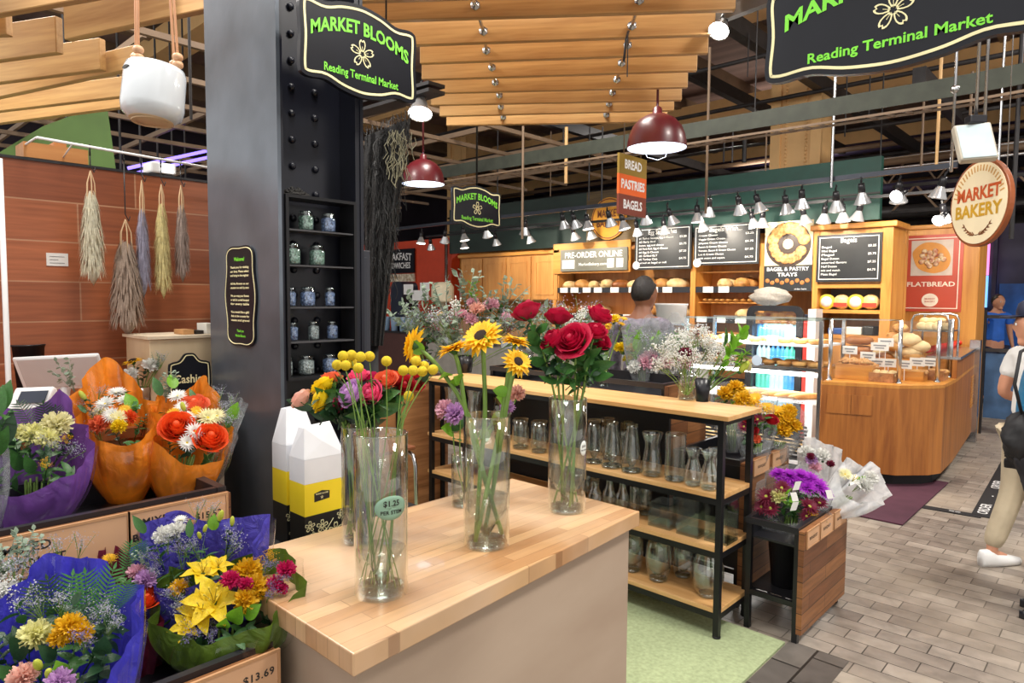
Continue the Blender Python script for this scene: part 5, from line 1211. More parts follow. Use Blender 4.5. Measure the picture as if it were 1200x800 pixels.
# long low glass counter going left
LY = GY+.05; lx1 = gx0-.05; lx0 = -7.6; zl = onY(720, 352, LY).z
t = thing('glass_counter', 'long glass fronted deli counter of grey bins behind the roses', 'display case', ((lx0+lx1)/2, LY+.3, 0))
b = MB(); b.box(lx0, lx1, LY, LY+.6, .0, .95); obj('body', b, mat('deli_body', srgb('8f8a82'), .35, .2), t)
b = MB(); b.box(lx0, lx1, LY, LY+.006, .96, 1.32); b.box(lx0, lx1, LY, LY+.5, 1.325, 1.333); obj('glass_panel', b, M['pane'], t)
b = MB(); b.box(lx0, lx1, LY-.01, LY+.015, 1.334, 1.352); obj('top_rail', b, M['chrome'], t)
M['grain'] = mat('deli_salad', srgb('9a9c88'), .5, 0, .5, 30, 1, 60, c2=srgb('e0dccb'))
for k in range(9):
    x = lx0+.1+(lx1-lx0-.1)*k/9; b = MB(); b.box(x, x+.3, LY+.08, LY+.5, .951, 1.03); tr_ = obj('bin', b, M['chrome'], t)
    fl = lump((x+.15, LY+.29, 1.035), .14, .19, .035, k, 8); o = obj('bin_filling', fl, M['grain'], tr_)
# white tub / register behind man
b = MB(); p = onY(803, 392, LY+.62)
t = thing('white_tub', 'white plastic tub standing on the deli counter beside the man', 'tub', (p.x, LY+.45, 1.34))
b = MB(); b.lathe([(0, 0), (.13, 0), (.15, .2), (.155, .2), (.155, .22), (0, .22)], 24, (p.x, LY+.3, 1.335), sm=True, sx=1.2); obj('body', b, M['white'], t)
# left coffee corner
CXx = -9.6
t = thing('coffee_table', 'dark side counter with drinks under the red wall', 'counter', (-9.8, 7.6, 0))
b = MB(); b.box(-12.5, -8.9, 7.2, 7.9, 0, .98); obj('body', b, mat('maroon_counter', srgb('4a2a26'), .5), t)
b = MB(); b.box(-12.5, -8.88, 7.18, 7.9, .981, 1.01); obj('top', b, M['black_plastic'], t)
p = onZ(475, 356, 1.01)
t = thing('coffee_dispenser', 'dark rounded coffee machine on the side counter', 'coffee machine', (p.x, 7.6, 1.011)); x = onY(472, 340, 7.5).x; zt_ = onY(472, 330, 7.5).z
b = MB(); b.prism(rrect(x-.22, x+.12, 1.012, zt_, .12), (0, 7.4, 0), UX, UZ, UY, 0, .35); obj('body', b, mat('machine_navy', srgb('222838'), .3), t)
b = MB(); b.box(x+.125, x+.2, 7.42, 7.6, 1.25, 1.32); obj('spout', b, M['chrome'], t)
for k, (a, b_, c_, d_, lab) in enumerate(((473, 333, 484, 345, 'tilted white paper sheet beside the coffee machine'), (482, 340, 501, 352, 'wide white paper sheet right of the coffee machine'), (490, 331, 501, 340, 'small white sheet above the wide one'))):
    b = MB(); x0, z1 = bz(a, b_, 7.3); x1, z0 = bz(c_, d_, 7.3); b.box(x0, x1, 7.3+.02*k, 7.304+.02*k, z0, z1); o = obj('paper_sheet', b, M['white']); tag(o, lab, 'paper')
x = onY(508, 340, 7.3).x; z0 = onY(508, 354, 7.3).z; z1 = onY(508, 330, 7.3).z
t = thing('paper_roll', 'cream drum of wrapping paper on the side counter', 'paper roll', (x, 7.5, z0))
b = MB(); b.lathe([(0, 1.012-z0), (.05, 1.012-z0), (.05, 0), (.17, 0), (.19, .03), (.19, z1-z0-.08), (.14, z1-z0-.01), (0, z1-z0)], 24, (x, 7.5, z0)); obj('body', b, mat('cream_drum', srgb('e6dcc0'), .5), t)
b = MB(); b.lathe([(0, 0), (.035, 0), (.045, .13), (.047, .135), (0, .135)], 14); cm = b.mesh('cup', mat('cup_blue', srgb('9ab8d8'), .4)); b = MB(); b.add(MB().lathe([(0, 0), (.035, 0), (.045, .13), (.047, .135), (0, .135)], 14)); cm2 = b.mesh('cup', mat('cup_pink', srgb('e0a090'), .4))
for k in range(9):
    o = bpy.data.objects.new('paper_cup', cm if k > 2 else cm2); COL.objects.link(o); o.location = (-11.15+.24*k, 7.32, 1.011); o.scale = (1.6, 1.6, 1.8); tag(o, '%s paper cup on the side counter under the red wall' % ('pale blue' if k > 2 else 'pink'), 'cup', '%s cups on the side counter' % ('blue' if k > 2 else 'pink'))
# far right background: blue-lit stall, posts
M['blue_pane'] = mat('blue_panel', srgb('2a5fb0'), .3, 0, .4, 3)
t = thing('far_stall', 'blue and purple stall front far down the aisle at right', 'stall', (0, 14, 0))
b = MB(); x0 = onY(1146, 400, 14).x; b.box(x0-.4, x0+3.5, 14, 14.2, 0, 2.9); obj('front', b, mat('stall_dark', srgb('33304e'), .5, 0, .5, 1.2), t)
b = MB(); a_ = onY(1148, 300, 13.9).x; b.box(a_+.02, a_+.13, 13.9, 13.99, 2.05, 2.95); obj('light_strip', b, emit('pink_light', (1, .25, .6), 1.6), t)
b = MB(); b.box(a_+.02, a_+.13, 13.9, 13.99, 1.5, 2.04); obj('light_strip', b, emit('cyan_light', (.2, .5, 1), 1.4), t)
b = MB(); b.box(a_+.3, a_+1.3, 13.9, 13.99, .5, 1.9); obj('blue_panel', b, M['blue_pane'], t)
for k in range(4): b = MB(); b.box(a_+.2+.5*k, a_+.26+.5*k, 13.8, 13.89, 0, 2.9); obj('mullion', b, M['purple_steel'], t)
x = onY(1150, 420, 9.8).x
t = thing('black_post', 'dark post and rail frame beside the end of the oak counter', 'frame', (x, 9.8, 0))
b = MB(); b.box(x-.02, x+.03, 9.8, 9.85, 0, 1.5); b.box(x+.45, x+.5, 9.8, 9.85, 0, 1.5); b.box(x+.031, x+.449, 9.8, 9.85, 1.0, 1.04); b.box(x+.031, x+.449, 9.8, 9.85, 1.4, 1.44); obj('frame', b, M['beam_dark'], t)
b = MB(); b.box(x+.04, x+.44, 9.82, 9.83, .2, .98); obj('panel', b, mat('blue_poster', srgb('3a5a80'), .4, 0, .4, 4), t)
# ================================================================== glassware on the shelves
def vase_parts(t, prof, n=32, base=.012, facet=False, th=.003):
    """prof: outer (r,z) list from foot to lip, local space"""
    inner = [(max(.001, r-th), max(z, base)) for r, z in prof if z >= base*.5][::-1]
    b = MB(); b.lathe([(0, 0)]+prof+inner+[(0, base)], n, sm=not facet); obj('glass_body', b, M['glass'], t, False)
    b = MB(); r0 = prof[0][0]; b.lathe([(0, .0008), (r0*.96, .0008), (r0*.96, base*.9), (0, base*.9)], n); obj('thick_foot', b, M['glass_rim'], t, False)
    rt_, zt_ = prof[-1]; b = MB(); b.lathe([(rt_, zt_), (rt_+.0012, zt_+.0015), (rt_-.002, zt_+.003), (rt_-th, zt_+.001)], n); obj('lip', b, M['glass_rim'], t, False)
SH = {
 'cyl': [(1, 0), (1, .3), (1, .6), (1, 1)],
 'taper': [(1, 0), (1.02, .03), (.95, .35), (.8, .7), (.72, 1)],
 'cone': [(1, 0), (1.02, .02), (.9, .3), (.68, .7), (.55, .93), (.6, 1)],
 'flare': [(.85, 0), (1, .06), (.95, .25), (.72, .6), (.68, .75), (.95, .97), (.98, 1)],
 'bud': [(.8, 0), (.98, .1), (1, .25), (.85, .45), (.55, .68), (.5, .78), (.8, .98), (.82, 1)],
 'barrel': [(.7, 0), (.75, .03), (.95, .3), (1, .5), (.93, .75), (.7, 1)],
 'bulb': [(.55, 0), (.62, .02), (.92, .2), (1, .42), (.95, .65), (.78, .85), (.66, 1)],
 'bottle': [(.9, 0), (1, .05), (1, .5), (.6, .68), (.5, .8), (.62, 1)],
 'rib': None }
def shelf_vase(lv, px, ybot, ytop, wpx, shape, dy, label, group=None):
    Y = SY0+dy; c = onY(px, ybot, Y); z = LEV[lv]+.001; h = onY(px, ytop, Y).z-onY(px, ybot, Y).z; r = wpx/2/FPX*(c-CAM).dot(FW)
    t = thing('glass_vase', label, 'vase', (c.x, Y, z), 0, group or 'clear glass vases on the shelf unit')
    h = min(h, (LEV[lv-1]-.055-z) if lv else 9)
    if shape == 'rib': pr = [(r*(.93+.07*(k % 2)), h*k/26) for k in range(27)]
    else: pr = [(r*a, h*b_) for a, b_ in SH[shape]]
    if shape == 'square':
        pass
    vase_parts(t, pr, 24, min(.015, h*.12)); return t
def cube_vase(lv, px0, px1, ybot, ytop, dy, label):
    Y = SY0+dy; x0 = onY(px0, ybot, Y).x; x1 = onY(px1, ybot, Y).x; w = x1-x0; z = LEV[lv]+.001; h = onY(px0, ytop, Y).z-onY(px0, ybot, Y).z
    t = thing('glass_vase', label, 'vase', ((x0+x1)/2, Y+w/2, z), 0, 'clear glass vases on the shelf unit')
    a, c_ = w/2, w/2-.005
    b = MB(); O = [(-a, -a), (a, -a), (a, a), (-a, a)]; I = [(-c_, -c_), (c_, -c_), (c_, c_), (-c_, c_)]
    b.ring(O, I, (0, 0, 0), UX, UY, UZ, .012, h); obj('glass_body', b, M['glass'], t, False)
    b = MB(); b.box(-a, a, -a, a, .0, .0115); obj('thick_foot', b, M['glass_rim'], t, False)
    b = MB(); b.ring(O, I, (0, 0, 0), UX, UY, UZ, h+.0005, h+.003); obj('lip', b, M['glass_rim'], t, False)
for (lv, px, yb, yt, w, s_, dy, lab) in (
    (1, 610, 521, 487, 20, 'cyl', .08, 'plain cylinder glass between the sunflower and rose vases, left one'),
    (1, 632, 524, 488, 20, 'cyl', .08, 'plain cylinder glass between the sunflower and rose vases, right one'),
    (1, 587, 518, 470, 18, 'cyl', .20, 'tall cylinder glass in the back row behind the sunflower stems'),
    (1, 530, 508, 455, 20, 'flare', .12, 'flared glass vase at the far left of the upper inner shelf'),
    (1, 556, 512, 458, 20, 'flare', .12, 'flared glass vase second from the far left, upper inner shelf'),
    (1, 696, 536, 486, 22, 'taper', .10, 'tapered glass vase just right of the rose vase, upper inner shelf'),
    (1, 712, 531, 484, 18, 'cyl', .23, 'cylinder vase standing behind the tapered ones, upper inner shelf'),
    (1, 717, 541, 489, 25, 'cone', .09, 'cone shaped glass vase, left of the two, upper inner shelf'),
    (1, 734, 536, 489, 16, 'cyl', .23, 'slim cylinder vase behind the cone shaped pair'),
    (1, 740, 546, 491, 24, 'cone', .08, 'cone shaped glass vase, right of the two, upper inner shelf'),
    (1, 764, 547, 497, 25, 'flare', .09, 'waisted glass vase with flared lip beside the ribbed vase'),
    (1, 791, 557, 502, 25, 'rib', .09, 'ribbed cylindrical glass vase on the upper inner shelf'),
    (1, 812, 562, 519, 23, 'bud', .07, 'small bud vase with pinched neck, left of the two by the post'),
    (1, 831, 567, 522, 24, 'bud', .06, 'small bud vase with pinched neck, right beside the black post'),
    (1, 838, 556, 518, 20, 'bud', .22, 'small bud vase at the back right corner of the upper inner shelf'),
    (2, 697, 596, 562, 18, 'bottle', .10, 'short wide necked jar at the left of the middle shelf'),
    (2, 688, 588, 548, 18, 'cyl', .22, 'cylinder glass at the back left of the middle shelf'),
    (2, 714, 601, 554, 16, 'bottle', .12, 'narrow necked bottle vase, left of two, middle shelf'),
    (2, 729, 605, 556, 16, 'bottle', .12, 'narrow necked bottle vase, right of two, middle shelf'),
    (2, 743, 605, 558, 12, 'cyl', .16, 'slim tube vase left of the tall tube, middle shelf'),
    (2, 756, 604, 560, 14, 'cyl', .20, 'tall tube vase behind the low square vase'),
    (3, 740, 669, 622, 28, 'barrel', .12, 'rounded glass vase half hidden by the counter on the bottom shelf'),
    (3, 771, 682, 630, 30, 'barrel', .11, 'barrel shaped glass vase in the middle of the bottom shelf'),
    (3, 829, 697, 641, 37, 'bulb', .12, 'big round bulb vase at the right of the bottom shelf'),
    (3, 800, 675, 625, 26, 'barrel', .24, 'glass vase at the back of the bottom shelf')): shelf_vase(lv, px, yb, yt, w, s_, dy, lab)
cube_vase(2, 759, 785, 614, 587, .06, 'low square glass vase on the middle shelf')
cube_vase(2, 792, 818, 626, 583, .05, 'tall square glass vase in the middle of the middle shelf')
cube_vase(2, 825, 852, 632, 584, .06, 'tall square glass vase behind the black post, middle shelf')
cube_vase(2, 787, 806, 610, 583, .22, 'square glass vase at the back of the middle shelf')
# ---- vases on the counter
def counter_vase(px, yb, yt, wpx, label, zb=CZ, water=.28):
    c = onZ(px, yb, zb); tt = (c-CAM).dot(FW); r = wpx/2/FPX*tt
    # top: point above c seen at yt
    lo, hi = 0, 1.
    for _ in range(40):
        mz = (lo+hi)/2; d = c+V((0, 0, mz))-CAM; y = 400-FPX*d.dot(UP)/d.dot(FW)
        if y > yt: lo = mz
        else: hi = mz
    h = lo; t = thing('glass_vase', label, 'vase', c+V((0, 0, .0008)))
    vase_parts(t, [(r*a, h*b_) for a, b_ in SH['cyl']], 40, .012, th=.0035)
    if water:
        b = MB(); rw = r-.0045; b.lathe([(0, .0125), (rw, .0125), (rw, h*water), (0, h*water)], 40); obj('water', b, M['water'], t, False)
    return c, r, h, t
VA = counter_vase(447, 693, 508, 62, 'tall clear cylinder vase with green $1.25 PER STEM sticker')
VB = counter_vase(570, 637, 487, 54, 'clear cylinder vase holding the sunflowers on the counter', water=.38)
VC = counter_vase(664, 597, 467, 44, 'clear cylinder vase holding the crimson roses', water=.35)
VD = counter_vase(418, 634, 500, 34, 'slim glass vase of mixed roses behind the sticker vase', water=.3)
VE = counter_vase(542, 592, 533, 26, 'small glass vase of lavender blooms behind the sunflowers', water=.3)
VG = counter_vase(805, 468, 436, 21, 'small glass vase of baby breath on the shelf top', LEV[0], .5)
VH = counter_vase(706, 452, 412, 15, 'slim glass of yellow flowers on the shelf top', LEV[0], .5)
VI = counter_vase(611, 438, 412, 30, 'short wide glass vase behind the sunflowers on the shelf top', LEV[0], .5)
def sticker(V_, px, py, w, h, m_, lines, label, ink):
    """oval card stuck on a vase, bent around it"""
    c, r, hh, vt = V_; d0 = ray(px, py); d = V((d0.x, d0.y)); rel = V((CAM.x-c.x, CAM.y-c.y)); a = d.dot(d); bb = 2*rel.dot(d); cc = rel.dot(rel)-(r+.0015)**2
    disc = bb*bb-4*a*cc; tt = (-bb-math.sqrt(disc))/(2*a) if disc > 0 else -bb/(2*a)
    p = CAM+d0*tt; a0 = math.atan2(p.y-c.y, p.x-c.x)
    def wrap(u, v_, e): aa = a0+u/(r+.002); return V((c.x+math.cos(aa)*(r+e), c.y+math.sin(aa)*(r+e), p.z+v_))
    b = MB(); n = 28
    rows = []
    for q in (0, .35, .7, 1):
        rows.append([wrap(math.cos(2*PI*k/n)*w/2*q, math.sin(2*PI*k/n)*h/2*q, .0018) for k in range(n)])
    for row in rows: b.v += row
    for i in range(3):
        for k in range(n): k2 = (k+1) % n; b.face((i*n+k, i*n+k2, (i+1)*n+k2, (i+1)*n+k), True)
    o = obj('price_sticker', b, m_, vt, solid=.0006); o['label'] = label
    tx = MB()
    for s_, v_, sz, wd in lines:
        vs, fs = text_mb(s_, 1, .03, 1.05); ww = max(q.x for q in vs)-min(q.x for q in vs); k0 = len(tx.v)
        for q in vs: tx.v.append(wrap(q.x*wd/ww, v_+q.y*sz, .0026))
        for f_ in fs: tx.face([k0+i for i in f_], False)
    obj('lettering', tx, ink, o)
sticker(VA, 459, 595, .074, .052, mat('sage_sticker', srgb('8fb39a'), .5), (('$1.25', .009, .0165, .036), ('PER STEM', -.010, .011, .048)), 'sage green oval sticker', M['ink'])
sticker(VC, 684, 525, .032, .045, mat('white_sticker', srgb('e8ece8'), .5), (('$3.95', .006, .009, .018), ('PER STEM', -.006, .006, .024)), 'white oval sticker', M['ink'])
# ================================================================== flowers
def pet(name, c, tr=.3, rough=.55): return sheet(name, srgb(c), 0, tr, rough, .15, 20)
PM = {'crimson': pet('petal_crimson', 'c01240'), 'yellow': pet('petal_yellow', 'f6d21a'), 'sun': pet('petal_sun', 'ffc41e'), 'orange': pet('petal_orange', 'ee5a22'), 'peach': pet('petal_peach', 'f4bfb0'), 'pink': pet('petal_pink', 'f0608c'),
      'magenta': pet('petal_magenta', 'd01c64'), 'lav': pet('petal_lavender', 'c89ad0'), 'palepink': pet('petal_palepink', 'e8b4c4'), 'white': pet('petal_white', 'f2f2ec'), 'cream': pet('petal_cream', 'eee8b8'), 'red': pet('petal_red', 'b8202c'),
      'purple': pet('petal_purple', 'b02ac8'), 'coral': pet('petal_coral', 'f07850'), 'wine': pet('petal_wine', '7a1838'), 'gold': pet('petal_gold', 'eab81c'), 'lime': pet('petal_lime', 'c8d050'), 'violet': pet('petal_violet', '8a80b0'), 'ywhite': pet('petal_ywhite', 'ece9a4')}
LM = {'leaf': pet('leaf_green', '3f6e34', .25, .35), 'dark': pet('leaf_dark', '28482c', .2, .35), 'bright': pet('leaf_bright', '78b030', .3, .35), 'grey': pet('leaf_grey', '8a9c88', .25), 'stem': mat('stem_green', srgb('6f8f3c'), .45, 0, .2, 20), 'brown': mat('stem_brown', srgb('6a5a34'), .6)}
M['disc'] = mat('sunflower_disc', srgb('3a2212'), .8, 0, .5, 60, 1, 120)
M['eye_y'] = mat('flower_eye', srgb('c8b030'), .7, 0, .3, 60)
M['billy'] = mat('billy_yellow', srgb('e6c61c'), .7, 0, .12, 300, .5, 500)
def mesh_rose(name, m_, openness=.5, seed=1):
    rr = random.Random(seed); b = MB(); b.s = True; R0 = 1.
    b.ball((0, 0, .1), .34, 10, 8, (1, 1, 1.6))
    k = 0
    for L, (r, h, n, fl) in enumerate(((.24, 1.0, 3, .02), (.36, 1.05, 3, .05), (.50, 1.05, 4, .12), (.64, 1.0, 5, .24), (.78, .90, 5, .40), (.92, .72, 6, .60))):
        fl *= .5+openness
        for i in range(n):
            a0 = 2*PI*(i+.5*(L % 2))/n+rr.uniform(-.15, .15); wd = PI/n*1.35; hh = h*rr.uniform(.92, 1.06)
            def fn(u, v, a0=a0, wd=wd, hh=hh, r=r, fl=fl):
                q = -1+2*v; a = a0+wd*q*(.35+.65*math.sin(min(1, u*1.25)*PI/2)); rad = r*(.30+.70*math.sin(min(1, u*1.5)*PI/2))+.05*q+fl*r*max(0, u-.62)**1.5*2.6
                z = -.62+hh*1.25*u*(1-.16*q*q*u)-.22*fl*max(0, u-.75)*4*u
                return (math.cos(a)*rad, math.sin(a)*rad, z)
            b.grid(fn, 6, 6)
    b.cur = 1
    for i in range(5):
        a = 2*PI*i/5; b.petal((math.cos(a)*.12, math.sin(a)*.12, -.66), (math.cos(a), math.sin(a), .5), (-math.cos(a)*.5, -math.sin(a)*.5, 1), .75, .26, 0, .1, 4, 2)
    b.ball((0, 0, -.68), .17, 8, 6)
    return b.mesh(name, [m_, LM['leaf']])
def mesh_carn(name, m_, seed=1, n=64, flat=.75, m2=None):
    rr = random.Random(seed); b = MB(); b.ball((0, 0, 0), .42, 10, 6)
    for i in range(n):
        u = (i+.5)/n; th = math.acos(1-u*1.15); a = i*2.39996; d = V((math.sin(th)*math.cos(a), math.sin(th)*math.sin(a), math.cos(th)*flat+.1)).normalized()
        n_ = V((rr.uniform(-1, 1), rr.uniform(-1, 1), rr.uniform(-.2, 1)))
        b.petal(d*.12, d, n_, rr.uniform(.8, 1.0), .50, rr.uniform(-.4, .4), .25, 4, 4, .45, .18, 1)
    b.cur = 1; b.lathe([(.0, -.8), (.16, -.75), (.2, -.3), (.3, -.1)], 8)
    return b.mesh(name, [m_, LM['leaf']])
def mesh_daisy(name, m_, n=18, rings=2, eye=.28, m_eye=None, cup=.25, w=.26, seed=2, back=True):
    rr = random.Random(seed); b = MB()
    for g in range(rings):
        for i in range(n):
            a = 2*PI*(i+.5*g)/n+rr.uniform(-.05, .05); el = cup+.25*g+rr.uniform(-.08, .08); d = V((math.cos(a)*math.cos(el), math.sin(a)*math.cos(el), math.sin(el)))
            b.petal(d*eye*.6, d, (0, 0, 1), (1-eye*.5)*(1-.14*g)*rr.uniform(.92, 1.05), w, rr.uniform(-.5, -.1), .3, 4, 2, .6)
    b.cur = 1; b.ball((0, 0, eye*.35), eye, 12, 6, (1, 1, .5))
    b.cur = 2; b.lathe([(.05, -.3), (.12, -.25), (.3, -.02), (.3, .03)], 10)
    return b.mesh(name, [m_, m_eye or M['eye_y'], LM['leaf']])
def mesh_lily(name, m_, seed=3, m2=None):
    rr = random.Random(seed); b = MB()
    for g in range(2):
        for i in range(3):
            a = 2*PI*(i+.5*g)/3; d = V((math.cos(a)*.75, math.sin(a)*.75, .65)); b.petal((0, 0, -.3), d, (-math.cos(a)*.6, -math.sin(a)*.6, .8), 1.25, .62, -.9, .35, 6, 4, .75, 0, .6)
    b.cur = 1
    for i in range(5): a = 2*PI*i/5; b.tube([(0, 0, -.2), (math.cos(a)*.15, math.sin(a)*.15, .3), (math.cos(a)*.25, math.sin(a)*.25, .55)], [.02, .02, .04], 4)
    b.cur = 2; b.tube([(0, 0, -.9), (0, 0, -.2)], [.05, .12], 6)
    return b.mesh(name, [m_, M['eye_y'], LM['leaf']])
def mesh_filler(name, m_, n=110, r=.035, blob=False, seed=4, stemm='stem', sp=1.0, elong=1.):
    """airy sprig: thin branching stems with many tiny florets"""
    rr = random.Random(seed); b = MB()
    tips = []
    for i in range(9):
        a = rr.uniform(0, 2*PI); q = rr.uniform(.15, .85)*sp; e = V((math.cos(a)*q, math.sin(a)*q, rr.uniform(.3, 1.)*elong)); b.tube([(0, 0, -.6), e*.4+V((0, 0, -.25)), e], .012, 3, False); tips.append(e)
    b.cur = 1
    for i in range(n):
        e = rr.choice(tips); p = e*rr.uniform(.6, 1)+V((rr.gauss(0, .13), rr.gauss(0, .13), rr.gauss(0, .13)))
        if blob: b.ball(p, r*rr.uniform(.8, 1.3), 5, 4)
        else:
            d = V((rr.gauss(0, 1), rr.gauss(0, 1), rr.gauss(.4, 1))).normalized()
            for k in range(2): b.petal(p, d+V((rr.gauss(0, .5), rr.gauss(0, .5), 0)), (rr.gauss(0, 1), rr.gauss(0, 1), 1), r*3, r*1.6, .3, 0, 2, 1)
    return b.mesh(name, [LM[stemm], m_])
def mesh_leaf(name, m_, L=1., W=.42, curl=-.5, cup=.2):
    b = MB(); b.petal((0, 0, 0), (0, 0, 1), (0, -1, 0), L, W, curl, cup, 8, 4, .8); return b.mesh(name, m_)
def mesh_leaves(name, m_, n=7, L=.7, W=.28, seed=5, spread=.9, stem=True):
    rr = random.Random(seed); b = MB()
    if stem: b.tube([(0, 0, -.7), (.03, 0, 0), (0, .04, .8)], [.03, .025, .01], 4)
    for i in range(n):
        a = i*2.4+rr.uniform(-.3, .3); z = -.35+1.15*i/n; d = V((math.cos(a)*spread, math.sin(a)*spread, rr.uniform(.2, .8))); b.petal((0, 0, z), d, (-d.x*.4, -d.y*.4, 1), L*rr.uniform(.75, 1.1), W, rr.uniform(-.9, -.2), .25, 6, 2, .75)
    return b.mesh(name, m_)
def mesh_fern(name, m_, seed=6):
    b = MB(); pts = [V((0, .25*(u*u), -.4+1.6*u)) for u in [k/14 for k in range(15)]]; b.tube(pts, .012, 4)
    for k, p in enumerate(pts[1:-1]):
        u = k/13; L = .48*math.sin(PI*(.15+.8*(1-u)))+.05
        for s_ in (-1, 1):
            b.petal(p, (s_, .1, .55), (0, -1, .1), L, .062, -.3, 0, 4, 1, .6)
    b.petal(pts[-1]-V((0, 0, .05)), (0, .3, 1), (0, -1, .2), .2, .1, 0, 0, 3, 1)
    return b.mesh(name, m_)
def mesh_euc(name, seed=7):
    rr = random.Random(seed); b = MB()
    for br in range(4):
        a = br*1.7; e = V((math.cos(a)*.5, math.sin(a)*.5, 1.1)); b.tube([(0, 0, -.6), e*.5+V((0, 0, -.1)), e], .015, 4)
        for k in range(13):
            q = .25+.75*k/12; p = V((0, 0, -.6)).lerp(e, q); d = V((rr.gauss(0, 1), rr.gauss(0, 1), .4)); b.petal(p, d, (rr.gauss(0, 1), 0, 1), .26, .17, -.3, 0, 3, 2, .8)
    return b.mesh(name, LM['grey'])
FM = {}
for k in ('crimson', 'yellow', 'peach', 'pink', 'magenta', 'lav', 'red', 'coral', 'palepink', 'orange'): FM['rose_'+k] = mesh_rose('rose_'+k, PM[k], .2, len(k))
for k in ('orange', 'white', 'cream', 'lav', 'palepink', 'gold', 'coral', 'yellow', 'ywhite', 'magenta', 'peach', 'wine', 'purple'): FM['carn_'+k] = mesh_carn('carnation_'+k, PM[k], len(k)+3)
FM['rose_open'] = mesh_rose('rose_open', PM['crimson'], .75, 5)
FM['mum_white'] = mesh_daisy('daisy_white', PM['white'], 20, 3, .2, None, .35, .2)
FM['mum_cream'] = mesh_daisy('daisy_cream', PM['cream'], 20, 3, .2, None, .35, .2)
FM['mum_purple'] = mesh_daisy('mum_purple', PM['purple'], 22, 4, .12, PM['purple'], .3, .2)
FM['mum_wine'] = mesh_daisy('mum_wine', PM['wine'], 18, 3, .22, PM['lime'], .3, .2)
FM['daisy_gold'] = mesh_daisy('daisy_gold', PM['gold'], 16, 2, .25, M['eye_y'], .25, .26)
FM['sunflower'] = mesh_daisy('sunflower_head', PM['sun'], 17, 3, .36, M['disc'], .05, .36)
FM['sunflower_small'] = mesh_daisy('sunflower_small', PM['sun'], 15, 2, .42, M['disc'], .05, .3)
FM['lily_yellow'] = mesh_lily('lily_yellow', PM['yellow']); FM['lily_white'] = mesh_lily('lily_white', PM['white'])
FM['statice'] = mesh_filler('statice_sprig', PM['violet'], 170, .028); FM['limonium'] = mesh_filler('limonium_sprig', pet('petal_grey', 'b4b4c4'), 190, .022); FM['breath'] = mesh_filler('baby_breath_sprig', PM['white'], 330, .036, True, 5, 'stem', 1.1); FM['solidago'] = mesh_filler('solidago_sprig', PM['gold'], 200, .03, True, 8)
FM['cluster_purple'] = mesh_filler('purple_cluster', PM['wine'], 130, .03, True, 9)
FM['leaf'] = mesh_leaf('leaf', LM['leaf']); FM['leaf_bright'] = mesh_leaf('leaf_bright', LM['bright'], 1, .7); FM['leaf_dark'] = mesh_leaf('leaf_dark', LM['dark'], 1, .5)
FM['leaves'] = mesh_leaves('leafy_sprig', LM['leaf']); FM['leaves_dark'] = mesh_leaves('dark_leafy_sprig', LM['dark'], 9, .6, .3, 9); FM['leaves_bright'] = mesh_leaves('bright_leafy_sprig', LM['bright'], 9, .7, .22, 11, .6)
FM['fern'] = mesh_fern('fern_frond', LM['dark']); FM['fern_l'] = mesh_fern('fern_frond_light', pet('leaf_fern', '4f8a4a', .25, .5)); FM['euc'] = mesh_euc('eucalyptus_sprig')
b = MB(); b.ball((0, 0, 0), 1, 14, 10); FM['billy'] = b.mesh('billy_head', M['billy'])
b = MB(); b.ball((0, 0, .2), .32, 10, 8, (1, 1, 2.2)); b.cur = 1; b.ball((0, 0, -.4), .2, 8, 5); FM['bud'] = b.mesh('bud', [PM['lime'], LM['leaf']])
PN = {'rose': 'rose_bloom', 'carn': 'carnation', 'mum': 'chrysanthemum', 'daisy': 'daisy', 'sunflower': 'sunflower', 'lily': 'lily', 'statice': 'statice_sprig', 'limonium': 'limonium_sprig', 'breath': 'baby_breath_sprig', 'solidago': 'solidago_sprig', 'cluster': 'berry_cluster', 'leaf': 'leaf', 'leaves': 'leafy_sprig', 'fern': 'fern_frond', 'euc': 'eucalyptus_sprig', 'billy': 'bloom', 'bud': 'bud'}
def pname(k): return PN[k.split('_')[0]]
STUFFY = ()
# ---- single stems standing in vases
def in_vase(V_, head, k, n, seed):
    """stem path from the vase foot over its lip to the flower head"""
    c, r, h, _ = V_; rr = random.Random(seed); hd = V((head.x-c.x, head.y-c.y, 0)); L = hd.length; hd = hd/(L+1e-6)
    a = rr.uniform(0, 2*PI); foot = c+V((math.cos(a)*r*.6, math.sin(a)*r*.6, .02))-hd*r*.3
    foot = V((c.x+(foot.x-c.x)*.9, c.y+(foot.y-c.y)*.9, foot.z))
    q = min(1, L/(r+1e-6))*r*.8; lip = c+hd*min(q, r*.85)+V((rr.uniform(-.1, .1)*r, rr.uniform(-.1, .1)*r, h))
    pts = []
    P = [foot, foot.lerp(lip, .5)+hd*r*.05, lip, lip.lerp(head, .55)+V((0, 0, (head.z-lip.z)*.12)), head]
    for i in range(len(P)-1):
        p0, p1, p2, p3 = P[max(0, i-1)], P[i], P[i+1], P[min(len(P)-1, i+2)]
        for j in range(5):
            t_ = j/5; pts.append(.5*((2*p1)+(p2-p0)*t_+(2*p0-5*p1+4*p2-p3)*t_**2+(3*p1-p0-3*p2+p3)*t_**3))
    pts.append(P[-1]); return pts
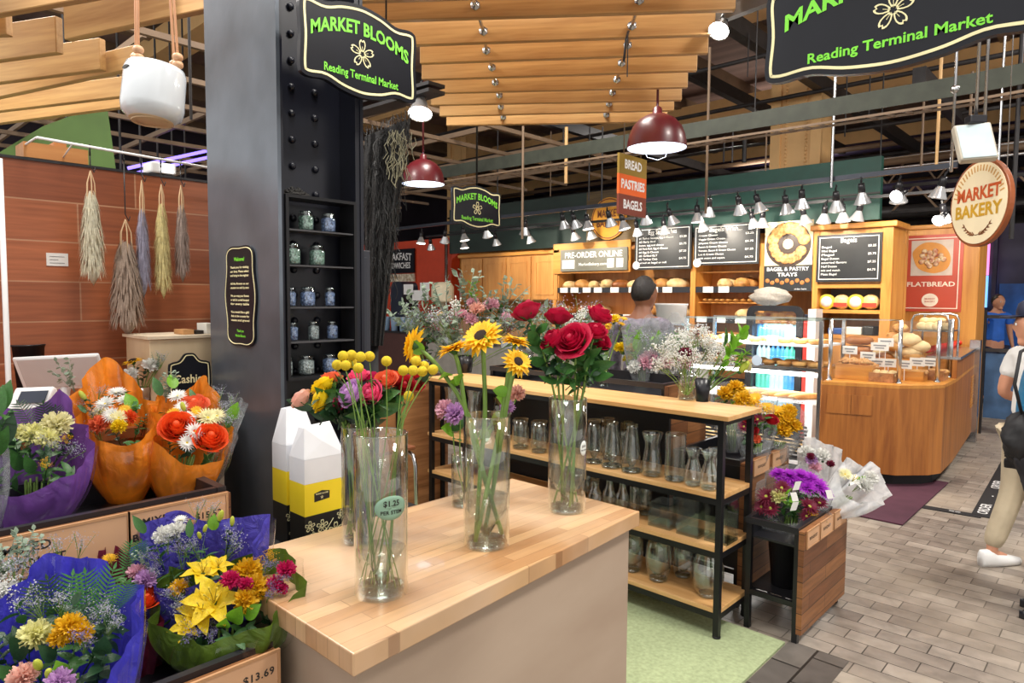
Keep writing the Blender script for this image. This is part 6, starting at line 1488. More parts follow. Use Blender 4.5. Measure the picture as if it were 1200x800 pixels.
def stem_flower(name, label, cat, V_, px, py, dt, kind, size, group, face=None, sr=.0028, leaves=2, leafkey='leaf', lsize=.06, seed=0, spin=0., stemm='stem', zoff=.5, sprigs=0):
    c = V_[0]; t0 = (c-CAM).dot(FW)+dt; hp = far(px, py, t0); rr = random.Random(seed*7+1)
    out = V((hp.x-c.x, hp.y-c.y, 0)); d = (out*2.2+V((0, 0, .35)) if face is None else V(face)).normalized()
    t = thing(name, label, cat, c+V((0, 0, .02)), 0, group)
    pts = in_vase(V_, hp-d*size*zoff, 0, 1, seed); b = MB(); b.tube(pts, [sr]*(len(pts)-3)+[sr*.9, sr*.85, sr*.9], 6); st = obj('stem', b, LM[stemm], t)
    bl = inst(FM[kind], 'bloom', t, hp, d, size, spin or rr.uniform(0, 6))
    nl = len(pts)
    for i in range(sprigs):
        p = pts[int(rr.uniform(.55, .82)*nl)]; a = rr.uniform(0, 6.28); inst(FM[rr.choice(['leaves', 'leaves_dark'])], 'leafy_sprig', t, p, (math.cos(a)*.8, math.sin(a)*.8, .6), lsize*.8*rr.uniform(.8, 1.2), a)
    for i in range(leaves):
        u = rr.uniform(.58, .9); p = pts[int(u*nl)]; a = rr.uniform(0, 6.28); dd = V((math.cos(a), math.sin(a), rr.uniform(-.1, .7)))
        inst(FM[leafkey], 'leaf', t, p, dd, lsize*rr.uniform(.7, 1.15), 0, (rr.uniform(-1, 1), rr.uniform(-1, 1), .2))
    return t
# crimson roses
for k, (px, py, rpx, dt, dd) in enumerate(((617, 365, 16, .02, (-.5, .0, 1)), (654, 371, 15, .06, (-.1, .2, 1)), (648, 398, 14, -.02, (-.3, -.6, .8)), (671, 399, 18, -.04, (.1, -.8, .55)), (703, 369, 15, .05, (.5, .2, 1)), (697, 388, 13, -.02, (.4, -.3, 1)), (705, 401, 10, .02, (.6, -.3, .5)))):
    lab = ('leftmost and highest crimson rose of the counter bunch', 'crimson rose at the top middle of the counter bunch', 'crimson rose at the lower left of the counter bunch', 'largest wide open crimson rose low in the middle of the bunch', 'crimson rose at the top right of the counter bunch', 'crimson rose just below the top right one', 'small crimson rose lowest at the right of the bunch')[k]
    stem_flower('rose', lab, 'rose', VC, px, py, dt, 'rose_open' if k == 3 else 'rose_crimson', rpx/FPX*2.05*1.05, 'crimson roses in the counter vase', dd, .0034, 6, 'leaf', .085, k+11, sprigs=2)
for k, (px, py) in enumerate(((632, 440), (690, 455), (703, 428), (627, 452))):
    pass
# sunflowers
for k, (px, py, rpx, dt, dd) in enumerate(((487, 405, 21, .0, (-1, -.5, .12)), (532, 410, 19, -.03, (-.25, -.25, 1)), (565, 396, 24, .0, (.15, -.75, .72)), (604, 401, 17, .03, (.2, .1, 1)), (606, 425, 17, -.02, (.75, -.2, .5)))):
    lab = ('sunflower at the far left bending away in profile', 'sunflower second from the left, seen edge on', 'largest sunflower in the middle facing up and out', 'sunflower at the upper right, facing straight up', 'sunflower lowest at the right, tilted outward')[k]
    t0 = (VB[0]-CAM).dot(FW); stem_flower('sunflower', lab, 'sunflower', VB, px, py, dt, 'sunflower', rpx/FPX*t0*1.12, 'sunflowers in the counter vase', dd, .0062, 1 if k else 3, 'leaf_bright', .05, k+3, zoff=.05)
# billy buttons
for k, (px, py) in enumerate(((402, 417), (412, 416), (422.5, 418), (433, 417.5), (395, 427.5), (405, 428), (412.5, 425), (420, 431), (453, 423), (472.5, 434), (484, 434), (495, 435), (507.5, 433), (487.5, 423), (497, 429), (479, 464))):
    t0 = (VA[0]-CAM).dot(FW); dt = (-.02, .03, -.01, .02, .0, -.03, .04, -.04, .0, .0, -.03, .02, .01, .04, .05, .02)[k]
    lab = 'round yellow billy button %s' % ('in the left cluster above the sticker vase' if k < 8 else 'standing alone above the middle of the vase' if k == 8 else 'in the right cluster above the sticker vase' if k < 15 else 'hanging lowest at the right of the sticker vase')
    stem_flower('billy_button', lab, 'flower', VA, px, py, dt, 'billy', 6.2/FPX*(t0+dt), 'yellow billy buttons in the %s cluster' % ('left' if k < 8 else 'right') if k not in (8, 15) else None, (0, 0, 1), .0013, 0, seed=k+30, stemm='stem', zoff=.9)
# mixed roses behind
for k, (px, py, rpx, dt, kind, dd, cl) in enumerate(((353, 468, 12, .0, 'rose_peach', (-.8, -.5, .7), 'pale peach rose pointing left, outermost'), (378, 453, 13, .0, 'rose_yellow', (-.5, -.3, .8), 'upper yellow rose'), (376, 469, 13, -.03, 'rose_yellow', (-.5, -.8, .3), 'lower yellow rose'),
    (388, 444, 12, .04, 'rose_coral', (-.3, 0, 1), 'orange rose at the top left'), (397, 472, 12, -.02, 'rose_magenta', (-.3, -.8, .2), 'deep magenta rose at the lower left'), (412, 461, 15, -.05, 'rose_lav', (-.1, -.9, .5), 'lavender rose in the middle'),
    (420, 441, 12, .02, 'rose_pink', (0, -.3, 1), 'pink rose above the lavender one'), (436, 461, 14, -.04, 'rose_pink', (.1, -.9, .4), 'hot pink rose right of the lavender one'), (437, 444, 11, .03, 'rose_magenta', (.1, 0, 1), 'magenta rose at the top centre'),
    (452, 446, 13, .0, 'rose_coral', (.3, -.5, .8), 'coral rose right of centre'), (462, 443, 11, .04, 'rose_orange', (.4, 0, 1), 'orange and pink rose at the upper right'), (474, 452, 12, .02, 'rose_red', (.6, -.4, .6), 'dark red rose at the right'), (486, 449, 11, .05, 'rose_red', (.7, -.1, .6), 'dark red rose, outermost at the right'))):
    t0 = (VD[0]-CAM).dot(FW); stem_flower('rose', cl+' of the mixed roses', 'rose', VD, px, py, dt, kind, rpx/FPX*t0*1.05, 'mixed roses behind the sticker vase', dd, .003, 4, 'leaf' if k % 2 else 'leaf_dark', .085, k+50, sprigs=1)
for k, (px, py, rpx, dt, kind, dd, cl) in enumerate(((523, 480, 13, .0, 'carn_palepink', (-.5, -.6, .5), 'pale pink ruffled bloom left of the sunflower stems'), (535, 485, 14, -.03, 'carn_lav', (.1, -.9, .4), 'lavender ruffled bloom left of the sunflower stems'), (605, 462, 12, .08, 'carn_peach', (.4, -.5, .7), 'peach ruffled bloom right of the sunflower stems'), (595, 478, 10, .06, 'carn_lav', (.3, -.7, .5), 'small lavender bloom under the peach one'))):
    t0 = (VE[0]-CAM).dot(FW); stem_flower('carnation', cl, 'flower', VE, px, py, dt, kind, rpx/FPX*t0*1.0, None, dd, .002, 4, 'leaf' if k % 2 else 'leaf_bright', .07, k+70)
# greenery under the roses
# ---- wrapped bouquets
def catmull(P, n, closed=True):
    out = []; N = len(P)
    for i in range(N):
        p0, p1, p2, p3 = P[(i-1) % N], P[i], P[(i+1) % N], P[(i+2) % N]
        for j in range(n):
            t_ = j/n; out.append(.5*((2*p1)+(p2-p0)*t_+(2*p0-5*p1+4*p2-p3)*t_**2+(3*p1-p0-3*p2+p3)*t_**3))
    return out
def bouquet(label, rim, base, t0, br, wrapm, blooms, bulge=.35, seed=1, zb=None, name='bouquet', fold=.012, group=None, fill=0):
    """rim: (px,py,dt) loop around the opening; base: (px,py) foot; blooms: (kind,px,py,rpx,dt)"""
    rr = random.Random(seed); bp = far(base[0], base[1], t0) if zb is None else onZ(base[0], base[1], zb)
    if zb is not None: t0 = (bp-CAM).dot(FW)
    t = thing(name, label, 'bouquet', bp, 0, group)
    R = [far(x, y, t0+d) for x, y, d in rim]; C0 = sum(R, V())/len(R)
    loop = catmull(R, 6); N = len(loop)
    ax = (C0-bp).normalized()
    def mk(scale, off, ph, lift):
        b = MB()
        def fn(u, v):
            k = min(N-1, int(round(v*N))) % N; p = C0+(loop[k]-C0)*scale; d = p-bp; rad = d-ax*d.dot(ax); rn = rad.normalized() if rad.length > 1e-5 else V((1, 0, 0))
            foot = bp+rn*br
            q = foot.lerp(p, u)+rn*(bulge*rad.length*math.sin(PI*u)*(1-u*.3))
            q += rn*fold*u*(math.sin(v*2*PI*9+ph)+.6*math.sin(v*2*PI*17+ph*2+u*3))+ax*lift*u
            return q
        b.grid(fn, 12, N, True); return b
    obj('wrapper', mk(1, 0, rr.uniform(0, 6), 0), wrapm if not isinstance(wrapm, (list, tuple)) else wrapm[0], t)
    if isinstance(wrapm, (list, tuple)): obj('film', mk(1.06, 0, rr.uniform(0, 6), -.01), wrapm[1], t)
    b = MB()
    for k in range(12):
        a = k*.52; e = C0.lerp(bp, .45)+V((math.cos(a), math.sin(a), 0))*.03; b.tube([bp+V((math.cos(a)*br*.5, math.sin(a)*br*.5, .01)), e], .003, 4)
    obj('stem_bunch', b, LM['stem'], t)
    if fill:
        for k in range(fill):
            a = k*2.4; q = math.sqrt((k+.5)/fill)*.72; j = int((a/(2*PI) % 1)*N) % N; p = C0.lerp(loop[j], q)-ax*(.05+.02*rr.random()); d = (p-bp.lerp(C0, .2)).normalized()
            kk = rr.choice(['leaves', 'leaves_dark', 'leaves', 'limonium']); inst(FM[kk], pname(kk), t, p, (d+V((rr.uniform(-.3, .3), rr.uniform(-.3, .3), 0))).normalized(), (loop[0]-C0).length*rr.uniform(.30, .42), rr.uniform(0, 6))
    for (kind, px, py, rpx, dt) in blooms:
        if kind.startswith(('mum', 'carn', 'rose', 'daisy', 'lily')): rpx *= 1.18
        p = far(px, py, t0+dt); d = (p-bp.lerp(C0, .3)).normalized()
        tocam = (CAM-p).normalized()
        if kind.startswith(('leaf', 'fern', 'euc', 'leaves', 'statice', 'limonium', 'breath', 'solidago', 'cluster', 'bud')): d = (d*.9+tocam*.15+V((rr.uniform(-.3, .3), rr.uniform(-.3, .3), 0))).normalized()
        else: d = (d*.5+tocam*.6+V((0, 0, .15))+V((rr.uniform(-.2, .2), rr.uniform(-.2, .2), rr.uniform(-.1, .2)))).normalized()
        hint = None
        if kind in ('leaf', 'leaf_bright', 'leaf_dark', 'fern', 'fern_l'):   # face the open side
            p = p-d*rpx/FPX*t0*.8; hint = -tocam+V((rr.uniform(-.3, .3), rr.uniform(-.3, .3), 0))
            s_, n_, dd = frame(d, None); hint = None
            o = inst(FM[kind], pname(kind), t, p, d, rpx/FPX*(t0+dt)*1.6)
            # turn the blade's -y side towards the camera side
            n2 = (-tocam)-d*(-tocam).dot(d); n2.normalize(); s2 = n2.cross(d)
            Mx = Matrix((s2, n2, d)).transposed().to_4x4() @ Matrix.Rotation(rr.uniform(-.4, .4), 4, 'Z') @ Matrix.Diagonal((*(rpx/FPX*(t0+dt)*1.6,)*3, 1)); Mx.translation = p
            o.matrix_local = rootm(t).inverted() @ Mx
        else: inst(FM[kind], pname(kind), t, p, d, rpx/FPX*(t0+dt)*1.08, rr.uniform(0, 6))
    return t
W_or = sheet('orange_tissue', srgb('ee8c22'), 0, .35, .5, .6, 18); W_pu = sheet('purple_tissue', srgb('7a4aa0'), 0, .35, .5, .6, 18); W_bl = sheet('blue_tissue', srgb('4440c8'), 0, .35, .5, .7, 25)
W_ind = sheet('indigo_tissue', srgb('5048b8'), 0, .35, .45, 1, 35); W_gr = sheet('olive_tissue', srgb('5f7a28'), 0, .35, .45, .7, 20); W_bu = sheet('burgundy_tissue', srgb('7c1c3c'), 0, .3, .5, .6, 20)
FILM = glass('cello_film', (1, 1, 1), .9, .08, 1.35, .03); W_wh = sheet('white_film', srgb('f4f6fa'), .14, .5, .35, .6, 20); W_cl = sheet('clear_sleeve', srgb('c8ccd0'), .72, .3, .15, 1, 30)
def tz(px, py, z): return (onZ(px, py, z)-CAM).dot(FW)
tA = tz(145, 583, UTZ-.085)
bouquet('bouquet in orange tissue, left of the two orange ones', ((86, 468, .0), (100, 440, .06), (125, 418, .12), (150, 438, .13), (172, 466, .11), (182, 478, .03), (181, 500, -.07), (150, 522, -.12), (112, 512, -.12), (92, 492, -.06)), (150, 590), tA, .04, (W_or, FILM),
    [('mum_white', 137, 461, 9, .03), ('mum_white', 124, 474, 10, -.01), ('mum_white', 131, 487, 9, -.05), ('mum_white', 146, 470, 8, .0), ('mum_cream', 139, 490, 9, -.07), ('mum_cream', 117, 483, 7, 0), ('leaf_bright', 153, 470, 14, -.01), ('carn_coral', 116, 498, 9, -.06), ('carn_orange', 152, 489, 7, -.05), ('daisy_gold', 146, 480, 6, -.04), ('carn_yellow', 139, 500, 7, -.09),
     ('limonium', 102, 478, 15, .02), ('limonium', 115, 465, 14, .04), ('leaf', 96, 478, 9, .0), ('bud', 98, 465, 9, .02), ('euc', 82, 448, 22, .06), ('limonium', 110, 490, 14, -.04), ('leaves', 130, 470, 14, .03), ('leaves', 160, 480, 14, .0)], .30, 3, fill=10)
tB = tz(212, 583, UTZ-.085)
bouquet('bouquet in orange tissue, right of the two, by the pillar', ((180, 478, .03), (186, 462, .06), (205, 468, .09), (225, 452, .10), (241, 440, .10), (256, 470, .08), (268, 500, .02), (264, 530, -.05), (238, 545, -.10), (205, 538, -.12), (184, 512, -.07)), (205, 590), tB, .04, (W_or, FILM),
    [('rose_orange', 207, 500, 14, -.06), ('rose_orange', 246, 513, 14, -.06), ('rose_coral', 228, 475, 12, .04), ('mum_white', 208, 465, 9, .03), ('mum_white', 220, 490, 9, -.03), ('mum_white', 228, 506, 10, -.07), ('mum_white', 219, 519, 9, -.09), ('mum_cream', 243, 490, 11, -.03), ('mum_cream', 254, 488, 9, -.01), ('mum_white', 213, 478, 8, .01), ('daisy_gold', 204, 485, 7, -.03), ('daisy_gold', 230, 482, 6, -.01), ('bud', 215, 478, 8, -.02), ('leaf', 226, 463, 12, .05),
     ('leaf_bright', 202, 446, 12, .06), ('leaf', 184, 452, 16, .06), ('euc', 195, 462, 16, .07), ('euc', 205, 452, 14, .08), ('limonium', 262, 497, 16, -.01), ('limonium', 258, 480, 14, .02), ('leaves', 236, 500, 16, -.0), ('leaves', 215, 508, 14, -.03)], .30, 4, fill=10)
bouquet('bunch of pale green leaves in a clear sleeve by the pillar', ((258, 478, .02), (270, 466, .05), (285, 468, .03), (284, 484, -.03), (274, 520, -.05), (262, 500, -.04)), (238, 588), tB+.02, .02, W_cl,
    [('leaf_bright', 274, 482, 14, .0), ('leaf', 268, 490, 14, .0), ('limonium', 268, 500, 14, -.01), ('limonium', 258, 465, 12, .03), ('limonium', 272, 470, 10, .03)], .1, 5)
tC = tz(40, 612, UTZ-.085)
bouquet('bouquet in purple tissue at the left edge of the upper step', ((-40, 500, 0), (-10, 478, .08), (30, 480, .12), (55, 470, .14), (73, 455, .13), (86, 488, .08), (98, 500, .02), (106, 514, -.02), (98, 545, -.07), (72, 560, -.11), (25, 580, -.13), (-30, 570, -.10)), (45, 625), tC, .045, (W_pu, FILM),
    [('carn_cream', 67, 499, 14, -.02), ('carn_ywhite', 40, 510, 12, -.05), ('carn_ywhite', 56, 515, 11, -.06), ('carn_ywhite', 28, 508, 10, -.03), ('solidago', 76, 515, 9, -.05), ('solidago', 50, 545, 10, -.12), ('fern', 32, 488, 17, .03), ('fern', 54, 492, 17, .03), ('fern', 68, 492, 14, .03), ('limonium', 48, 520, 18, -.06), ('limonium', 20, 512, 16, -.04), ('limonium', 66, 525, 14, -.08), ('leaf', 20, 540, 22, -.09), ('leaf', 35, 545, 20, -.11), ('leaf_dark', 8, 520, 26, -.06), ('leaves', 20, 530, 22, -.08), ('leaves_dark', 50, 535, 16, -.09)], .28, 6, fill=10)
bouquet('leafy green bunch cut off by the left edge of the photo', ((-60, 540, 0), (-40, 500, .06), (-5, 490, .06), (8, 520, .0), (0, 570, -.06), (-40, 580, -.08)), (-25, 640), tC-.12, .04, W_cl,
    [('leaf', -2, 470, 26, .0), ('leaf', 6, 462, 24, .02), ('leaf_dark', 8, 500, 26, -.02), ('leaf', 0, 520, 28, -.05), ('leaves', 2, 500, 26, -.02), ('leaf', -12, 490, 28, 0)], .2, 7)
# lower step
tD = tz(262, 775, LTZ-.085)
bouquet('bouquet in olive green tissue with yellow lilies', ((182, 690, 0), (196, 664, .05), (222, 668, .08), (248, 650, .10), (262, 660, .10), (290, 650, .10), (322, 643, .09), (350, 660, .03), (348, 692, -.03), (322, 722, -.08), (285, 742, -.11), (240, 752, -.12), (198, 740, -.10), (180, 715, -.05)), (258, 782), tD, .05, (W_gr, FILM),
    [('lily_yellow', 238, 668, 17, .01), ('lily_yellow', 250, 703, 25, -.05), ('lily_yellow', 236, 716, 20, -.06), ('lily_yellow', 218, 732, 14, -.08), ('lily_yellow', 256, 662, 12, .02), ('carn_gold', 290, 672, 14, .01), ('carn_gold', 298, 690, 14, -.02), ('carn_gold', 288, 704, 12, -.05), ('carn_gold', 210, 690, 9, -.01), ('carn_magenta', 270, 680, 9, -.04), ('carn_magenta', 288, 685, 7, -.04), ('carn_magenta', 335, 668, 9, .0), ('carn_magenta', 322, 684, 8, -.02), ('carn_magenta', 330, 690, 6, -.02),
     ('statice', 310, 668, 16, .0), ('statice', 316, 700, 16, -.04), ('statice', 325, 682, 14, -.02), ('limonium', 205, 700, 18, -.03), ('statice', 230, 742, 18, -.09), ('limonium', 212, 715, 18, -.06), ('statice', 248, 742, 14, -.1), ('statice', 222, 690, 14, -.0), ('leaf_bright', 276, 722, 19, -.08), ('leaf_bright', 295, 716, 16, -.07), ('leaf_bright', 262, 732, 14, -.09), ('leaf', 255, 672, 16, .02), ('solidago', 310, 655, 14, .04), ('solidago', 300, 662, 12, .03), ('leaves', 300, 700, 16, -.02), ('leaves_dark', 260, 690, 26, .0), ('leaves_dark', 225, 710, 22, -.02)], .32, 8, fill=16)
tE = tD+.05
bouquet('bouquet in crinkled indigo tissue behind the yellow lilies', ((160, 640, .0), (168, 618, .05), (190, 604, .08), (212, 598, .10), (236, 610, .10), (262, 608, .09), (285, 606, .08), (310, 605, .05), (300, 640, .0), (285, 662, -.04), (240, 682, -.06), (205, 690, -.07), (170, 670, -.05)), (240, 770), tE, .05, (W_ind, FILM),
    [('carn_white', 193, 628, 10, -.0), ('carn_white', 207, 622, 9, .01), ('mum_white', 212, 610, 7, .03), ('bud', 240, 620, 7, -.01), ('bud', 234, 628, 7, -.03), ('bud', 258, 606, 10, .0), ('bud', 272, 612, 8, -.0), ('leaf', 163, 614, 16, -.02), ('leaf', 222, 618, 14, .0), ('leaf_bright', 250, 612, 12, .02), ('statice', 215, 645, 16, -.03), ('statice', 185, 655, 16, -.05), ('limonium', 230, 602, 16, .04), ('limonium', 245, 602, 16, .05), ('limonium', 195, 640, 16, -.02), ('solidago', 226, 614, 8, .02), ('leaves_dark', 210, 640, 18, 0), ('euc', 172, 662, 16, -.05)], .22, 9, fill=10)
tF = tE-.06
bouquet('bouquet in burgundy tissue behind the blue one', ((95, 665, .02), (115, 645, .06), (138, 640, .08), (165, 668, .07), (185, 690, .03), (190, 705, .0), (180, 735, -.04), (150, 750, -.06), (110, 730, -.05)), (150, 830), tF, .045, (W_bu, FILM),
    [('rose_orange', 172, 702, 11, -.02), ('carn_palepink', 160, 672, 9, .0), ('carn_lav', 170, 680, 10, -.01), ('limonium', 180, 675, 14, -.01), ('fern_l', 150, 655, 16, .02), ('fern_l', 165, 650, 14, .03), ('solidago', 130, 658, 9, .02), ('statice', 182, 665, 12, .02), ('leaves', 150, 690, 22, -.01), ('daisy_gold', 128, 655, 7, .03)], .12, 10, fill=8)
tG = 1.2
bouquet('large bouquet in blue tissue at the lower left corner', ((-30, 720, .02), (5, 700, .06), (30, 672, .10), (58, 648, .13), (90, 655, .13), (112, 652, .12), (135, 680, .10), (160, 688, .05), (160, 715, .0), (148, 765, -.05), (110, 805, -.10), (50, 830, -.13), (-20, 810, -.10)), (70, 905), tG, .06, (W_bl, FILM),
    [('fern_l', 82, 705, 26, .02), ('fern_l', 102, 700, 26, .01), ('fern_l', 122, 695, 25, .02), ('fern', 62, 705, 24, .0), ('fern_l', 142, 702, 20, .0), ('fern', 40, 712, 22, .0), ('carn_ywhite', 42, 745, 15, -.05), ('carn_gold', 82, 736, 14, -.05), ('carn_gold', 95, 742, 11, -.05), ('carn_gold', 70, 748, 10, -.06), ('limonium', 115, 720, 24, -.02), ('limonium', 70, 710, 26, -.02), ('statice', 100, 755, 22, -.06), ('limonium', 45, 715, 26, -.02), ('limonium', 130, 735, 20, -.03), ('leaf_dark', 22, 752, 26, -.05), ('leaf_dark', 56, 765, 20, -.08), ('leaf_dark', 120, 760, 26, -.06), ('leaf', 10, 790, 26, -.08), ('leaf_bright', 70, 785, 18, -.1), ('bud', 45, 780, 14, -.1), ('bud', 58, 790, 14, -.1), ('carn_peach', 28, 795, 14, -.1), ('carn_lav', 70, 800, 13, -.11), ('leaves_dark', 90, 730, 34, 0), ('leaves_dark', 50, 750, 34, -.02), ('leaves_dark', 120, 740, 26, -.02), ('leaves_dark', 20, 760, 30, -.03)], .25, 11, fill=18)
bouquet('bunch of pale grey-green sprays behind the blue bouquet', ((-50, 700, 0), (-20, 670, .05), (15, 660, .06), (40, 690, .0), (10, 740, -.04), (-40, 740, -.04)), (-10, 860), tG+.12, .04, W_cl,
    [('euc', 5, 665, 30, .0), ('limonium', 20, 680, 34, .0), ('breath', 5, 700, 30, -.02), ('euc', 25, 655, 26, .03), ('limonium', 40, 665, 28, .03), ('carn_white', 8, 695, 11, -.03), ('euc', -10, 690, 28, .0), ('limonium', 70, 650, 22, .06), ('limonium', 95, 645, 18, .08)], .15, 12)
b = MB(); p = far(168, 785, tF-.02); b.obox(p, RT*.016, UZ*.035, FW*.001); o = obj('stake_tag', b, mat('tag_beige', srgb('cfc08a'), .6)); tag(o, 'plain beige card standing between the burgundy and green bouquets', 'card')
# ---- shelf top and crates beyond
VT = LEV[0]
def arrangement(label, base, zb, blooms, pot=None, t_add=0, cat='flower arrangement', name='flower_arrangement', stem_m='stem', group=None):
    bp = onZ(base[0], base[1], zb); t0 = (bp-CAM).dot(FW)+t_add; t = thing(name, label, cat, bp, 0, group); rr = random.Random(len(label))
    if pot:
        r, h, m_ = pot; b = MB(); b.lathe([(0, 0), (r*.8, 0), (r, h), (r*.93, h), (r*.75, .01), (0, .01)], 24, bp); obj('pot', b, m_, t)
        b = MB(); b.lathe([(0, h*.85), (r*.93, h*.85)], 16, bp); obj('soil', b, M['black_matte'], t)
    b = MB()
    for (kind, px, py, rpx, dt) in blooms:
        p = far(px, py, t0+dt); d = (p-bp).normalized(); b.tube([bp+V((rr.uniform(-.01, .01), rr.uniform(-.01, .01), .02)), bp.lerp(p, .5)+V((0, 0, .02)), p-d*rpx/FPX*t0*.3], .002, 4, False)
    obj('stem_bunch', b, LM[stem_m], t)
    for (kind, px, py, rpx, dt) in blooms:
        p = far(px, py, t0+dt); d = (p-bp).normalized(); tocam = (CAM-p).normalized(); f_ = .5 if kind.startswith(('rose', 'carn', 'mum', 'daisy', 'sun', 'lily')) else .1
        d = (d+tocam*f_+V((rr.uniform(-.25, .25), rr.uniform(-.25, .25), 0))).normalized(); inst(FM[kind], pname(kind), t, p, d, rpx/FPX*(t0+dt)*1.1, rr.uniform(0, 6))
    return t
arrangement('cloud of white baby breath with purple blossoms on the shelf top', (805, 467), VT+.013, [('breath', 788, 415, 20, 0), ('breath', 808, 408, 22, .02), ('breath', 828, 412, 20, .0), ('breath', 842, 422, 16, 0), ('breath', 800, 428, 20, -.04), ('breath', 822, 430, 18, -.04), ('breath', 780, 430, 15, -.02), ('breath', 815, 398, 16, .03), ('carn_wine', 803, 414, 7, -.04), ('cluster_purple', 818, 399, 12, -.02), ('cluster_purple', 772, 430, 8, 0), ('cluster_purple', 834, 432, 8, -.03), ('leaf_dark', 822, 425, 12, -.05), ('leaf', 795, 398, 12, .02)])
arrangement('pointed green protea buds leaning right on the shelf top', (823, 470), VT-.0+.08, [('leaves_bright', 858, 408, 30, .0), ('leaves_bright', 850, 425, 26, -.02), ('leaf_bright', 856, 412, 24, -.01), ('leaf_bright', 862, 428, 24, -.01), ('leaf', 848, 405, 22, .01), ('leaves_bright', 866, 425, 18, 0), ('bud', 870, 432, 12, -.02), ('leaf_bright', 868, 398, 16, 0), ('leaf', 845, 440, 16, 0), ('carn_cream', 872, 430, 8, .02), ('leaves', 838, 440, 18, .0)], (.035, .10, M['black_plastic']))
arrangement('small yellow and purple flowers rising behind the crimson roses', (706, 451), VT+.013, [('daisy_gold', 712, 381, 6, 0), ('daisy_gold', 722, 372, 6, .02), ('daisy_gold', 728, 380, 5, 0), ('daisy_gold', 711, 385, 6, -.02), ('carn_yellow', 719, 375, 6, .01), ('cluster_purple', 726, 388, 7, 0), ('statice', 715, 395, 10, 0), ('daisy_gold', 731, 374, 5, .02), ('leaves', 712, 400, 12, 0)])
arrangement('yellow tulips with green leaves in the tray behind the shelf', (740, 446), 1.06, [('bud', 728, 410, 10, 0), ('bud', 740, 413, 10, 0), ('leaves_bright', 735, 400, 18, 0), ('leaves_bright', 748, 402, 18, .02), ('leaves_bright', 740, 415, 18, 0), ('carn_yellow', 727, 408, 7, -.02), ('carn_yellow', 741, 409, 7, -.02), ('carn_yellow', 736, 421, 6, -.03)], (.05, .08, M['black_plastic']), .1)
# left group on the shelf end: eucalyptus and pale pinks
arrangement('big loose eucalyptus bunch with pale pink blooms left on the shelf', (545, 436), VT+.001, [('euc', 500, 375, 30, 0), ('euc', 520, 365, 28, .05), ('euc', 548, 352, 28, .05), ('euc', 590, 362, 28, .05), ('euc', 600, 380, 26, 0), ('euc', 565, 370, 26, .0), ('euc', 512, 395, 30, -.03), ('euc', 535, 395, 28, -.03), ('euc', 575, 395, 28, -.03), ('euc', 605, 400, 24, -.03), ('carn_palepink', 554, 355, 7, 0), ('carn_palepink', 541, 369, 7, -.05), ('carn_palepink', 552, 375, 8, -.05), ('carn_peach', 559, 363, 9, -.05), ('carn_palepink', 576, 358, 9, -.02), ('carn_palepink', 593, 372, 6, -.05), ('limonium', 520, 385, 26, -.05), ('limonium', 498, 392, 24, -.05), ('limonium', 585, 385, 24, -.05), ('leaves_bright', 553, 345, 16, .02), ('leaves', 505, 360, 16, .03), ('leaves', 580, 372, 20, 0), ('breath', 530, 380, 24, 0), ('daisy_gold', 516, 368, 4, -.05), ('cluster_purple', 590, 392, 14, -.05), ('cluster_purple', 615, 395, 12, -.05), ('euc', 630, 395, 20, .05)], (.06, .12, M['black_plastic']))
arrangement('grey green foliage bunch standing left behind the sunflowers', (500, 437), VT+.001, [('euc', 490, 400, 26, 0), ('euc', 478, 385, 24, 0), ('limonium', 485, 385, 24, 0), ('leaves_dark', 500, 410, 20, 0), ('euc', 515, 412, 22, 0)], (.05, .1, M['black_plastic']))
arrangement('bunch of dusty foliage behind the crimson roses', (670, 450), 1.06, [('euc', 640, 385, 24, .05), ('limonium', 660, 372, 24, .05), ('limonium', 680, 375, 24, .05), ('euc', 690, 392, 22, 0), ('limonium', 640, 372, 20, .08), ('breath', 672, 385, 22, .0), ('euc', 662, 395, 22, 0), ('leaves_dark', 690, 410, 20, 0)], (.07, .1, M['black_plastic']), .15)
# tall clear sleeves in the tray behind the shelf
for k, (px, w, top, lab) in enumerate(((752, 26, 378, 'left of three'), (776, 30, 372, 'middle of three'), (798, 24, 384, 'right of three'))):
    t0 = tz(px, 452, 1.06)+.12
    bouquet('sleeved bunch in tall clear film behind the shelf, %s' % lab, ((px-w*.9, top+12, 0), (px-w*.5, top-4, .05), (px, top+5, .08), (px+w*.5, top-6, .05), (px+w*.9, top+10, 0), (px+w*.4, top+20, -.06), (px-w*.4, top+18, -.06)), (px, 458), t0, .03, W_cl,
        [('leaves_bright', px-6, 420, 18, 0), ('leaves_bright', px+8, 410, 18, 0), ('limonium', px, 405, 18, 0), ('carn_palepink', px+4, 425, 8, -.03), ('leaf_bright', px-2, 400, 16, 0), ('carn_white', px-8, 430, 7, -.03), ('carn_palepink', px+10, 418, 7, -.02)], .15, 20+k)
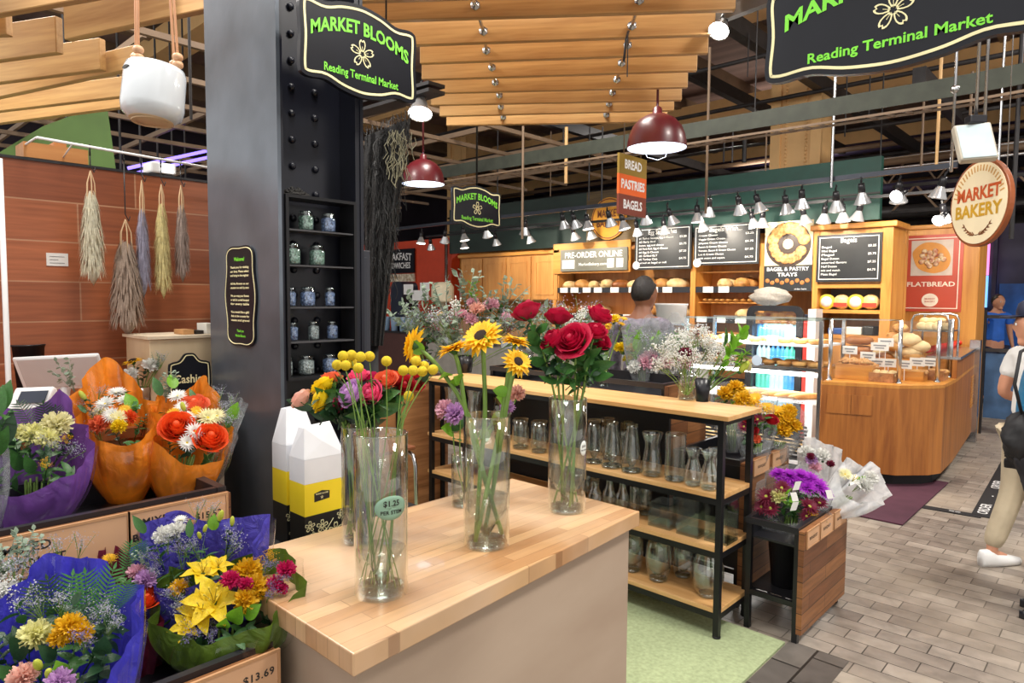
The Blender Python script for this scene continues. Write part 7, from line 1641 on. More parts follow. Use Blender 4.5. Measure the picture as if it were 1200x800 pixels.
# middle crate: yellow and red sleeves
zU = .775-.085
tM_ = tz(895, 545, zU)
bouquet('sleeved yellow flowers at the right of the middle crate', ((895, 500, 0), (905, 470, .06), (930, 465, .07), (945, 492, .02), (938, 512, -.04), (912, 520, -.05)), (905, 548), tM_+.1, .03, W_cl,
    [('carn_gold', 921, 491, 9, -.02), ('carn_gold', 930, 500, 8, -.03), ('carn_gold', 918, 504, 8, -.04), ('carn_gold', 924, 483, 8, 0), ('daisy_gold', 909, 482, 9, 0), ('daisy_gold', 900, 480, 9, .02), ('daisy_gold', 914, 490, 8, -.02), ('leaves', 905, 505, 16, -.01)], .15, 31)
bouquet('sleeved red and yellow flowers at the left of the middle crate', ((862, 500, 0), (872, 462, .06), (895, 455, .07), (908, 480, .04), (905, 510, -.04), (880, 525, -.05)), (885, 556), tM_-.05, .03, W_cl,
    [('daisy_gold', 884, 468, 9, .04), ('mum_wine', 872, 500, 7, -.02), ('leaves_bright', 890, 500, 16, -.01), ('daisy_gold', 882, 476, 9, .02), ('daisy_gold', 896, 478, 8, 0), ('carn_gold', 870, 468, 8, .05), ('carn_gold', 866, 480, 7, .03), ('mum_wine', 888, 492, 8, -.02), ('rose_red', 904, 492, 6, -.02), ('rose_red', 877, 490, 6, -.01), ('rose_red', 882, 505, 5, -.03), ('carn_coral', 886, 515, 5, -.04), ('leaves', 880, 510, 18, -.02), ('leaves_dark', 878, 520, 16, -.02), ('limonium', 885, 485, 16, 0), ('leaves', 895, 500, 16, -.02)], .15, 32)
bouquet('sleeved bunch of olive and gold foliage behind the middle crate', ((830, 470, 0), (845, 448, .06), (872, 450, .07), (880, 470, .02), (860, 492, -.04)), (858, 530), tM_+.25, .03, W_cl,
    [('carn_gold', 862, 455, 8, 0), ('carn_gold', 850, 462, 8, 0), ('daisy_gold', 872, 462, 7, 0), ('leaves_bright', 860, 470, 18, 0), ('leaves', 848, 475, 16, 0)], .15, 33)
# low crate: purple mums, red mums, white wrapped lilies
zL = .55-.085; tP = tz(925, 618, zL)
bouquet('round sleeved bunch of bright purple and wine red mums', ((884, 600, 0), (892, 560, .06), (915, 545, .10), (950, 548, .09), (972, 575, .02), (972, 602, -.03), (945, 612, -.07), (905, 612, -.07)), (925, 632), tP, .05, W_cl,
    [('mum_purple', 912, 556, 9, .04), ('mum_purple', 925, 558, 10, .03), ('mum_purple', 938, 558, 10, .03), ('mum_purple', 948, 562, 10, .02), ('mum_purple', 958, 570, 11, .0), ('mum_purple', 966, 578, 9, -.01), ('mum_purple', 946, 571, 10, -.01), ('mum_purple', 932, 566, 9, .01), ('mum_purple', 918, 566, 8, .01), ('mum_wine', 898, 582, 10, -.01), ('mum_wine', 893, 594, 9, -.02), ('mum_wine', 903, 596, 10, -.04), ('mum_wine', 948, 594, 11, -.05), ('mum_wine', 960, 590, 9, -.03), ('mum_wine', 945, 605, 8, -.06), ('mum_wine', 916, 572, 9, -.02), ('carn_ywhite', 912, 582, 8, -.03), ('daisy_gold', 952, 600, 6, -.06), ('bud', 920, 580, 9, -.03), ('leaves_bright', 925, 590, 18, -.03), ('leaves', 930, 600, 20, -.03), ('leaves', 915, 598, 18, -.03), ('leaves', 945, 585, 18, -.01)], .2, 34, fill=10)
for k, (px, py) in enumerate(((934, 569), (931, 582), (931, 593), (972, 579))):
    p = far(px, py, tP-.12); b = MB(); b.obox(p, (RT*.9+FW*.3).normalized()*.018, (UZ+RT*.3*(-1)**k).normalized()*.022, FW*.0008); o = obj('price_tag', b, M['paper']); tag(o, 'white price tag hanging on the purple bunch, %s' % ('topmost', 'middle of the stack', 'lowest of the stack', 'far right one')[k], 'tag')
    o.parent = None
bouquet('bunch in white tissue standing upright behind the purple mums', ((934, 545, 0), (940, 522, .05), (950, 512, .08), (968, 520, .08), (981, 524, .07), (990, 545, .03), (978, 570, -.03), (950, 572, -.05)), (960, 605), tP+.22, .03, W_wh,
    [('carn_lav', 951, 540, 6, -.02), ('carn_wine', 950, 535, 4, -.03), ('carn_palepink', 955, 548, 6, -.04), ('carn_wine', 973, 544, 4, -.03), ('carn_white', 963, 535, 8, 0), ('carn_white', 945, 530, 7, .02), ('limonium', 955, 540, 12, 0)], .2, 35, fold=.018)
bouquet('bunch in white tissue lying outward over the crate edge to the right', ((985, 555, .03), (995, 538, .08), (1015, 548, .10), (1024, 542, .08), (1035, 560, .04), (1042, 578, .0), (1030, 588, -.04), (1005, 588, -.06), (988, 578, -.04)), (965, 604), tP+.12, .03, W_wh,
    [('lily_white', 1000, 562, 9, -.02), ('carn_white', 1012, 568, 8, -.02), ('carn_white', 1020, 560, 7, .0), ('leaf_bright', 1010, 562, 8, -.02), ('mum_cream', 990, 556, 7, 0), ('limonium', 1005, 572, 12, -.03), ('leaves', 1012, 570, 10, -.02)], .2, 36, fold=.018)
b = MB()
# ================================================================== cashier corner, pampas, bags
XP = -2.84
a = onX(43, 161, XP); e = onX(247, 197, XP)
t = thing('hanging_rail', 'thin white rail above the tiled partition carrying black hooks', 'rail', (a+e)/2)
b = MB(); b.tube([a, e+(e-a)*.3], .005, 8); obj('rod', b, M['white'], t)
b = MB(); c = onX(43, 161, -3.0); b.tube([a, V((-3.06, a.y, a.z))], .004, 6); b.tube([a+(e-a)*.18, V((-3.06, a.y+.12, 2.11))], .003, 6); obj('bracket', b, M['white'], t)
def pampas(label, px, ytop, yplume, ybot, wpx, col, seed, hooky, spread=1.):
    rr = random.Random(seed); top = onX(px, ytop, XP); pl = onX(px, yplume, XP); bot = onX(px, ybot, XP); t0 = (pl-CAM).dot(FW); R = wpx/2/FPX*t0
    t = thing('pampas_bunch', label, 'dried grass', top, 0, 'dried pampas bunches hanging on the partition'); L = pl.z-bot.z
    m_ = sheet('plume_'+str(seed), srgb(col), 0, .25, .9, .4, 60)
    b = MB()
    for k in range(5): a_ = k*1.3; b.tube([top+V((0, 0, .0)), top.lerp(pl, .6)+V((math.cos(a_)*R*.3, math.sin(a_)*R*.3, 0)), pl+V((math.cos(a_)*R*.4, math.sin(a_)*R*.4, -L*.3))], .0022, 4, False)
    obj('stem', b, mat('dry_stem%d' % seed, srgb('c9a983'), .7), t)
    b = MB(); b.lathe([(0, 0), (R*.3, -.02), (R*.55, -L*.3), (R*.62, -L*.6), (R*.4, -L*.88), (0, -L*.97)], 10, pl)
    for k in range(620):
        u = rr.random()**.9; a_ = rr.uniform(0, 2*PI); q = R*(.25+.5*math.sin(min(1, u*1.3)*PI/2)); p = pl+V((math.cos(a_)*q, math.sin(a_)*q, -u*L*.8+.005)); d = V((math.cos(a_)*.28*spread, math.sin(a_)*.28*spread, -1)); ln = rr.uniform(.12, .22)*L*(1-.25*u)
        b.petal(p, d, (math.cos(a_), math.sin(a_), .2), ln, R*.095, rr.uniform(-.4, .1), .2, 3, 1, .6)
    obj('plume', b, m_, t)
    b = MB(); h = onX(px, hooky, XP); b.tube([V((top.x, top.y, h.z)), top+V((0, 0, .02)), top+V((0, .012, -.005)), top+V((0, .016, .012))], .0022, 5); b.tube([V((top.x, top.y, h.z+.012)), V((top.x, top.y, h.z-.03))], .003, 5); obj('hook', b, M['black_metal'], t)
pampas('broad cream white pampas bunch, leftmost on the rail', 106, 200, 224, 338, 27, 'd8d2ba', 1, 173)
pampas('long mauve brown pampas bunch hanging lowest on a long hook', 147, 257, 282, 398, 38, 'a89484', 2, 180, 1.4)
pampas('slim grey lavender pampas bunch in the middle of the rail', 166, 211, 245, 352, 15, 'a6a2b4', 3, 184)
pampas('slim pale yellow pampas bunch right of the lavender one', 189, 216, 238, 354, 17, 'dccf96', 4, 187)
pampas('slim pinkish grey pampas bunch, rightmost on the rail', 212, 217, 240, 334, 16, 'aa988e', 5, 191)
b = MB(); q0 = onX(54, 296, -2.998); q1 = onX(80, 312, -2.998); b.box(-2.999, -2.996, q0.y, q1.y, q1.z, q0.z)
o = obj('wall_card', b, M['paper']); tag(o, 'small white card taped to the tiled partition left of the pampas', 'card')
b = MB()
for k in range(3): b.box(-2.9958, -2.995, q0.y+.01, q1.y-.012-.02*(k == 1), q0.z-.014-.012*k, q0.z-.012-.012*k)
obj('print_lines', b, mat('print_grey', (.2, .2, .2), .7), o)
p = onX(4, 300, -2.9); b = MB(); b.tube([(-2.9, p.y, .0), (-2.9, p.y, onX(4, 186, -2.9).z)], .009, 8); o = obj('white_pole', b, M['white']); tag(o, 'slim white vertical pole at the far left edge by the partition', 'pole')
b = MB(); q0 = onX(20, 175, -3.1); q1 = onX(98, 192, -3.1); b.box(-3.125, -3.0, q0.y, q1.y-.01, 2.102, 2.102+.055); b.box(-3.11, -3.02, q0.y+.1, q0.y+.14, 2.158, 2.175); o = obj('wooden_box', b, wood('box_pine', srgb('b9763c'), srgb('cf9256'), 'y')); tag(o, 'flat pine box lying on top of the tiled partition', 'box')
# green awning beyond the partition
Q = [onX(-30, 196, -5), onX(50, 148, -5.0), onX(125, 120, -5), onX(136, 200, -5)]
b = MB(); b.v = [p for p in Q]+[p+V((-.04, 0, 0)) for p in Q]; b.face((0, 1, 2, 3)); b.face((7, 6, 5, 4))
for i in range(4): j = (i+1) % 4; b.face((i, j, j+4, i+4))
o = obj('awning', b, mat('awning_green', srgb('44602a'), .7, 0, .2, 3)); tag(o, 'green awning panel beyond the tiled partition', 'awning')
t = thing('neon_strip', 'violet blue light strips high beyond the tiled partition', 'light strip', onX(200, 185, -8))
for y0, y1 in ((195, 176), (203, 184)):
    b = MB(); b.tube([onX(150, y0+2, -8), onX(250, y1-1, -8)], .02, 6); obj('tube', b, emit('violet_light', (.25, .18, 1), 2.2), t)
t = thing('ceiling_grid', 'metal ceiling grid frames high beyond the tiled partition', 'ceiling frame', (-9, 2, 3.4))
b = MB()
for k in range(10): b.bar((-12+.8*k, -1, 3.3), (-12+.8*k, 8, 3.3), .04, .04, UZ)
for k in range(8): b.bar((-13, 1.1*k-.5, 3.36), (-5, 1.1*k-.5, 3.36), .03, .05, UZ)
obj('frame', b, M['beam'], t)
c = onX(186, 203, -3.05); t = thing('flood_lamp', 'small lit white floodlight on top of the tiled partition', 'lamp', c)
b = MB(); b.box(-3.09, -2.99, c.y-.05, c.y+.05, 2.105, 2.15); obj('housing', b, M['white'], t, bevel=.008)
b = MB(); b.box(-2.989, -2.986, c.y-.01, c.y+.035, 2.112, 2.143); obj('front_glass', b, emit('small_glow', (1, .98, .95), 8), t)
for k in range(7):
    x_ = -6.5-.5*k; b = MB(); y_ = 1.6+.35*k; b.tube([(x_, y_, 2.3), (x_, y_, 6.2)], .012, 6, False); o = obj('hanger_rod', b, M['beam_dark']); tag(o, 'thin rod hanging down from the market roof', 'rod', 'thin rods hanging under the roof')
# cashier desk
DZ = 1.20
t = thing('cashier_desk', 'wooden cashier desk in front of the tiled partition', 'desk', (-2.6, .6, 0))
b = MB(); b.box(-2.93, -2.25, -.8, .98, 0, DZ-.032); obj('body', b, M['counter_side'], t)
b = MB(); b.box(-2.95, -2.22, -.82, 1.0, DZ-.03, DZ); obj('top', b, wood('desk_top', srgb('8a4e2a'), srgb('a8663a'), 'y'), t)
def slab(parent, name, cpx, cpy, tt, wpx, hpx, th, m_, upd, tilt=0, bev=.004):
    c = far(cpx, cpy, tt); w = wpx/2/FPX*tt; h = hpx/2/FPX*tt; rx_ = (RT*math.cos(tilt)+UP*math.sin(tilt)).normalized(); u_ = (V(upd)-rx_*V(upd).dot(rx_)).normalized(); n_ = rx_.cross(u_)
    b = MB(); b.obox(c, rx_*w, u_*h, n_*th); return obj(name, b, m_, parent, bevel=bev), c, rx_, u_, n_
t = thing('register_screen', 'white rimmed grey register screen seen from behind', 'register screen', far(72, 455, 2.25))
upd = UZ*.9+FW*-.35
slab(t, 'rim', 72, 436, 2.25, 100, 44, .006, M['white'], upd, .05, .006)
c = far(72, 436, 2.25); slab(t, 'back_panel', 72, 436, 2.238, 93, 38, .003, mat('panel_grey', srgb('c4c0be'), .4, 0, .03), upd, .05)
b = MB(); b.box(c.x-.05, c.x+.05, c.y-.03, c.y+.03, DZ+.001, DZ+.012); b.tube([V((c.x, c.y, DZ+.012)), V((c.x-.02, c.y+.02, c.z-.02))], .015, 8); obj('foot', b, M['white'], t)
t = thing('card_terminal', 'white tablet card terminal with dark screen beside purple bouquet', 'card terminal', far(38, 480, 2.05))
slab(t, 'case', 38, 468, 2.05, 46, 30, .012, M['white'], UZ*.8+FW*.6, .04, .006); slab(t, 'screen', 38, 465, 2.034, 32, 16, .001, mat('screen_dark', srgb('2a3040'), .2), UZ*.8+FW*.6, .04, 0)
c = far(38, 478, 2.07); b = MB(); b.box(c.x-.04, c.x+.04, c.y-.03, c.y+.03, DZ+.001, c.z+.02); obj('stand', b, M['white'], t)
p = far(32, 440, 2.52); t = thing('waste_bin', 'black plastic cup shaped bin behind the register screen', 'bin', (p.x, p.y, DZ+.001)); h = far(32, 405, 2.52).z-DZ
b = MB(); r = .062; b.lathe([(0, 0), (r*.8, 0), (r, h), (r*1.04, h), (r*1.04, h+.006), (r*.95, h+.006), (r*.78, .01), (0, .01)], 24, (p.x, p.y, DZ+.001)); obj('body', b, M['black_plastic'], t)
t = thing('pale_cupboard', 'pale beige cupboard behind the Cashier sign beside the pillar', 'cupboard', (-2.6, 1.1, DZ)); XC = -2.62
q0 = onX(175, 398, XC); q1 = onX(255, 402, XC)
b = MB(); b.box(XC-.25, XC, q0.y, q1.y, DZ+.001, q0.z); obj('body', b, wood('beige_board', srgb('c9b18c'), srgb('dcc7a6'), 'z', streak=4), t, bevel=.003)
b = MB(); b.box(XC-.26, XC+.01, q0.y-.01, q1.y, q0.z+.001, q0.z+.012); obj('top_board', b, mat('beige_top', srgb('dccbb0'), .5), t)
c = onX(222, 392, XC-.1); zc = q0.z+.013
for k, (px, w, h_, cc, lab) in enumerate(((215, .04, .018, 'b98a5a', 'tan card box on top of the pale cupboard'), (228, .03, .014, '2a2420', 'small dark box on top of the pale cupboard'), (242, .04, .04, 'e8e4da', 'white square box on top of the pale cupboard by the pillar'))):
    c = onX(px, 392, XC-.08); b = MB(); b.box(XC-.12, XC-.03, c.y-w/2, c.y+w/2, zc, zc+h_); o = obj('small_box', b, mat('sb%d' % k, srgb(cc), .6)); tag(o, lab, 'box')
# Cashier sign
XG = -2.50; c = onX(223, 447, XG); w = (onX(247, 440, XG)-onX(198, 440, XG)).y; h = onX(222, 413, XG).z-onX(222, 480, XG).z
t = thing('cashier_sign', 'black arched Cashier sign with cream border and lettering', 'sign', (XG, c.y, DZ+.001))
a_ = w/2; z0 = DZ+.012; hh = c.z+h/2-z0
lp = smooth_loop([(-a_*.9, 0), (a_*.9, 0), (a_, hh*.1), (a_, hh*.72), (a_*.86, hh*.82), (a_*.5, hh*.86), (a_*.25, hh*.98), (0, hh), (-a_*.25, hh*.98), (-a_*.5, hh*.86), (-a_*.86, hh*.82), (-a_, hh*.72), (-a_, hh*.1)], 4)
o_ = V((XG, c.y, z0)); b = MB(); b.prism(lp, o_, UY, UZ, UX, -.008, 0); obj('board', b, M['sign_black'], t)
b = MB(); b.ring(inset(lp, .006), inset(lp, .0095), o_, UY, UZ, UX, 0, .001); put_text(b, 'Cashier', V((XG, c.y, onX(222, 444, XG).z)), UY, UZ, UX, .042, .018, .0015, width=w*.78); obj('lettering', b, M['sign_cream'], t)
b = MB(); b.box(XG-.05, XG+.03, c.y-.05, c.y+.05, DZ+.001, DZ+.011); obj('stand', b, M['black_plastic'], t)
arrangement('small jar with a sunflower and white carnations on the cashier desk', (166, 476), DZ+.001, [('sunflower_small', 156, 424, 11, .02), ('carn_white', 153, 440, 9, -.02), ('carn_white', 176, 429, 9, 0), ('limonium', 190, 425, 12, 0), ('leaves_dark', 168, 442, 12, 0), ('leaves_dark', 160, 436, 10, 0), ('euc', 183, 430, 12, 0)], (.028, .07, mat('brown_jar', srgb('8a6a50'), .15, 0, .1, coat=.5)))
# paper carrier bags beside the pillar
t = thing('low_plinth', 'black plinth between counter and pillar under the carrier bags', 'plinth', (-1.81, 1.2, 0))
b = MB(); b.box(-1.965, -1.66, .95, 1.50, 0, .86); obj('body', b, M['black_matte'], t)
M['bag_yellow'] = mat('bag_yellow', srgb('f0d526'), .5, 0, .05); M['bag_white'] = mat('bag_white', (.72, .74, .78), .45, 0, .05); M['bag_black'] = mat('bag_black', (.012, .012, .012), .45)
def carrier(label, X, ya, yb, z0, z1, zw, seed):
    t = thing('carrier_bag', label, 'carrier bag', (X-.05, (ya+yb)/2, z0)); d = .085; zy = z0+(z1-z0)*.40; zz = z0+(z1-z0)*.74
    def band(nm, za, zb, m_, e, tp=0):
        b = MB(); b.box(X-d+e, X-e, ya+e, yb-e, za, zb)
        obj(nm, b, m_, t)
    band('black_band', z0, zy, M['bag_black'], 0); band('yellow_band', zy+.0003, zz, M['bag_yellow'], 0); band('white_band', zz+.0003, z1, M['bag_white'], 0)
    b = MB(); rr = random.Random(seed); m = (ya+yb)/2
    b.v = [V((X, ya, z1+.0003)), V((X, yb, z1+.0003)), V((X-d, yb, z1+.0003)), V((X-d, ya, z1+.0003)), V((X-.025, ya+.015, zw)), V((X-.03, yb-.02, zw-.012)), V((X-d+.03, yb-.015, zw+.004)), V((X-d+.02, ya+.02, zw-.004)), V((X-.01, m, (z1+zw)/2)), V((X-d+.005, m, (z1+zw)/2))]
    for q in ((0, 1, 8), (0, 8, 4), (1, 5, 8), (4, 8, 5), (2, 3, 9), (2, 9, 6), (3, 7, 9), (6, 9, 7), (1, 2, 6, 5), (3, 0, 4, 7), (4, 5, 6, 7)): b.face(q)
    obj('folded_top', b, M['bag_white'], t)
    b = MB(); w = yb-ya
    for (u, v_, R) in ((.2, .25, .016), (.42, .66, .020), (.76, .45, .026), (.5, .18, .015), (.9, .85, .015), (.12, .72, .017), (.9, .1, .013), (.2, .48, .010)):
        if R < w*.27: flower_outline(V((X, ya+w*u, z0+(zy-z0)*v_)), UY, UZ, UX, R, .3, 0, .0006, b)
    pts = [V((X+.0006, ya+w*u, z0+(zy-z0)*v_)) for u, v_ in ((.3, .0), (.33, .3), (.5, .5), (.7, .8))]; b.tube(pts, .0008, 4)
    obj('blossom_print', b, M['sign_cream'], t)
    b = MB(); c = V((X, ya+w*.42, zy+(zz-zy)*.55)); lw = min(w*.55, .05); b.prism([(-lw/2, -.014), (lw/2, -.010), (lw/2, .012), (0, .017), (-lw/2, .011)], c, UY, UZ, UX, 0, .0005); lg = obj('logo_patch', b, M['bag_black'], t)
    b = MB(); put_text(b, 'MARKET BLOOMS', c+UZ*.008, UY, UZ, UX, .006, .02, .0008, width=lw*.8); flower_outline(c-UZ*.003, UY, UZ, UX, .005, .3, .0005, .0009, b); obj('lettering', b, M['sign_cream'], lg)
X1_, X2_ = -1.72, -1.83
ya, yb = onX(357, 580, X1_).y, onX(404, 580, X1_).y
carrier('front yellow, white and black paper carrier bag with blossom print', X1_, ya, yb, .861, onX(380, 535, X1_).z, onX(380, 500, X1_).z, 1)
ya2, yb2 = onX(336, 580, X2_).y, onX(362, 580, X2_).y
carrier('rear carrier bag with tall crumpled white top by the pillar', X2_, ya2, yb2+.03, .861, onX(350, 520, X2_).z, onX(355, 478, X2_).z, 2)
# black bin left of the shelf end
p = onZ(459, 432, 1.052); t = thing('black_bin', 'tall black bin standing on the brown crate behind the billy buttons', 'bin', (p.x, p.y, 1.0515)); h = .24
c = far(459, 430, 4.3); zt_ = far(459, 381, 4.3).z; r = 14/FPX*4.3
b = MB(); b.lathe([(0, 0), (r*.9, 0), (r, zt_-1.052), (r*1.08, zt_-1.05), (r*1.08, zt_-1.03), (0, zt_-1.025)], 24, (-3.78, 2.62, 1.0515)); t.location = (-3.78, 2.62, 1.0515); ROOTM[t.name] = Matrix.Translation((-3.78, 2.62, 1.0515)); obj('body', b, M['black_plastic'], t)
# black netting drape
ta = thing('black_netting', 'tall bundle of black netting tapering down beside the pillar', 'netting', far(440, 400, 3.2))
rr = random.Random(5); b = MB(); T_ = 3.2
def net_pt(u, v):   # u down, v across
    top_l, top_r = (424, 160), (482, 138); bl, br_ = (431, 405), (449, 405)
    x0 = top_l[0]+(bl[0]-top_l[0])*u+(3 if u < .1 else 0); x1 = top_r[0]+(br_[0]-top_r[0])*(u**.85); y = (top_l[1]*(1-v)+top_r[1]*v)*(1-u)+405*u
    return x0+(x1-x0)*v, y
def fn(u, v):
    a = v*2*PI; q = .5+.5*math.cos(a); px, py = net_pt(u, q); return far(px, py, T_+.13*math.sin(a)*(1-.5*u)+.012*math.sin(a*11+u*4))
b.grid(fn, 20, 64, True); obj('core', b, mat('net_black', (.005, .005, .006), .75, 0, .4, 90, .8, 120), ta)
b = MB()
for k in range(420):
    u = rr.uniform(0, .75)**1.2; v = rr.random(); px, py = net_pt(u, v); a = math.acos(2*v-1); p = far(px, py, T_-.13*math.sin(a)*(1-.5*u)-.004); L = rr.uniform(.05, .16)
    pts = [p]; 
    for j in range(4): pts.append(pts[-1]+V((rr.gauss(0, .007), rr.gauss(0, .007), -L/4)))
    b.tube(pts, .0016, 3, False)
for k in range(60):
    px, py = net_pt(0, rr.random()); p = far(px, py, T_+rr.uniform(-.1, .1)); b.tube([p, p+V((rr.gauss(0, .012), rr.gauss(0, .012), rr.uniform(.01, .05)))], .0016, 3, False)
s_ = obj('fringe', b, mat('net_strand', (.014, .014, .014), .5), ta); s_['kind'] = 'stuff'
b = MB()
for k in range(70):
    px, py = rr.gauss(468, 7), rr.uniform(150, 205); p = far(px, py, T_-.15); b.tube([p, p+V((rr.gauss(0, .01), rr.gauss(0, .01), -.03)), p+V((rr.gauss(0, .012), rr.gauss(0, .012), -.06))], .002, 3, False)
s_ = obj('pale_moss', b, mat('pale_strand', srgb('8a866c'), .6), ta); s_['kind'] = 'stuff'
b = MB(); b.tube([far(436, 400, T_), V((far(436, 400, T_).x, far(436, 400, T_).y, 0))], .03, 8); obj('trunk', b, M['black_matte'], ta)
# ================================================================== people
SKIN = {'dark': mat('skin_brown', srgb('8a5a42'), .5, 0, .06), 'fair': mat('skin_fair', srgb('c98f72'), .5, 0, .06)}
def skinned(name, verts, edges, m_, parent, root, vox=None, extra=None, world_parent_M=None, sub=1):
    """one continuous surface grown from a skeleton; verts: (pos, (rx, ry))"""
    me = bpy.data.meshes.new('sk'); me.from_pydata([tuple(v[0]) for v in verts], edges, []); me.update(); o = bpy.data.objects.new('sk', me); COL.objects.link(o)
    m1 = o.modifiers.new('s', 'SKIN'); m1.branch_smoothing = .6
    for i, v in enumerate(verts):
        d = me.skin_vertices[0].data[i]; d.radius = v[1] if isinstance(v[1], tuple) else (v[1], v[1]); d.use_root = (i == root)
    m2 = o.modifiers.new('u', 'SUBSURF'); m2.levels = sub; m2.render_levels = sub
    dg = bpy.context.evaluated_depsgraph_get(); em = bpy.data.meshes.new_from_object(o.evaluated_get(dg)); bpy.data.objects.remove(o)
    b = MB(); b.v = [v.co.copy() for v in em.vertices]; b.f = [tuple(p.vertices) for p in em.polygons]; b.sm = [True]*len(b.f); b.mi = [0]*len(b.f)
    if extra: b.add(extra)
    b.mi = [0]*len(b.f); b.sm = [True]*len(b.f)
    ob = obj(name, b, m_, parent, False)
    if vox:
        r = ob.modifiers.new('fuse', 'REMESH'); r.mode = 'VOXEL'; r.voxel_size = vox; r.use_smooth_shade = True
        s = ob.modifiers.new('soft', 'SMOOTH'); s.iterations = 3; s.factor = .4
    return ob
def person(label, loc, heading, H, skin, shirt, trousers, shoes, hair, arms=None, legs=None, hat=None, lean=0, long_hair=False, sleeve=.5, female=False, head_turn=0, group=None):
    """faces local +y; heading turns about z"""
    s = H/1.75; t = thing('person', label, 'person', loc, heading, group)
    sw = .165 if female else .19
    P = [(V((0, 0, .96)), (.135, .10)), (V((0, .005+lean*.3, 1.12)), (.125, .095)), (V((0, lean*.7, 1.30)), (.155 if not female else .135, .105)), (V((0, lean-.005, 1.43)), (.11, .075)), (V((0, lean+.01, 1.50)), (.062, .062)), (V((0, lean+.02, 1.56)), (.058, .062))]
    E_ = [(0, 1), (1, 2), (2, 3), (3, 4), (4, 5)]
    shv = []
    def add(p, r, par): P.append((V(p), r)); E_.append((par, len(P)-1)); return len(P)-1
    arms = arms or {1: [(.23, 0, 1.14), (.25, .05, .90)], -1: [(-.23, 0, 1.14), (-.25, .05, .90)]}
    armi = {}
    for sd_ in (1, -1):
        i0 = add((sd_*sw, lean, 1.42), .058, 3); e, w = arms[sd_]; i1 = add(e, .043, i0); i2 = add(w, .028, i1); d = (V(w)-V(e)).normalized(); i3 = add(V(w)+d*.05, (.036, .018), i2); armi[sd_] = (i0, i1, i2)
        side = V((sd_, 0, 0)).cross(d).cross(d); side = V((0, 1, 0)) if side.length < .1 else side.normalized(); fwd = V((0, 1, 0))
        for k in range(4):
            o_ = V(w)+d*.075+fwd*(.026-.017*k); L = (.070, .078, .074, .058)[k]; a = add(o_, .0085, i3); b_ = add(o_+d*L*.5+V((-sd_*.006, .004, 0)), .0075, a); add(o_+d*L*.95+V((-sd_*.02, .006, 0)), .006, b_)
        a = add(V(w)+d*.035+fwd*.035, .010, i3); add(V(w)+d*.075+fwd*.052, .008, a)
    legs = legs or {1: [(.10, .01, .50), (.10, -.02, .08), (.11, .13, .035)], -1: [(-.10, .01, .50), (-.10, -.02, .08), (-.11, .13, .035)]}
    legi = {}
    for sd_ in (1, -1):
        i0 = add((sd_*.085, 0, .88), .085, 0); k_, a_, f_ = legs[sd_]; i1 = add(k_, .056, i0); i2 = add(a_, .038, i1); i3 = add(f_, (.036, .026), i2); legi[sd_] = (i0, i1, i2, i3)
    hc = V((0, lean+.035, 1.62)); R_ = Matrix.Rotation(head_turn, 3, 'Z')
    hd = MB(); hd.ball((0, 0, 0), 1, 24, 18); hm = MB()
    def T(p): return hc+R_ @ V(p)
    for v in hd.v:
        x, y, z = v; x *= .080*(1-.22*max(0, -z)); y *= .100*(1-.12*max(0, -z)); z *= .120
        v.xyz = T((x, y, z))
    hm.add(hd)
    nose = MB(); nose.ball((0, 0, 0), 1, 10, 8); 
    for v in nose.v: v.xyz = T((v.x*.013, .094+v.y*.018, -.012+v.z*.024))
    hm.add(nose)
    for sd_ in (1, -1):
        ear = MB(); ear.ball((0, 0, 0), 1, 10, 8)
        for v in ear.v: v.xyz = T((sd_*(.074+v.x*.008), -.008+v.y*.018, -.008+v.z*.032))
        hm.add(ear); bro = MB(); bro.ball((0, 0, 0), 1, 8, 6)
        for v in bro.v: v.xyz = T((sd_*.03+v.x*.026, .082+v.y*.012, .022+v.z*.008))
        hm.add(bro)
    lips = MB(); lips.ball((0, 0, 0), 1, 10, 6)
    for v in lips.v: v.xyz = T((v.x*.024, .082+v.y*.012, -.055+v.z*.009))
    hm.add(lips); chin = MB(); chin.ball((0, 0, 0), 1, 10, 8)
    for v in chin.v: v.xyz = T((v.x*.035, .055+v.y*.03, -.095+v.z*.024))
    hm.add(chin)
    sc_ = lambda L: [(p*s, (r[0]*s, r[1]*s) if isinstance(r, tuple) else r*s) for p, r in L]
    for v in hm.v: v *= s
    skinned('body', sc_(P), E_, skin, t, 0, .011, hm)
    for sd_ in (1, -1):
        b = MB(); c = T((sd_*.030, .086, .006))*s; b.ball(c, .0105*s, 10, 6); e_ = obj('eye', b, M['white'], t, False); b = MB(); b.ball(c+(R_ @ V((0, .0075, 0)))*s, .0052*s, 8, 5); obj('iris', b, M['ink'], e_, False)
    # shirt
    S = []; SE = []
    for i in range(4): S.append((P[i][0]+V((0, 0, -.02 if i == 0 else 0)), (P[i][1][0]+.022, P[i][1][1]+.022)))
    SE = [(0, 1), (1, 2), (2, 3)]; S.append((P[4][0]-V((0, .0, .025)), (.072, .072))); SE.append((3, 4))
    for sd_ in (1, -1):
        i0, i1, i2 = armi[sd_]; S.append((P[i0][0], .074)); SE.append((3, len(S)-1)); j = len(S)-1
        if sleeve >= 1: S.append((P[i1][0], .056)); SE.append((j, len(S)-1)); S.append((P[i2][0].lerp(P[i1][0], .1), .040)); SE.append((len(S)-2, len(S)-1))
        else: S.append((P[i0][0].lerp(P[i1][0], sleeve*1.2), .066)); SE.append((j, len(S)-1))
    skinned('shirt', sc_(S), SE, shirt, t, 0, .012)
    S = [(V((0, 0, .98)), (.15, .118))]; SE = []
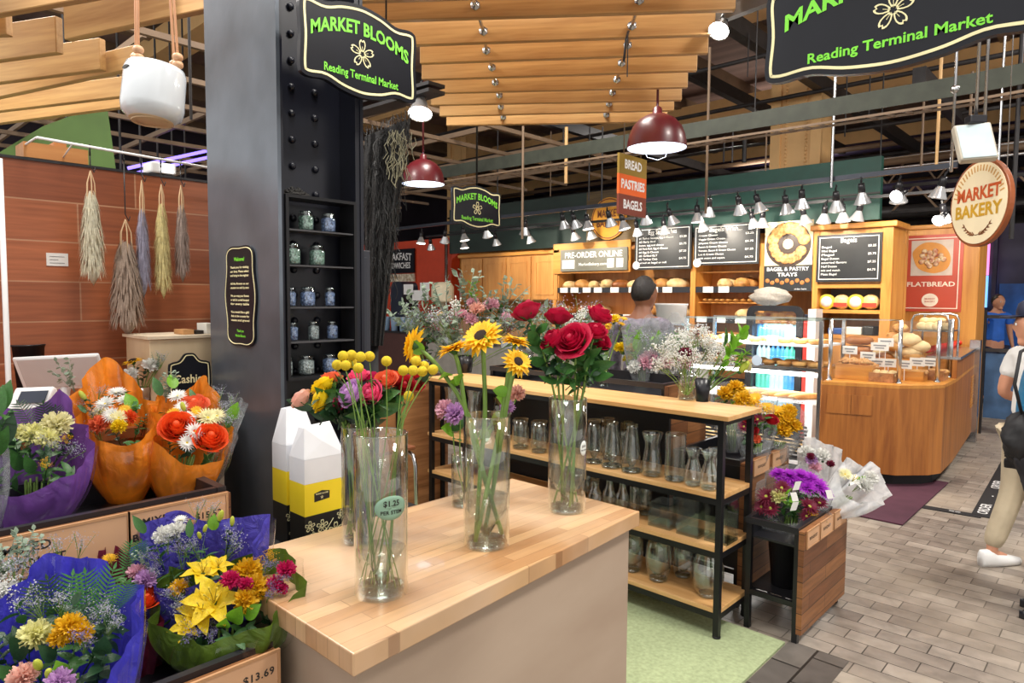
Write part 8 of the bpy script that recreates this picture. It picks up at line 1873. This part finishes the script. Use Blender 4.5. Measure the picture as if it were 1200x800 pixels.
    for sd_ in (1, -1):
        i0, i1, i2, i3 = legi[sd_]; S.append((P[i0][0], .105)); SE.append((0, len(S)-1)); S.append((P[i1][0], .078)); SE.append((len(S)-2, len(S)-1)); S.append((P[i2][0]+V((0, 0, .02)), .066)); SE.append((len(S)-2, len(S)-1))
    skinned('trousers', sc_(S), SE, trousers, t, 0, .012)
    for sd_ in (1, -1):
        i2, i3 = legi[sd_][2:]; a = P[i2][0]; f_ = P[i3][0]; b = MB(); d = (f_-a); d.z = 0; d.normalize(); sdv = V((d.y, -d.x, 0)); zf = min(a.z-.08, f_.z-.035)
        def fn(u, v):
            y = -.07+.30*u; w = .048*(math.sin(PI*min(1, max(.02, u*.9+.08)))**.4); hh = .105-.065*u if u > .25 else .10; aa = v*2*PI
            x = math.cos(aa)*w; z = max(0, .5+.62*math.sin(aa))*hh
            return (a+d*y+sdv*x+V((0, 0, -a.z+zf+z)))*s
        b.grid(fn, 12, 14, True); b.face([k for k in range(14)][::-1], True); n_ = len(b.v); b.face([n_-14+k for k in range(14)], True); sh = obj('shoe', b, shoes, t, False)
    if hair:
        b = MB(); b.ball((0, 0, 0), 1, 24, 16)
        for v in b.v:
            x, y, z = v; k = 1.10
            y2 = y*.106-.010; z2 = z*.123+.010; x2 = x*.086
            if y > .25: f_ = min(1, (y-.25)/.5); z2 = max(z2, .055+.02*f_); y2 -= .014*f_
            elif z < -.15: z2 = -.15*.128+.012-(.16 if long_hair else .045)*(min(1, (-z-.15)/.6)) ; x2 *= .93; y2 = min(y2, -.0)*(.92)-.01
            v.xyz = T((x2, y2, z2))*s
        hr = obj('hair', b, hair, t, False); r = hr.modifiers.new('soft', 'SMOOTH'); r.iterations = 3
    if hat:
        m_, brim, cap = hat; b = MB(); b.lathe([(.082, .0), (.084, .03), (.076, .075), (.045, .105), (0, .112)], 28, (0, 0, 0), sx=1, sy=1.2); 
        if brim: b.lathe([(.083, .0), (.12, -.012), (.145, -.03), (.147, -.027), (.12, -.006), (.083, .006)], 28, (0, 0, 0), sx=1, sy=1.1)
        if cap:
            k0 = len(b.v)
            for e_ in (0, .004):
                for j in range(9): a = PI*(.18+.64*j/8); b.v.append(V((math.cos(a)*.078, math.sin(a)*.098, .008+e_)))
                for j in range(9): a = PI*(.18+.64*j/8); b.v.append(V((math.cos(a)*.082, .06+math.sin(a)*.115, -.004+e_)))
            for j in range(8): b.face((k0+j, k0+j+1, k0+10+j, k0+9+j)); b.face((k0+18+j, k0+27+j, k0+28+j, k0+19+j)); b.face((k0+9+j, k0+10+j, k0+28+j, k0+27+j))
        for v in b.v: v.xyz = T((v.x, v.y-.006, v.z+.045))*s
        obj('hat' if brim else 'cap', b, m_, t, False)
    return t
HD = lambda v: math.atan2(-v[0], v[1])
Rr = V((RT.x, RT.y, 0)).normalized(); Ff = V((FW.x, FW.y, 0)).normalized()
# man at the deli counter
p = far(752, 345, 4.75); person('person with short dark hair in a grey checked shirt, back turned', (p.x, p.y, 0), HD(Ff*.75+Rr*.8), 1.765, SKIN['dark'], mat('grey_check', srgb('77717e'), .7, 0, .45, 40), mat('dark_trousers', srgb('26262c'), .8), M['black_plastic'], mat('hair_dark', (.012, .008, .006), .5, 0, .3, 60, .5, 200),
    arms={1: [(.25, .08, 1.17), (.17, .30, 1.12)], -1: [(-.25, .02, 1.15), (-.26, .08, .90)]}, sleeve=1.2)
# shopper in white shirt at the right edge
p = onZ(1200, 668, 0); wt = mat('white_tee', (.74, .73, .71), .8, 0, .06, 10, .3, 14); kh = mat('khaki', srgb('b3a58c'), .85, 0, .08, 10, .4, 12)
A_ = p
person('person in white shirt, beige trousers and tan sun hat at the right edge', (p.x, p.y, 0), HD(Rr*1+Ff*.15), 1.60, SKIN['fair'], wt, kh, M['white'], mat('hair_ginger', srgb('6a3a1c'), .5, 0, .3, 40),
    arms={1: [(.22, -.02, 1.13), (.16, .20, 1.10)], -1: [(-.22, -.02, 1.13), (-.18, .20, 1.08)]}, legs={1: [(.09, .05, .50), (.10, .06, .08), (.11, .21, .035)], -1: [(-.09, -.02, .50), (-.10, -.16, .09), (-.10, -.02, .035)]}, hat=(mat('straw', srgb('b5935c'), .8, 0, .15, 60, .5, 100), True, False), long_hair=True, female=True, sleeve=.55, lean=.03)
p = far(1219, 470, 3.4); te = mat('teal_shirt', srgb('1c6c96'), .7, 0, .1, 10, .3, 14)
t = person('person with navy cap and teal shirt mostly cut off by the right edge', (p.x, p.y, 0), HD(-Rr+Ff*.78), 1.60, SKIN['fair'], te, mat('black_trousers', (.02, .02, .025), .8), M['black_plastic'], mat('hair_brown', srgb('3a2418'), .5), arms={1: [(.21, -.03, 1.14), (.21, .0, .9)], -1: [(-.21, -.03, 1.14), (-.21, .0, .9)]}, legs={1: [(.09, -.08, .50), (.09, -.19, .08), (.09, -.05, .035)], -1: [(-.09, -.08, .50), (-.09, -.19, .08), (-.09, -.05, .035)]}, hat=(mat('navy_cap', srgb('141a34'), .6), False, True), female=True)
c = far(1197, 512, 3.35); t = thing('shoulder_bag', 'black shoulder bag hanging low at the right edge', 'bag', c-V((0, 0, .12)))
b = lump((c.x, c.y, c.z), .09, .07, .12, 4, 12); obj('body', b, M['black_matte'], t)
b = MB(); b.tube([c+V((0, 0, .10)), far(1189, 450, 3.22), far(1196, 412, 3.3), far(1212, 404, 3.38)], .008, 6); obj('strap', b, M['black_matte'], t)
# blue shirt far down the aisle
p = far(1168, 360, 10.5); person('distant person in a bright blue shirt down the aisle', (p.x, p.y, 0), HD(-Ff), 1.72, SKIN['fair'], mat('blue_shirt', srgb('2a6ad0'), .7), mat('jeans', srgb('26304a'), .8), M['black_plastic'], mat('hair_d2', (.03, .02, .015), .5))
# ================================================================== light
w = bpy.data.worlds.new('world'); bpy.context.scene.world = w; w.use_nodes = True
w.node_tree.nodes['Background'].inputs[0].default_value = (1., .97, .93, 1); w.node_tree.nodes['Background'].inputs[1].default_value = 1.15
W = (1, .89, .74); N = (1, .95, .88)
# hall lamps high under the roof, over the aisle and the stalls
for x, y, z, p in ((-1.2, 1.0, 4.3, 75), (1.2, 3.2, 5, 220), (-3.2, 3.4, 4.6, 150), (-4.5, .3, 4.5, 150), (1., 8, 5, 220), (-6, 12, 5, 160)):
    lamp('AREA', (x, y, z), (x, y, 0), p, .9, N)
for x, y in ((-2, 4), (-8, 8), (0, 11), (-6, 15)):  # uplights added only to brighten the roof from below
    lamp('AREA', (x, y, 4.4), (x, y, 9), 60, 1.5, (1, .85, .72))
lamp('SPOT', (-2.6, -.9, 3.7), (-2.2, 1.05, 2.5), 220, .15, N, 50)  # extra spot, added to brighten the pillar's face plate
# bakery track lamps
for x in (-6.9, -6., -5.1, -4.2, -3.4, -2.7, -2.0, -1.5):
    lamp('SPOT', (x, 6.9, 2.6), (x-.1, 8.5, 1.8), 85, .05, W, 85)
for x in (-3.2, -2.3, -1.6): lamp('SPOT', (x, 6.2, 2.9), (x+.05, 7.0, .95), 60, .05, W, 75)
sc = bpy.context.scene
sc.view_settings.view_transform = 'Standard'; sc.view_settings.look = 'None'; sc.view_settings.gamma = 1; sc.view_settings.use_curve_mapping = False
sc.view_settings.exposure = 0.0
sc.cycles.transparent_max_bounces = 24; sc.cycles.max_bounces = 8; sc.cycles.use_denoising = True
